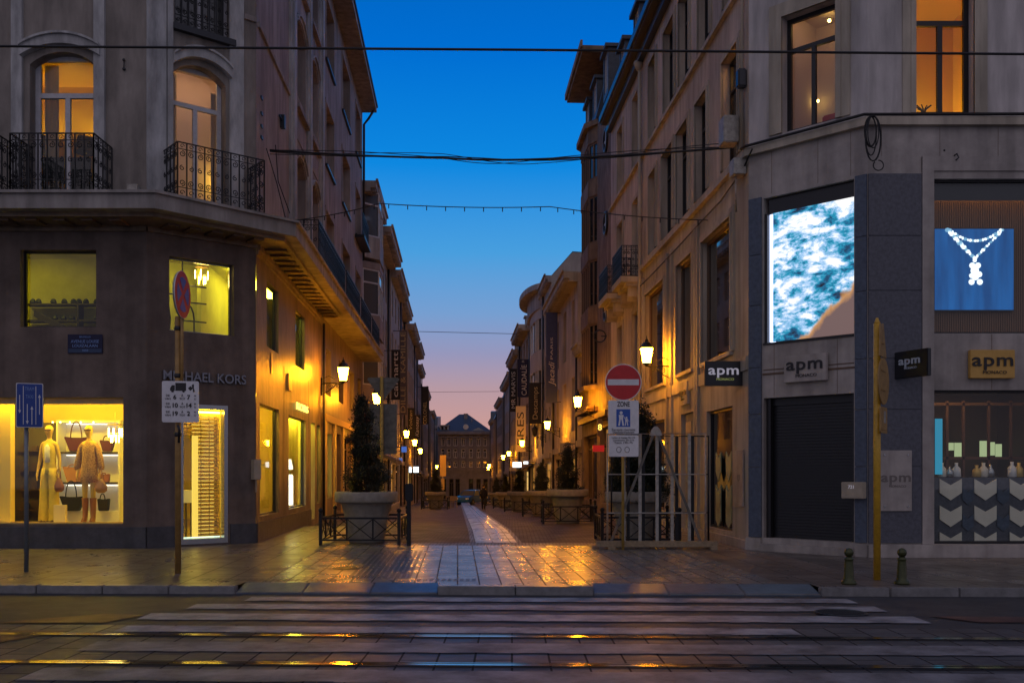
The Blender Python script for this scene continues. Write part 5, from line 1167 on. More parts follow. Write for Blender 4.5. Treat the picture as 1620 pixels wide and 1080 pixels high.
# ------------------------------------------------------------------ houses along the side street
def HL(w): return F(-4.797+w, 0, -.0562, 1, 1, .0562)
def HR(w): return F(6.307-w, 0, -.0562, 1, -1, -.0562)
def house(name, label, fr, u0, u1, H, wm, nf, nc, ww=.5, corn=(.5,.25), roof=None, chim=0, fm='frame_white', tr=None, shop='pane', dorm=0, wh=.62, arch=0, basez=None, fascia='fascia', pm='pane', recess=.25, shopn=2):
    um = (u0+u1)/2; b = gz(um) if basez is None else basez
    t = thing(name, label, 'building', fr.p(um, 0, b))
    cw = (u1-u0)/nc; z0 = b+4.0; fh = (H-.5-z0)/nf; ops = []
    for i in range(nf):
        for k in range(nc):
            c = u0+cw*(k+.5); ops.append((c-cw*ww/2, c+cw*ww/2, z0+fh*(i+.5)-fh*wh/2, z0+fh*(i+.5)+fh*wh/2)+((arch,) if arch else ()))
    sw = (u1-u0)/shopn; sops = [(u0+sw*k+.3, u0+sw*(k+1)-.3, b+.35, b+3.2) for k in range(shopn)]
    wall(t, fr, u0, u1, b-.8, H, ops+sops, recess, wm)
    for q in ops: window(t, fr, *q[:4], recess, 2, .72, fm, pm, .08, sill=tr)
    for i, q in enumerate(sops): window(t, fr, *q, recess-.05, 2, .82, 'frame_dark', shop if isinstance(shop, str) else shop[i % len(shop)], .07)
    g = MB(); P = fr.p
    g.quad(P(u0,0,b-.8), P(u0,-11,b-.8), P(u0,-11,H), P(u0,0,H)); g.quad(P(u1,0,b-.8), P(u1,-11,b-.8), P(u1,-11,H), P(u1,0,H)); g.quad(P(u0,0,H), P(u1,0,H), P(u1,-11,H), P(u0,-11,H))
    obj('side_wall', g, wm, t)
    g = MB(); ov, th = corn
    g.box(fr, u0, u1, 0, ov, H-th, H+.05); g.box(fr, u0, u1, 0, ov*.6, H-th-.18, H-th-.003); g.box(fr, u0, u1, ov-.02, ov+.1, H+.05, H+.15)
    g.box(fr, u0, u1, 0, .14, b+3.5, b+3.85)
    for k in range(int((u1-u0)/.55)): u = u0+.25+k*.55; g.box(fr, u-.08, u+.08, ov*.6, ov*.95, H-th-.15, H-th-.004)
    obj('cornice', g, fascia, t)
    if roof: mansard(t, fr, u0, u1, H+.05, roof, -.1, roof*.5)
    for k in range(dorm): dormer(t, fr, u0+(u1-u0)*(k+.5)/dorm, H+.2, 1.3, 1.7, -.3, wm='fascia')
    for k in range(chim):
        g = MB(); u = u0+(u1-u0)*(.15+.7*k/max(1,chim-1) if chim > 1 else .5); zt = H+(roof or 0)
        g.box(fr, u-.5, u+.5, -3.2, -2.4, H, zt+1.2); g.box(fr, u-.57, u+.57, -3.27, -2.33, zt+1.2, zt+1.32)
        for a in (-.28,.02,.3): g.lathe(fr.p(u+a,-2.8,zt+1.32), [(.1,0),(.08,.35)], 8)
        obj('chimney', g, 'brownstone', t)
    g = MB(); g.tube([P(u1-.12,.1,H-th), P(u1-.12,.1,b)], .06); obj('downpipe', g, 'gutter', t)
    return t
hl = [
 dict(u0=56.2,u1=66,H=15.9,wm='far0',nf=4,nc=4,roof=2.2,dorm=3,corn=(.95,.3),label='grey town house with deep bracketed cornice beyond the bay windowed house on the left',shop=['pane','far_lit2']),
 dict(u0=66,u1=76,H=15.4,wm='far2',nf=4,nc=3,roof=2.0,dorm=2,corn=(.7,.3),label='pale town house hung with a tall grey banner on the left of the side street',ww=.4,shop=['far_lit2','pane']),
 dict(u0=76,u1=87.5,H=15.6,wm='far1',nf=4,nc=4,roof=2.4,dorm=3,chim=2,corn=(.8,.3),label='reddish town house with two chimneys on the left of the side street'),
 dict(u0=87.5,u1=99,H=15.0,wm='far4',nf=4,nc=3,roof=1.8,dorm=2,corn=(.6,.3),label='tan town house behind the dark banners on the left, midway down the street',shop=['far_lit','pane']),
 dict(u0=99,u1=110,H=14.8,wm='far6',nf=3,nc=3,roof=1.6,dorm=0,chim=1,corn=(.9,.3),label='white fronted house beside the black banner with a gold name, left side'),
 dict(u0=110,u1=122,H=13.8,wm='far3',nf=3,nc=4,roof=2,dorm=3,corn=(.5,.3),label='dim brown house far down the left side of the street'),
 dict(u0=122,u1=141,H=12.3,wm='far5',nf=3,nc=4,roof=2.8,dorm=0,corn=(.4,.2),label='dark blue gabled house near the end of the left row'),
 dict(u0=141,u1=158,H=10.5,wm='far5',nf=3,nc=4,roof=2.2,dorm=0,chim=1,corn=(.4,.2),label='last low dark house at the end of the left row'),
]
random.seed(21)
for i, q in enumerate(hl): q = dict(q); house('town_house', q.pop('label'), HL((0,.25,-.1,.3,.1,.2,.5,.9)[i]), **q)
# bay windowed house right after the canopy
L2 = house('bay_window_house', 'pink grey house with stacked bay windows just beyond the long canopy', HL(-.02), 48.75, 56.2, 16.3, 'far1', 4, 2, .36, (.7,.3), 1.6, tr=None, shop=['far_lit','pane'])
f = HL(-.02)
for z0, z1 in ((5.0,8.4),(8.6,12.4),(12.6,16.4)):
    pl = [f.p(49.1,0,0)[:2], f.p(49.9,.8,0)[:2], f.p(52.3,.8,0)[:2], f.p(53.1,0,0)[:2]]
    g = MB(); g.slab(pl, z0, z0+1.1); g.slab(pl, z1-.35, z1); by = obj('bay', g, 'far1' if z0 < 12 else 'fascia', L2)
    for (a, b), (c, d) in zip(pl, pl[1:]):
        L = math.hypot(c-a, d-b); fb = F(a, b, (c-a)/L, (d-b)/L, (d-b), -(c-a)); window(by, fb, .0, L, z0+1.1, z1-.35, .05, 2 if L > 1.5 else 1, .7, 'frame_white', 'pane_light', .08)
# upstairs balcony rail at the end of the pink corner building
g = MB(); railing_panel(g, LS, 45.2, 48.2, .35, 12.75, 13.8, .2); g.box(LS, 45.1, 48.3, 0, .45, 12.6, 12.74)
obj('balcony_railing', g, 'iron', B1)

# right hand row
S2 = thing('stone_house', 'brown stone apartment house with round windows and a tall glazed bay on the right', 'building', HR(0).p(44,0,0))
f = HR(0)
b0, b1 = 43.6, 47.6
wall(S2, f, 39.8, 49.2, -.8, 17.3, [(40.3,42.8,.3,3.6),(43.8,48.4,.3,3.4)], .3, 'brownstone')
window(S2, f, 40.3,42.8,.3,3.6,.25,2,.8,'frame_brown','far_lit2',.08); window(S2, f, 43.8,48.4,.3,3.4,.25,3,.8,'frame_brown','pane',.08)
g = MB(); g.quad(f.p(39.8,0,15.5), f.p(39.8,-11,15.5), f.p(39.8,-11,17.3), f.p(39.8,0,17.3)); g.quad(f.p(49.2,0,-1), f.p(49.2,-11,-1), f.p(49.2,-11,17.3), f.p(49.2,0,17.3)); g.quad(f.p(39.8,0,17.3), f.p(49.2,0,17.3), f.p(49.2,-11,17.3), f.p(39.8,-11,17.3))
obj('side_wall', g, 'brownstone', S2)
ww = .34
g = MB(); pl = [f.p(b0,0,0)[:2], f.p(b0+.7,ww,0)[:2], f.p(b1-.7,ww,0)[:2], f.p(b1,0,0)[:2]]
g.slab(pl, 4.6, 5.6); g.slab(pl, 16.6, 17.3)
pb = [f.p(b0-.2,0,0)[:2], f.p(b0+.6,ww+.2,0)[:2], f.p(b1-.6,ww+.2,0)[:2], f.p(b1+.2,0,0)[:2]]
g.slab(pb, 17.3, 17.55); g.slab(pb, 5.4, 5.6)
for z in (8.4, 11.3, 14.2): g.slab(pl, z, z+.75)
bay = obj('bay', g, 'brownstone', S2)
for (a, b), (c, d) in zip(pl, pl[1:]):
    L = math.hypot(c-a, d-b); fb = F(a, b, (c-a)/L, (d-b)/L, -(d-b), (c-a))
    for z0, z1 in ((5.6,8.4),(9.15,11.3),(12.05,14.2),(14.95,16.6)): window(bay, fb, 0, L, z0, z1, .06, 4 if L > 1.5 else 2, None, 'brown_frame', 'pane', .09)
for z in (8.5, 12.2, 15.7):
    g = MB(); n = 20; c = 41.0
    ring = [f.p(c+.45*math.cos(k*2*math.pi/n), .03, z+.45*math.sin(k*2*math.pi/n)) for k in range(n+1)]
    g.tube(ring, .07, 6); o = obj('round_window', g, 'frame_dark', S2)
    g = MB(); g.disc(f, c, z, .42, .01, .02, 24); obj('pane', g, 'pane_light', o)
    g = MB(); g.box(f, c-.025, c+.025, .02, .05, z-.42, z+.42); g.box(f, c-.42, c+.42, .021, .049, z-.025, z+.025); obj('glazing_bar', g, 'frame_white', o)
g = MB(); g.tube([f.p(40.9,.0,7.4), f.p(40.9,.25,7.4)], .03); ring = [f.p(40.9,.3+.25*math.cos(t), 7.4+.25*math.sin(t)) for t in [k*2*math.pi/16 for k in range(17)]]; g.tube(ring, .03, 6); obj('bracket_ring', g, 'gutter', S2)
g = MB(); g.box(f, 39.8, 48.8, 0, .25, 4.0, 4.25); g.box(f, 43.4, 48.0, .0, .5, 4.4, 4.6); obj('shop_canopy', g, 'frame_brown', S2)
mansard(S2, f, 43.4, 49.2, 17.55, 3.2, .1, .8); mansard(S2, f, 39.8, 43.4, 17.3, 3.0, -.3, 1.0)
for u in (41.5, 44.8, 47.4): dormer(S2, f, u, 17.7, 1.3, 1.9, -.05, wm='slate')
g = MB(); g.box(f, 43.2, 49.2, -.6, .75, 20.4, 20.7); g.box(f, 43.0, 49.3, .75, .85, 20.55, 20.85); obj('eave', g, 'brownstone', S2)
# low ochre house, gabled house, rounded modernist house and so on
A = house('town_house', 'ochre house with three narrow windows on each floor, beside the brown stone house', HR(-.1), 51.6, 64, 12.3, 'cream', 2, 3, .34, (.75,.3), None, fm='frame_brown', shop=['far_lit2','far_lit2','pane'], shopn=3, wh=.7, fascia='cream2')
Bz = house('town_house', 'narrow low ochre annex between the brown stone house and the ochre house', HR(-.1), 49.2, 51.6, 8.1, 'cream', 1, 1, .3, (.3,.2), None, shop='pane', shopn=1)
G = house('gabled_house', 'tall narrow house with a blank gable wall rising behind the ochre house', HR(.1), 64, 69.5, 14.6, 'far2', 3, 2, .34, (.4,.2), None, shop='far_lit2', shopn=1)
f = HR(.1); g = MB(); P = f.p
for u in (64.001, 69.4): g.add([P(u,0,14.6), P(u,-1.4,16.2), P(u,-11,15.8), P(u,-11,14.6)], [(0,1,2,3)])
g.quad(P(64,0,14.65), P(69.4,0,14.65), P(69.4,-1.4,16.25), P(64,-1.4,16.25)); g.quad(P(64,-1.4,16.25), P(69.4,-1.4,16.25), P(69.4,-11,15.85), P(64,-11,15.85)); obj('gable', g, 'far2', G)
g = MB(); g.box(f, 64.4, 65.6, -4.6, -3.6, 15.5, 18.6); obj('chimney', g, 'slate', G)
R5 = house('modernist_house', 'white rounded modernist house with a curved roof canopy on the right', HR(0), 69.5, 84, 14.2, 'far6', 3, 3, .5, (.3,.2), None, shop=['far_lit','pane','far_lit2'], shopn=3, fm='frame_white')
f = HR(0); g = MB()
def bow(u0, u1, w, n=14): return [f.p((u0+u1)/2-(u1-u0)/2*math.cos(math.pi*k/n), w*math.sin(math.pi*k/n), 0)[:2] for k in range(n+1)]
for z0, z1 in ((5.4,6.9),(9.1,10.6),(12.9,13.6)): g.slab(bow(70.5,79.5,.62), z0, z1)
bb = obj('bow_front', g, 'far6', R5); g = MB(); g.slab(bow(70.7,79.3,.5), 6.9, 9.1); g.slab(bow(70.7,79.3,.5), 10.6, 12.9); obj('pane', g, 'pane', bb)
g = MB()
for k in (1,3,4,6,8,10,11,13):
    x, y = bow(70.6,79.4,.58)[k]
    for z0, z1 in ((6.9,9.1),(10.6,12.9)): g.wbox(x-.06,x+.06,y-.06,y+.06,z0,z1)
obj('glazing_bar', g, 'frame_white', bb)
g = MB(); g.slab([f.p(69.8,-1,0)[:2]]+bow(69.8,81.5,1.45)+[f.p(81.5,-1,0)[:2]], 14.9, 15.3); g.slab(bow(70.5,80.5,.8), 13.6, 14.9); obj('roof_canopy', g, 'fascia', R5)
hr = [
 dict(u0=84,u1=95,H=14.4,wm='far4',nf=4,nc=3,roof=2.0,dorm=2,corn=(.9,.3),label='house with dormers behind the navy banner on the right',shop=['far_lit','pane']),
 dict(u0=95,u1=108,H=13.6,wm='far7',nf=4,nc=4,roof=1.9,dorm=2,corn=(.5,.3),label='narrow windowed house beyond the navy banner on the right',shop=['far_lit2','pane']),
 dict(u0=108,u1=128,H=12.6,wm='far2',nf=4,nc=6,roof=2.6,dorm=5,corn=(.6,.3),label='long pale house with blue mansard roof on the right',shop=['pane','far_lit2']),
 dict(u0=128,u1=146,H=11.4,wm='far5',nf=4,nc=5,roof=3.0,dorm=0,chim=1,corn=(.4,.2),label='dark house with steep roof near the end of the right row'),
 dict(u0=146,u1=158,H=9.5,wm='far3',nf=3,nc=3,roof=2.0,dorm=0,corn=(.4,.2),label='last dark house at the end of the right row'),
]
for i, q in enumerate(hr): q = dict(q); house('town_house', q.pop('label'), HR((.15,.4,.1,.4,.9)[i]), **q)
# building closing the view
YE = 160; fe = front(YE); bE = gz(YE)
E = thing('end_building', 'grey classical building with a hipped slate roof closing the far end of the street', 'building', (PX(733,YE), YE, bE))
eL, eR = PX(693,YE), PX(775,YE); zc = PZ(683,YE)
rows = [(PZ(705,YE),PZ(689,YE)),(PZ(724,YE),PZ(710,YE)),(PZ(739,YE),PZ(729.5,YE))]; cs = [700.5,710,720.5,733,745,757,767]
ops = [(PX(c-2.9,YE),PX(c+2.9,YE),a,b) for c in cs for a, b in rows]
gops = [(PX(c-3.6,YE),PX(c+3.6,YE),bE+.3,PZ(757,YE)) for c in (702,714,724,745,757,768)]
wall(E, fe, eL, eR, bE-2, zc, ops+gops, .3, 'far_end')
for q in ops: window(E, fe, *q, .25, 2, .7, 'frame_white', 'pane', .09)
for q in gops: window(E, fe, *q, .25, 2, .8, 'frame_dark', 'pane', .1)
g = MB(); g.box(fe, eL-.2, eR+.2, 0, .7, zc-.4, zc+.1); g.box(fe, eL, eR, 0, .2, PZ(744,YE), PZ(741,YE)); g.box(fe, eL, eR, 0, .25, zc-1, zc-.7)
for c in (705,715,726.5,739,751,762): g.box(fe, PX(c-.9,YE), PX(c+.9,YE), 0, .2, PZ(741,YE), zc-1)
for c in cs: g.box(fe, PX(c-2.6,YE), PX(c+2.6,YE), 0, .15, PZ(706.5,YE), PZ(705.3,YE)); g.box(fe, PX(c-2.6,YE), PX(c+2.6,YE), 0, .15, PZ(725.5,YE), PZ(724.3,YE))
obj('cornice', g, 'far_end', E)
g = MB(); zr = PZ(656,YE)+.4; P = fe.p
g.add([P(eL-.3,.6,zc+.1), P(eR+.3,.6,zc+.1), P(eR+.3,-12,zc+.1), P(eL-.3,-12,zc+.1), P(PX(724,YE),-5,zr), P(PX(738,YE),-5,zr)], [(0,1,5,4),(1,2,5),(2,3,4,5),(3,0,4)]); obj('roof', g, 'slate', E)
g = MB(); g.box(fe, PX(696,YE), PX(710,YE), -1.8, .1, zc+.1, PZ(673,YE)); g.box(fe, PX(695,YE), PX(711,YE), -2, .3, PZ(673,YE), PZ(672,YE)); o = obj('dormer', g, 'zinc', E)
g = MB()
for c in (700,706): g.box(fe, PX(c-1.7,YE), PX(c+1.7,YE), .1, .13, zc+.4, PZ(674.5,YE))
obj('pane', g, 'pane', o)
g = MB(); g.prism(fe, [(PX(743,YE),zc+.1),(PX(770,YE),zc+.1),(PX(757,YE),PZ(676,YE))], -1.5, .3); obj('dormer', g, 'zinc', E)
g = MB(); g.box(fe, PX(732.5,YE), PX(738,YE), -4.5, -3.4, zc, PZ(653,YE)); g.box(fe, PX(732,YE), PX(738.5,YE), -4.6, -3.3, PZ(653,YE), PZ(652,YE)); g.box(fe, PX(744.5,YE), PX(746,YE), -3, -2.5, zc, PZ(661,YE)); obj('chimney', g, 'far5', E)
g = MB(); g.disc(fe, PX(737,YE), PZ(675,YE), .45, .0, .1, 14); obj('roof_light', g, 'curtain', E)
Yn = 168
for a, b, H, lb in ((-30,PX(692,Yn),9.5,'low dark block filling the gap behind the last house on the left'),(PX(776,Yn),26,10.5,'low dark block filling the gap behind the last house on the right')):
    house('town_house', lb, front(Yn), a, b, H, 'far5', 3, 6, corn=(.3,.2), basez=gz(Yn), roof=1.5)

# ------------------------------------------------------------------ banners and hanging signs
def banner(label, px0, px1, py0, py1, Y, cm, txt, tm, vert='up', tsz=.8, extra=None, wallpx=None, fit=None):
    f = front(Y); x0, x1, z0, z1 = PX(px0,Y), PX(px1,Y), PZ(py1,Y), PZ(py0,Y)
    t = thing('banner', label, 'banner', (x0, Y, z0)); g = MB(); g.box(f, x0, x1, -.06, 0, z0, z1); obj('panel', g, cm, t)
    g = MB(); bw = .5*(1 if px1 < 740 else 1)
    for z in (z0+.05, z1-.05): g.tube([(x0-(.45 if px1 < 740 else 0),Y+.03,z),(x1+(.45 if px1 > 740 else 0),Y+.03,z)], .025, 6)
    obj('bracket', g, 'iron', t); g = MB()
    for tx, cu, cv, ln, sz, sh in txt:
        vs, _ = text_mesh(tx, 1, .004, 0, sh, 1); wd = max(v[0] for v in vs)-min(v[0] for v in vs)
        s = (x1-x0)*sz; text(g, f, tx, x0+(x1-x0)*cu, z0+(z1-z0)*cv, .006, s, rot=R(90), sx=(z1-z0)*ln/(wd*s), shear=sh)
    obj('lettering', g, tm, t); return t
banner('black banner with a white name, nearest on the left of the street', 619, 633, 553, 632, 60, 'bannerblack', [('carhartt',.5,.5,.9,.85,0)], 'text_light')
banner('tall grey banner with outlined capital letters, left of the street', 632, 644, 522, 656, 66, 'bannergrey', [('DILLE & KAMILLE',.5,.5,.95,.9,0)], 'text_gold')
banner('short black banner with pale script, left, before the brown one', 645, 655, 645, 695, 72, 'bannerblack', [('Volcan',.5,.6,.6,.7,.3)], 'text_gold')
banner('short black banner with pale script just right of another, left side', 655, 665, 656, 694, 84, 'bannerblack', [('Kanosay',.5,.5,.85,.75,.3)], 'text_light')
banner('narrow black banner with gold capital letters, farthest on the left', 667, 678, 611, 671, 98, 'bannerblack', [('COLONEL',.5,.3,.6,.7,0)], 'text_gold')
banner('tall slate blue banner with a script name on the right of the street', 864, 882, 494, 637, 60, 'bannerblue', [('PARIS',.5,.6,.24,.30,0),('Jacadi',.5,.32,.27,.72,.3)], 'text_light')
banner('navy banner with white capital letters on the right of the street', 818.5, 837, 568, 628, 84, 'bannernavy', [('CAUDALÍE',.6,.45,.8,.62,0),('SPA',.5,.94,.06,.3,0)], 'text_light')
banner('black banner with white capitals, farthest on the right', 807, 818, 583, 651, 95, 'bannerblack', [('MR MARVIS',.5,.5,.85,.8,0)], 'text_light')
banner('black banner with gold serif name, between two others on the right', 838, 856, 605, 670, 69, 'bannerblack', [('Descamps',.5,.5,.78,.62,0)], 'text_gold')
banner('cream banner with black handwritten capitals on the right', 816, 832, 642, 714, 82, 'bannercream', [('ERES',.5,.5,.72,.95,0)], 'letters_dark')
def signbox(label, px0, px1, py0, py1, Y, m, d=.15, cat='sign', name='hanging_sign'):
    f = front(Y); g = MB(); g.box(f, PX(px0,Y), PX(px1,Y), -d, 0, PZ(py1,Y), PZ(py0,Y)); w = -1 if px0 < 740 else 1
    g.tube([(PX(px0 if w < 0 else px1,Y),Y+d/2,PZ(py0,Y)-.05),(PX(px0 if w < 0 else px1,Y)+w*.6,Y+d/2,PZ(py0,Y)-.05)], .025, 6, 1)
    return one(name, g, [m, 'iron'], label, cat, (PX(px0,Y),Y,PZ(py1,Y)))
signbox('small glowing white square sign above a doorway, left side', 654, 662, 738, 747, 75, 'sign_glow')
signbox('narrow glowing white sign just left of the square one', 647, 651, 738, 747, 78, 'sign_glow')
signbox('bright white rectangular lit sign below the cream banner', 811, 825, 730.5, 739, 76, 'sign_glow')
signbox('thin bright sign beside the rectangular lit sign on the right', 828, 835.5, 729.5, 733.5, 72, 'sign_glow')
signbox('small blue lit sign among the left lanterns', 635, 643, 706, 715, 62, 'blue_glow')
signbox('tiny pale blue lamp under the small blue sign', 631, 636, 724, 731, 60, 'blue_glow')
signbox('red sign panel on the left behind the near conifer', 557, 583, 655, 670, 48, 'red_sign')
signbox('pale orange box sign on the left before the red one', 537, 557, 651, 672, 46, 'gold')
signbox('small green lit sign under the red panel', 572, 584, 674, 682, 52, 'green_glow')
signbox('red sign panel on the right before the brown stone house', 938, 956, 704, 714, 38, 'red_sign')
signbox('small hanging sign with pale lettering on the right beyond the brown house', 886, 903, 700, 716, 52, 'cream2')
t = signbox('dark hanging sign with a curly digit on the right', 945, 953, 662, 690, 39, 'frame_brown')
g = MB(); f = front(39); text(g, f, '8', PX(949,39), PZ(676,39), .006, .35); obj('lettering', g, 'gold_letters', t)
# glimpses of lit shop goods
g = MB(); Y = 50; f = front(Y); g.box(f, PX(948,40.5), PX(957,40.5), 9.4, 9.6, .9, 1.5)
# ------------------------------------------------------------------ street lanterns
def lantern(loc, flip, label):
    t = thing('street_lamp', label, 'street lamp', (0,0,0), 'wall lanterns along the side street')
    g = MB(); g.wbox(-.02,.03,-.05,.05,-.45,.15); g.tube([(0,0,-.05),(.3,0,-.02),(.62,0,-.05),(.74,0,-.02)], .022, 6)
    g.tube([(.02,0,-.4),(.2,0,-.32),(.4,0,-.18),(.5,0,-.06)], .016, 6)
    fr = F(0,0,1,0,0,1); g.tube(spiral(fr,.28,-.16,0,.11,1.6,0), .012, 5); g.tube(spiral(fr,.56,-.13,0,.07,1.4,2), .01, 5)
    g.tube([(0,0,.1),(.25,0,.22),(.45,0,.1)], .01, 5)
    obj('bracket', g, 'iron', t)
    g = MB(); z = .06
    g.lathe((.74,0,z), [(.10,0),(.115,.02),(.185,.42),(.18,.43)], 6); obj('lamp_glass', g, 'lamp_glow', t)
    g = MB(); g.lathe((.74,0,z), [(.03,-.1),(.06,-.06),(.11,-.004)], 8); g.lathe((.74,0,z), [(.225,.435),(.20,.47),(.10,.60),(.06,.62),(.05,.68),(.015,.72),(.01,.80)], 8)
    for k in range(6):
        a = k*math.pi/3; g.tube([(.74+.118*math.cos(a),.118*math.sin(a),z),(.74+.19*math.cos(a),.19*math.sin(a),z+.43)], .009, 4)
    obj('lamp_cap', g, 'iron', t)
    return t
PL = []
for px, Y, sd, lb in ((543,33,-1,'first lit wall lantern on the left, on the corner shop wall'),(596,41.5,-1,'second lit lantern on the left, half hidden behind the backs of the signs'),(643,66,-1,'third lit lantern on the left, highest of the group of three'),(656,77,-1,'fourth lit lantern on the left, middle of the group of three'),(665,92,-1,'fifth lit lantern on the left, lowest of the group of three'),(691,145,-1,'farthest lit lantern on the left'),
                    (1023,28.6,1,'first lit wall lantern on the right, between the big dark windows'),(914,43,1,'second lit lantern on the right, below the brown stone bay'),(866,57.5,1,'third lit lantern on the right, below the slate blue banner'),(826,78,1,'fourth lit lantern on the right, in front of the cream banner'),(805,98,1,'fifth lit lantern on the right, right one of a pair'),(796,107,1,'sixth lit lantern on the right, left one of a pair'),(774,139,1,'tiny lit lantern far on the right, upper of two'),(772.5,152,1,'tiny lit lantern far on the right, lower of two')):
    PL.append((px, Y, sd, lb))
proto = None
for px, Y, sd, lb in PL:
    if proto is None: proto = o = lantern(None, 0, lb)
    else: o = copy_tree(proto)
    o['label'] = lb
    wx = (-4.797-.0562*Y) if sd < 0 else (6.307-.0562*Y)
    if sd < 0: lx = PX(px, Y); o.location = (lx-.74, Y, gz(Y)+4.85); o.rotation_euler = (0,0,0)
    else: lx = PX(px, Y); o.location = (lx+.74, Y, gz(Y)+4.85); o.rotation_euler = (0,0,math.pi)
# unlit lantern
u = copy_tree(proto); u['label'] = 'unlit dark wall lantern above the shops on the right, before the cream banner'; u.location = (PX(846,66)+.74, 66, gz(66)+5.0); u.rotation_euler = (0,0,math.pi)
for c in kids(u):
    if c.name.startswith('lamp_glass'): c.data = c.data.copy(); c.data.materials[0] = M['frame_dark']

# ------------------------------------------------------------------ planters, guard railings and conifers
def planter(label):
    t = thing('planter', label, 'planter', (0,0,0), 'round concrete planters along the street')
    g = MB(); g.lathe((0,0,0), [(.40,0),(.42,.05),(.50,.55),(.60,.92),(.64,.96)], 32); obj('bowl', g, 'terracotta', t)
    g = MB(); g.lathe((0,0,0), [(.64,.94),(.735,.965),(.75,1.0),(.75,1.18),(.73,1.215),(.66,1.21),(.65,1.12)], 40); obj('rim', g, 'terracotta', t)
    g = MB(); g.lathe((0,0,1.10), [(.66,0),(.4,.06),(.01,.07)], 20); obj('soil', g, 'soil', t)
    return t
def guard(label):
    t = thing('guard_railing', label, 'railing', (0,0,0), 'black guard railings round the planters'); s = .9; fr = F(0,0,1,0,0,-1)
    for a in (-s, s):
        for b in (-s, s):
            g = MB(); g.wbox(a-.035,a+.035,b-.035,b+.035,0,.74); g.ball((a,b,.8), .055, 8); g.lathe((a,b,.74), [(.05,0),(.03,.02),(.02,.04)], 8); obj('post', g, 'iron', t)
    for fr in (F(0,-s,1,0,0,-1), F(0,s,1,0,0,1), F(-s,0,0,1,-1,0), F(s,0,0,1,1,0)):
        g = MB(); g.box(fr,-s+.04,s-.04,-.02,.02,.60,.645); g.box(fr,-s+.04,s-.04,-.02,.02,.10,.14)
        for u in (-.3,.3): g.box(fr,u-.018,u+.018,-.018,.018,.14,.60)
        for u0, u1 in ((-.84,-.32),(-.28,.28),(.32,.84)):
            for a, b in (((u0,.15),(u1,.59)),((u0,.59),(u1,.15))):
                g.tube([fr.p(a[0],0,a[1]), fr.p(b[0],0,b[1])], .011, 4)
        obj('rail', g, 'iron', t)
    return t
def conifer(label, seed=1, H=2.2, R0=.46, n=9000, lean=.0, low=0):
    random.seed(seed); t = thing('conifer', label, 'conifer', (0,0,0)); g = MB()
    g.tube([(0,0,0),(.02,0,H*.5),(lean,0,H*.96)], [.05,.035,.008], 7)
    for k in range(26):
        z = H*(.06+.85*k/26); a = random.uniform(0,6.28); r = R0*(1-z/H)*.9
        g.tube([(lean*z/H,0,z),(lean*z/H+r*.5*math.cos(a),r*.5*math.sin(a),z+.06),(lean*z/H+r*math.cos(a),r*math.sin(a),z+.03)], [.012,.009,.003], 4)
    obj('trunk', g, 'bark', t)
    g = MB(); clumps = []
    for k in range(190):
        z = H*(1-random.random()**.75*.97) if not low else H*random.random()
        z = min(H*.985, max(.05, z)); prof = (1-z/H)**.62*R0*(1+.25*math.sin(z*9+seed)); a = random.uniform(0,6.28); r = prof*random.uniform(.2,1.28)
        clumps.append((lean*z/H+r*math.cos(a), r*math.sin(a), z, random.uniform(.045,.12)))
    for i in range(n):
        c = random.choice(clumps); s = c[3]; p = Vector((c[0]+random.gauss(0,s*.7), c[1]+random.gauss(0,s*.7), c[2]+random.gauss(0,s*.8)))
        d = Vector((random.gauss(0,1), random.gauss(0,1), random.gauss(.5,1))).normalized(); e = d.orthogonal().normalized(); L = random.uniform(.03,.06)
        g.add([p, p+d*L*.5+e*L*.28, p+d*L*1.4, p+d*L*.5-e*L*.28], [(0,1,2,3)], 0 if random.random() < .7 else 1)
    obj('crown', g, ['leaf','leaf2'], t)
    return t
P0 = planter('round concrete planter on the left corner inside a black guard railing'); G0 = guard('black guard railing around the left corner planter'); T0 = conifer('tall narrow dark conifer in the left corner planter', 3, 2.35, .43, 14000, -.15)
T1 = conifer('p', 8, 1.75, .42, 12000, .03)
def place(o, x, y, lb, s=1, rz=0, z=None, dz=0):
    o.location = (x, y, (gz(y) if z is None else z)+dz); o['label'] = lb; o.scale = (s,s,s) ; o.rotation_euler.z = rz; return o
Y = 23.1; x = PX(580,Y)
place(P0, x, Y, P0['label']); place(G0, x-.02, Y, G0['label']); place(T0, x+.02, Y, T0['label'], dz=1.1)
used = False
spots = [(1006,23.4,'round concrete planter on the right behind the steel barrier','black guard railing behind the steel barrier on the right','dense dark conifer behind the steel barrier',1,1),
         (898,34.6,'second round planter on the right, in full view left of the barrier','black guard railing of the second planter on the right','narrow conifer in the second planter on the right',1,0),
         (857,45.8,'third round planter on the right','black guard railing of the third planter on the right','small conifer in the third planter on the right',.8,0),
         (822,58,'fourth round planter on the right, below the lit white sign','black guard railing of the fourth planter on the right','bushy conifer in the fourth planter on the right',.85,0),
         (800,72,'fifth round planter on the right','black guard railing of the fifth planter on the right','dark conifer in the fifth planter on the right',.8,0),
         (785,88,'farthest round planter on the right, beside the walking person','black guard railing of the farthest planter on the right','dark conifer in the farthest planter on the right',.8,0),
         (689,68,'round planter far on the left before the lit sign panel','black guard railing of the far left planter','dark bushy conifer in the far left planter',1.0,0)]
for i, (px, Y, a, b, c, s, kind) in enumerate(spots):
    x = PX(px, Y)
    place(copy_tree(P0), x, Y, a); place(copy_tree(G0), x, Y, b)
    t = T1 if i == 0 else copy_tree(T1); place(t, x+(.1 if kind else 0), Y, c, s*(1.25 if kind else 1), i*1.1, dz=1.1)
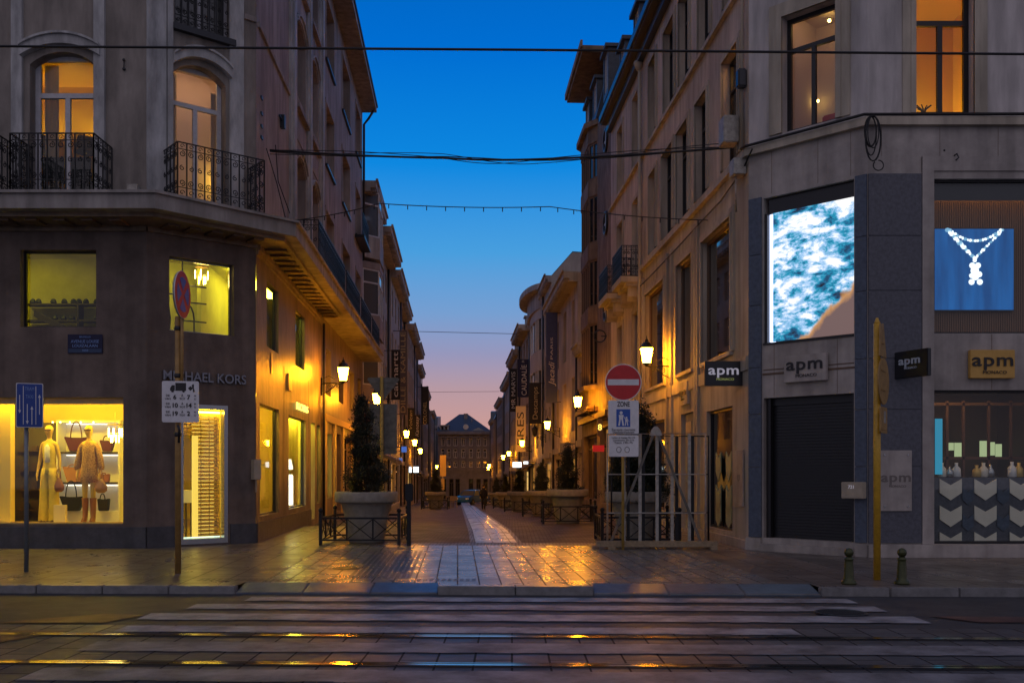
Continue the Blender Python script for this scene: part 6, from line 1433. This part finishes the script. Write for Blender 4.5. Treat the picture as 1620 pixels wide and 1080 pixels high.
for px, w in ((975,.65),(1030,.75)):     # low bushes beside the conifer behind the barrier
    t = copy_tree(T1); Y = 23.4; place(t, PX(px,Y), Y, 'low dark bush at the %s of the planter behind the barrier' % ('left' if px < 1000 else 'right'), w, px, dz=1.1)

# ------------------------------------------------------------------ steel barrier
Yb = 21.15; bx0, bx1 = PX(961,Yb), PX(1116,Yb); zt = PZ(686,Yb)
t = thing('steel_barrier', 'tall double steel bar barrier on wooden feet beside the no entry sign', 'barrier', ((bx0+bx1)/2, Yb, 0))
for dy, m, off in ((0,'galv',0),(.22,'iron',.11)):
    f = front(Yb+dy); g = MB()
    g.tube([f.p(bx0+off,0,.14), f.p(bx0+off,0,zt-off*.4), f.p(bx1+off,0,zt-off*.4), f.p(bx1+off,0,.14)], .024, 6); obj('frame', g, m, t)
    for k in range(1,6):
        x = bx0+(bx1-bx0)*k/6+off+random.uniform(-.015,.015); g = MB(); g.box(f, x-.034, x+.034, -.014, .014, .14, zt-off*.4); obj('bar', g, m, t)
    for z in (PZ(750,Yb), PZ(811,Yb)): g = MB(); g.tube([f.p(bx0+off,.025,z), f.p(bx1+off,.025,z)], .014, 5); obj('cross_rail', g, m, t)
f = front(Yb-.05); xa = PX(1037,Yb); g = MB()
for x in (PX(966,Yb), PX(1108,Yb)):
    d = .03; g.prism(f, [(x-d,.16),(x+d,.16),(xa+d+(.05 if x > xa else -.05),zt),(xa-d+(.05 if x > xa else -.05),zt)], -.01, .01)
obj('brace', g, 'signback', t)
g = MB(); g.prism(f, [(xa-.14,zt-.04),(xa+.14,zt-.04),(xa+.1,zt+.08),(xa+.03,zt+.16),(xa-.03,zt+.16),(xa-.1,zt+.08)], -.02, .012); obj('top_plate', g, 'galv', t)
g = MB(); g.wbox(bx0-.25, bx1+.25, Yb-.12, Yb+.02, .05, .18); g.wbox(bx0-.1, bx1+.15, Yb+.2, Yb+.3, .07, .16); obj('base_rail', g, 'wood', t, bevel=.008)
for x in (bx0-.28, bx0+.05, bx1+.12):
    g = MB(); g.wbox(x-.06, x+.1, Yb-.28 if x != bx0-.28 else Yb-.05, Yb+.55, -.0, .07); obj('foot', g, 'wood', t, bevel=.008)

# ------------------------------------------------------------------ traffic signs
def plate_round(g, fr, u, z, r, m=0, m2=None, w=0):
    g.disc(fr, u, z, r, w, w+.006, 40, m)
# no entry and pedestrian zone
Ys = 20.85; f = front(Ys); sx0 = PX(986,Ys)
t = thing('no_entry_sign', 'round red no entry sign over a white pedestrian zone plate beside the steel barrier', 'traffic sign', (sx0, Ys+.06, 0))
g = MB(); g.tube([(sx0,Ys+.06,0),(sx0,Ys+.06,PZ(580,Ys))], .032, 10); obj('pole', g, 'dull_warm_lit', t)
zc_ = PZ(604.5,Ys); r = 29/FP*Ys
g = MB(); g.disc(f, sx0, zc_, r, 0, .01, 48, 1); g.disc(f, sx0, zc_, r*.95, .0105, .013, 48, 0); g.box(f, sx0-r*.85, sx0+r*.85, .0135, .016, zc_-r*.16, zc_+r*.16, 1); g.disc(f, sx0, zc_, r*.97, -.012, -.0, 48, 2)
obj('disc', g, ['red','whiteplate','galv'], t)
a, b = PX(962,Ys), PX(1010.5,Ys); z0, z1 = PZ(686,Ys), PZ(633,Ys)
def rrect(g, fr, u0, u1, z0, z1, w0, w1, r, m=0):
    pts = []
    for cx, cz, a0 in ((u1-r,z1-r,0),(u0+r,z1-r,90),(u0+r,z0+r,180),(u1-r,z0+r,270)):
        for k in range(5): t_ = R(a0+k*22.5); pts.append((cx+r*math.cos(t_), cz+r*math.sin(t_)))
    g.prism(fr, pts, w0, w1, m)
um = (a+b)/2; k = Ys/FP
g = MB(); rrect(g, f, a, b, z0, z1, 0, .012, .03)
g.box(f, PX(975,Ys), PX(997,Ys), .0125, .015, PZ(675,Ys), PZ(647,Ys), 1)
text(g, f, 'ZONE', um, PZ(639.5,Ys), .015, .15, 2, fit=.27, offset=.002)
# adult and child figures
for cx_, s in ((982.5,1.0),(991,.62)):
    bz = PZ(673,Ys); H = 23*k*s; cu = PX(cx_,Ys)
    g.disc(f, cu, bz+H*.88, H*.11, .0155, .0175, 12, 0)
    g.prism(f, [(cu-H*.13,bz+H*.42),(cu+H*.13,bz+H*.42),(cu+H*.16,bz+H*.74),(cu-H*.16,bz+H*.74)], .0155, .0175, 0)
    for q in (-1,1): g.prism(f, [(cu+q*H*.02,bz+H*.44),(cu+q*H*.13,bz+H*.44),(cu+q*H*.2,bz),(cu+q*H*.09,bz)], .0155, .0178, 0)
    g.prism(f, [(cu+H*.12,bz+H*.72),(cu+H*.17,bz+H*.66),(cu+H*.34,bz+H*.42),(cu+H*.28,bz+H*.42)], .0155, .0179, 0)
text(g, f, 'Excepté riverains', um, PZ(679.5,Ys), .015, .075, 2, fit=.5); text(g, f, 'Uitgezonderd bewoners', um, PZ(683.5,Ys), .015, .065, 2, fit=.46)
obj('zone_plate', g, ['whiteplate','signblue','letters_dark'], t)
g = MB(); z0, z1 = PZ(722,Ys), PZ(688,Ys); rrect(g, f, a+.01, b-.005, z0, z1, 0, .012, .03)
for i, tx in enumerate(('Laden et lossen 5h-11h', 'Livraisons 5h-11h', 'Taxis 19h-7h')): text(g, f, tx, um, PZ(692+i*4,Ys), .015, .06, 1, fit=.5-.05*i)
for c in (979,992): g.tube([f.p(PX(c,Ys)+.05*math.cos(q), .014, PZ(711,Ys)+.06*math.sin(q)) for q in [j*math.pi/8 for j in range(17)]], .005, 4, 1)
obj('lower_plate', g, ['whiteplate','letters_dark'], t)
# lane sign
Ya = 16.25; ax = PX(38,Ya); fl = F(PX(47,Ya), Ya, math.cos(R(20)), math.sin(R(20)), math.sin(R(20)), -math.cos(R(20)))
t = thing('lane_sign', 'blue lane sign with white arrows and small lettering on a grey pole', 'traffic sign', (ax, Ya+.06, 0))
g = MB(); g.tube([(ax,Ya+.08,0),(ax,Ya+.08,PZ(612,Ya))], .036, 12); obj('pole', g, 'grey_pole', t)
hw = .205; z0, z1 = PZ(676,Ya), PZ(606,Ya)
g = MB(); rrect(g, fl, -hw, hw, z0, z1, 0, .012, .02, 1); rrect(g, fl, -hw+.012, hw-.012, z0+.012, z1-.012, .0125, .0145, .02, 0); g.box(fl, -hw, hw, -.05, -.001, z0+.02, z1-.02, 2)
for u in (-.095,.095): g.box(fl, u-.005, u+.005, .015, .017, z0+.05, z1-.05, 1)
def arrow(u, za, zb):
    s = 1 if zb > za else -1; g.box(fl, u-.006, u+.006, .015, .0175, za, zb, 1); g.prism(fl, [(u-.022,zb-s*.04),(u+.022,zb-s*.04),(u,zb+s*.015)], .015, .018, 1)
arrow(-.15, z1-.2, z0+.25); arrow(-.035, z1-.35, z0+.07); arrow(.035, z0+.05, z1-.4); arrow(.15, z0+.22, z1-.2)
text(g, fl, 'TRAM', 0, z1-.10, .016, .085, 3, fit=.14); text(g, fl, 'TAXI', 0, z1-.23, .016, .085, 3, fit=.11)
obj('plate', g, ['blue','whiteplate','frame_brown','text_blue'], t)
# no stopping sign with delivery plate
Yn = 16.06; nx = PX(280,Yn)
t = thing('no_stopping_sign', 'red and blue no stopping sign on a pole coloured orange for warm light, with a white delivery plate', 'traffic sign', (nx, Yn+.05, 0))
g = MB(); g.tube([(nx,Yn+.05,0),(nx,Yn+.05,PZ(500,Yn))], .05, 12); g.tube([(nx+.07,Yn+.03,PZ(660,Yn)),(nx+.085,Yn+.0,PZ(450,Yn))], .026, 8); obj('pole', g, 'ochre', t)  # orange of the pole stands in for warm street light
g = MB(); 
for z in (PZ(522,Yn), PZ(597,Yn), PZ(690,Yn)): g.lathe((nx,Yn+.05,z), [(.058,0),(.062,.02),(.062,.05),(.058,.07)], 12)
g.tube([(nx+.03,Yn,PZ(700,Yn)),(nx+.05,Yn-.02,PZ(680,Yn)),(nx+.02,Yn-.03,PZ(672,Yn))], .02, 6); obj('clamp', g, 'frame_dark', t)
an = R(90); fn = F(PX(290,Yn)-.0, Yn-.06, math.cos(an), math.sin(an), math.sin(an), -math.cos(an)); r = 37/FP*Yn; zc_ = PZ(467,Yn)
g = MB(); g.disc(fn, 0, zc_, r, 0, .012, 40, 2); g.disc(fn, 0, zc_, r*.98, .0125, .015, 40, 0)
for k in range(4):
    c = k*math.pi/2; pts = [(.13*r*math.cos(c)*1.2, .13*r*math.sin(c)*1.2)]
    for j in range(7): a_ = c+R(-33+11*j); pts.append((.74*r*math.cos(a_), .74*r*math.sin(a_)))
    g.prism(fn, [(u_, zc_+v_) for u_, v_ in pts], .0155, .018, 1)
g.disc(fn, 0, zc_, r*.96, -.03, -.001, 40, 3)
obj('disc', g, ['red','signblue','whiteplate','grey_pole'], t)
fp_ = F(PX(287,Yn), Yn-.04, math.cos(R(8)), math.sin(R(8)), math.sin(R(8)), -math.cos(R(8))); hw = .295; z0, z1 = PZ(668,Yn), PZ(603,Yn)
g = MB(); rrect(g, fp_, -hw, hw, z0, z1, 0, .014, .03)
g.box(fp_, -.08, .09, .015, .018, z1-.16, z1-.03, 1); g.prism(fp_, [(-.165,z1-.16),(-.09,z1-.16),(-.09,z1-.07),(-.135,z1-.07),(-.165,z1-.12)], .015, .018, 1)
for u in (-.125,.05): g.disc(fp_, u, z1-.165, .022, .0182, .02, 12, 1)
g.prism(fp_, [(.12,z1-.12),(.16,z1-.08),(.2,z1-.12),(.16,z1-.16)], .015, .018, 1); g.box(fp_, .2, .215, .015, .018, z1-.18, z1-.05, 1); g.prism(fp_, [(.18,z1-.07),(.2,z1-.05),(.23,z1-.17),(.215,z1-.18)], .015,.0178,1)
for i, (p, q) in enumerate((('6','7'),('10','14'),('19','2'))):
    z = z1-.27-i*.135
    text(g, fp_, p, -.09, z, .016, .10, 1, offset=.003); text(g, fp_, q, .13, z, .016, .10, 1, offset=.003)
    text(g, fp_, 'DE', -.2, z+.028, .016, .05, 1); text(g, fp_, 'VAN', -.2, z-.025, .016, .045, 1); text(g, fp_, 'À', .03, z+.028, .016, .05, 1); text(g, fp_, 'TOT', .03, z-.025, .016, .045, 1); text(g, fp_, 'H', .235, z+.028, .016, .045, 1); text(g, fp_, 'U', .235, z-.025, .016, .045, 1)
obj('delivery_plate', g, ['whiteplate','letters_dark'], t)
# pole on the right, warm light put into its yellow, with sign backs
Yy = 15.15; yx = PX(1387.5,Yy)
t = thing('sign_pole', 'pole with warm light in its yellow colour on the right, carrying the turned ochre backs of two road signs', 'traffic sign', (yx, Yy, 0))
g = MB(); g.tube([(yx,Yy,0),(yx,Yy,PZ(512,Yy))], .055, 14); g.lathe((yx,Yy,PZ(512,Yy)), [(.055,0),(.04,.03),(.02,.09)], 10); obj('pole', g, 'warm_lit_pole', t)
an = R(57); fy = F(PX(1393,Yy), Yy-.07, math.cos(an), math.sin(an), math.sin(an), -math.cos(an))
g = MB(); z0, z1 = PZ(565,Yy), PZ(512,Yy); g.prism(fy, [(-.16,z1-.03),(.05,z1),(.26,z0),(-.2,z0)], -.01, .01); 
g.box(fy, -.1, .1, .011, .02, z0+.2, z0+.22)
obj('upper_plate', g, 'ochre', t)
g = MB(); r = 37/FP*Yy; zc_ = PZ(603,Yy); g.disc(fy, .08, zc_, r, -.01, .01, 36)
for z in (zc_-.15, zc_+.15): g.box(fy, -.1, .2, .011, .02, z, z+.03)
obj('disc', g, 'ochre', t)
g = MB(); rrect(g, fy, -.15, .3, PZ(685,Yy), PZ(644,Yy), -.01, .012, .03)
g.box(fy, -.1, .2, .013, .02, PZ(680,Yy), PZ(678,Yy))
g.box(fy, .05, .2, .0125, .015, PZ(669,Yy), PZ(650,Yy), 1); obj('lower_plate', g, ['ochre','galv'], t)
# backs of signs over the left planter
Yk = 25.2; kx = PX(604.5,Yk); f = front(Yk)
t = thing('traffic_sign', 'grey backs of a triangular sign and a rectangular plate behind the left planter', 'traffic sign', (kx, Yk, 0))
g = MB(); g.tube([(kx,Yk-.06,0),(kx,Yk-.06,PZ(596,Yk))], .045, 10); obj('pole', g, 'dull_warm_lit', t)
g = MB(); g.prism(f, [(PX(581,Yk),PZ(600,Yk)),(PX(583,Yk),PZ(597,Yk)),(PX(629,Yk),PZ(597,Yk)),(PX(632,Yk),PZ(600,Yk)),(PX(608,Yk),PZ(632,Yk)),(PX(603,Yk),PZ(632,Yk))], 0, .015)
for y_ in (603,612): g.box(f, PX(586,Yk), PX(626,Yk), .016, .035, PZ(y_+2,Yk), PZ(y_,Yk))
obj('triangle', g, 'signback', t)
g = MB(); rrect(g, f, PX(584,Yk), PX(628,Yk), PZ(718,Yk), PZ(639,Yk), 0, .015, .03)
for y_ in (650,705): g.box(f, PX(585,Yk), PX(627,Yk), .016, .035, PZ(y_+2,Yk), PZ(y_,Yk))
obj('rectangle', g, 'signback', t)
# far blank panel on a pole
Yf = 80; f = front(Yf); b = gz(Yf); xm = PX(700.5,Yf)
t = thing('street_sign', 'orange lit blank sign panel on a post far down the street', 'sign', (xm, Yf, b)); g = MB(); g.tube([(xm,Yf+.05,b),(xm,Yf+.05,PZ(720,Yf))], .05, 8); obj('pole', g, 'galv', t)
g = MB(); g.box(f, PX(696,Yf), PX(705.5,Yf), -.03, 0, PZ(753,Yf), PZ(719.5,Yf)); g.box(f, PX(698,Yf), PX(703,Yf), -.03, .0, PZ(774,Yf), PZ(757,Yf)); obj('panel', g, 'gold', t)

# ------------------------------------------------------------------ bollards and posts
def bollard(px, label):
    Yb_ = 2601/(923.5-745); x = PX(px,Yb_); t = thing('bollard', label, 'bollard', (x, Yb_, 0), 'cast iron bollards on the right pavement')
    g = MB(); g.lathe((x,Yb_,0), [(.11,0),(.115,.02),(.105,.045),(.085,.06),(.075,.10),(.062,.34),(.06,.36),(.068,.37),(.068,.385),(.05,.40),(.045,.415)], 20); obj('shaft', g, 'green_iron', t)
    g = MB(); g.ball((x,Yb_,.475), .07, 12); obj('ball', g, 'green_iron', t)
bollard(1343, 'dark green iron bollard left of the yellow pole'); bollard(1427, 'dark green iron bollard right of the yellow pole')
Yq = 22.05; x = PX(647,Yq); t = thing('card_reader_post', 'slim black post with a reader box right of the left planter', 'post', (x, Yq, 0))
g = MB(); g.wbox(x-.045,x+.045,Yq-.045,Yq+.045,0,1.15); obj('post', g, 'iron', t, bevel=.01); g = MB(); g.wbox(x-.085,x+.10,Yq-.08,Yq+.08,1.02,1.42); obj('reader_box', g, 'iron', t, bevel=.02)
x = PX(940,24); 
# ------------------------------------------------------------------ person, seated figure, car, chairs
Y = 67.5; b = gz(Y); x = PX(765,Y)
t = thing('person', 'person in dark clothes walking away in the middle distance of the street', 'person', (0,0,0))
put(body(((.02,.02),(.02,-.06)), ((0,.12),(0,-.14)), scale=.96), 'body', t, 'skin')
g = MB(); g.loft([(0,0,.82,.2,.14),(0,0,1.0,.2,.145),(0,.01,1.2,.19,.13),(0,.01,1.34,.205,.125),(0,.01,1.42,.14,.09),(0,.01,1.48,.06,.06)], 18)
for s, dy in ((-1,.02),(1,-.05)): g.loft([(s*.245,-.02+dy,.9,.045,.045),(s*.225,.02+dy*.5,1.13,.055,.055),(s*.16,.01,1.38,.068,.068)], 12)
obj('coat', g, 'cloth_dark', t); g = MB()
for s, dy in ((-1,.12),(1,-.14)): g.loft([(s*.1,.03+dy,.07,.055,.06),(s*.1,-.01+dy*.5,.48,.07,.075),(s*.09,0,.86,.1,.11)], 14)
obj('trousers', g, 'cloth_dark', t); g = MB(); g.ball((0,.015,1.655), .092, 10, sz=1.1); obj('hair', g, 'bark', t)
for s, dy in ((-1,.12),(1,-.14)): g = MB(); g.loft([(s*.105,-.04+dy,.0,.045,.12),(s*.105,-.04+dy,.05,.045,.11),(s*.1,.0+dy,.09,.045,.06)], 12); obj('shoe', g, 'tyre', t)
t.location = (x, Y, b); t.rotation_euler.z = R(170)
# parked car beyond the person
Y = 94; b = gz(Y); x = PX(747,Y)
t = thing('parked_car', 'small blue car parked across the far end of the street', 'car', (0,0,0))
def cloft(secs, m, name, bevel=0):
    g = MB(); n = len(secs[0]); vs = [v for s_ in secs for v in s_]
    fs = [(i*n+k, i*n+(k+1)%n, (i+1)*n+(k+1)%n, (i+1)*n+k) for i in range(len(secs)-1) for k in range(n)]+[tuple(range(n))[::-1], tuple((len(secs)-1)*n+k for k in range(n))]
    g.add(vs, fs, 0, False); return obj(name, g, m, t, bevel=bevel)
prof = [(-1.95,.3),(-2.0,.55),(-1.9,.82),(-1.15,.95),(1.6,.98),(1.85,.85),(1.9,.5),(1.85,.3)]
cloft([[(u,y_,z_) for u, z_ in prof] for y_ in (-.82,.82)], 'carblue', 'body', .06)
top = [(-1.1,.93),(-.5,1.4),(.9,1.44),(1.55,.97)]
cloft([[(u,y_*(.86 if z_ > 1.2 else 1),z_) for u, z_ in top] for y_ in (-.76,.76)], 'pane_light', 'windows', .03)
g = MB(); g.prism(F(0,0,1,0,0,1), [(-.5,1.402),(.9,1.443),(.85,1.48),(-.4,1.44)], -.66, .66); 
for a_, b_ in (((-1.1,.94),(-.5,1.41)),((1.55,.97),(.9,1.45)),((.15,.95),(.15,1.42))):
    for s in (-1,1): g.tube([(a_[0],s*.765,a_[1]),(b_[0],s*.665,b_[1])], .035, 6)
obj('roof', g, 'carblue', t)
for u in (-1.25,1.2):
    for s in (-1,1):
        g = MB(); g.prism(F(0,0,1,0,0,1), [(u+.31*math.cos(k*math.pi/10), .31+.31*math.sin(k*math.pi/10)) for k in range(20)], s*.66, s*.85); wo = obj('wheel', g, 'tyre', t)
        g = MB(); g.prism(F(0,0,1,0,0,1), [(u+.19*math.cos(k*math.pi/8), .31+.19*math.sin(k*math.pi/8)) for k in range(16)], s*.85, s*.86); obj('rim', g, 'steel', wo)
for s in (-.6,.6): g = MB(); g.wbox(-1.99,-1.88,s-.16,s+.16,.6,.74); obj('headlight', g, 'whiteplate', t)
t.location = (x, Y, b); t.rotation_euler.z = R(62)
# terrace chairs and tables on the far left
for i, (px, Y) in enumerate(((709,74),(714,75),(719,74.5))):
    x = PX(px,Y); b = gz(Y); t = thing('terrace_chair', ['left','middle','right'][i]+' one of three orange lit terrace chairs far down the street', 'chair', (x,Y,b), 'terrace chairs')
    g = MB(); g.wbox(x-.2,x+.2,Y-.2,Y+.2,b+.43,b+.47); obj('seat', g, 'wood', t); g = MB(); g.wbox(x-.2,x+.2,Y+.18,Y+.21,b+.55,b+.9); obj('backrest', g, 'wood', t)
    for a_ in (-.18,.18):
        for c_ in (-.18,.18): g = MB(); g.wbox(x+a_-.02,x+a_+.02,Y+c_-.02,Y+c_+.02,b,b+(.43 if c_ < 0 else .9)); obj('leg', g, 'wood', t)
# awnings
def awning(px, Y, label, wd, m, sd):
    wx = PX(px,Y); fr = HL(0) if sd < 0 else HR(0); b = gz(Y); g = MB()
    g.add([fr.p(Y,0,b+3.6), fr.p(Y+wd,0,b+3.6), fr.p(Y+wd,1.5,b+2.9), fr.p(Y,1.5,b+2.9), fr.p(Y+wd,1.5,b+2.65), fr.p(Y,1.5,b+2.65), fr.p(Y,0,b+3.55), fr.p(Y+wd,0,b+3.55)], [(0,1,2,3),(3,2,4,5),(5,4,7,6),(0,3,5,6),(1,7,4,2)])
    one('awning', g, m, label, 'awning', fr.p(Y,0,b+3.6))
awning(0, 80, 'dark awning over a shop below the cream banner, right side', 6, 'cloth_dark', 1); awning(0, 88, 'dark awning over a shop far on the left side', 8, 'cloth_dark', -1); awning(0, 52, 'dark awning over the shop past the long canopy', 5, 'bannergrey', -1)

# ------------------------------------------------------------------ overhead wires
def wire(label, pts, r, m='wire', cat='cable', name='overhead_wire', sag=0, n=30, extra=None):
    g = MB(); P = []
    for i in range(len(pts)-1):
        a, b_ = Vector(pts[i]), Vector(pts[i+1])
        for k in range(n if i == len(pts)-2 else n):
            t_ = k/n; p = a.lerp(b_, t_); p.z -= sag*4*t_*(1-t_); P.append(p)
    P.append(Vector(pts[-1])); g.tube(P, r, 6)
    if extra: extra(g, P)
    return one(name, g, m, label, cat, P[0])
a = LC.at(245, 70, .12); 
wire('thin tram wire crossing the whole view high above the road', [pt(-500,70,9.6), pt(810,79,9.4), pt(2100,90,9.2)], .012)
e0 = LS.p(24.2,.1,LS.z(415,228)); e1 = Vector(RS.p(21.9,.1,RS.z(1165,233)))
def twig(g, P):
    for dy, r_, ph in ((.10,.010,0),(-.12,.009,2),(.05,.012,4)):
        g.tube([p+Vector((0,0,dy*math.sin(i/len(P)*math.pi*3+ph)*.9)) for i, p in enumerate(P)], r_, 5)
wire('thick bundle of black cables strung between the two corner buildings', [e0, pt(700,250,23.5), pt(850,252,23), e1], .026, sag=.03, extra=twig)
Q = [Vector(p) for p in (LS.p(24.3,.1,LS.z(413,228)), LS.p(24.6,.2,LS.z(425,260)), LS.p(24.8,.15,LS.z(432,330)))]
g = MB(); g.tube([LS.p(24.0,.05,LS.z(413,226)), LS.p(24.05,.3,LS.z(412,280)), LS.p(24.1,.5,LS.z(412,335))], .012, 5); g.tube([LS.p(25.2,.05,LS.z(436,235)), LS.p(25.3,.1,LS.z(436,290)), LS.p(25.9,.3,LS.z(446,345))], .012, 5)
one('hanging_cable', g, 'wire', 'two thin cables hanging from the bundle down to the left balcony', 'cable', LS.p(24.0,.05,12))
def bulbs(g, P):
    for i in range(3, len(P)-1, 2):
        g.tube([P[i], P[i]+Vector((0,0,-.12))], .014, 5); 
wire('string of small unlit bulbs crossing the street below the cable bundle', [LS.p(27,.1,LS.z(430,317)), pt(600,322,27), pt(870,327,27), RS.p(24,.1,RS.z(1150,325))], .013, sag=.06, n=18, extra=bulbs, name='string_lights', cat='string lights')
wire('faint thin wire crossing the street far away', [pt(650,524,70), pt(818,528,70)], .02)
wire('faintest low wire near the end of the street', [pt(668,620,110), pt(790,619,110)], .02)

# crown blocks behind the first fronts, so that no light comes through the roofs

g = MB(); pts = [(-30,11.95),(-6.75,11.95),(-6.5,12.0),(-6.42,12.1),(-6.5,12.2),(-6.75,12.25),(-30,12.25)]
g.slab([(x,y-.03*(x+6)) for x, y in pts], -.12, -.055); one('lane_separator', g, 'kerb_dark', 'low dark kerb separating the tram lane at the left edge of the road', 'kerb', (-8,12.1,-.12), bevel=.02)
for x, y, r, lb in ((4.2,12.35,.33,'round iron manhole cover in the road right of the crossing'),(-2.9,16.9,.25,'small round cover in the pavement left of the striped paving')):
    z = -.104 if y < 14 else .004
    g = MB(); g.lathe((x,y,z), [(r,0),(r,.006),(r*.92,.008),(r*.9,.004),(.01,.004)], 28)
    for k in range(-3,4): g.wbox(x-math.sqrt(max(0,(r*.85)**2-(k*r*.22)**2)), x+math.sqrt(max(0,(r*.85)**2-(k*r*.22)**2)), y+k*r*.22-.012, y+k*r*.22+.012, z+.003, z+.009)
    one('manhole_cover', g, 'gutter', lb, 'manhole cover', (x,y,z))
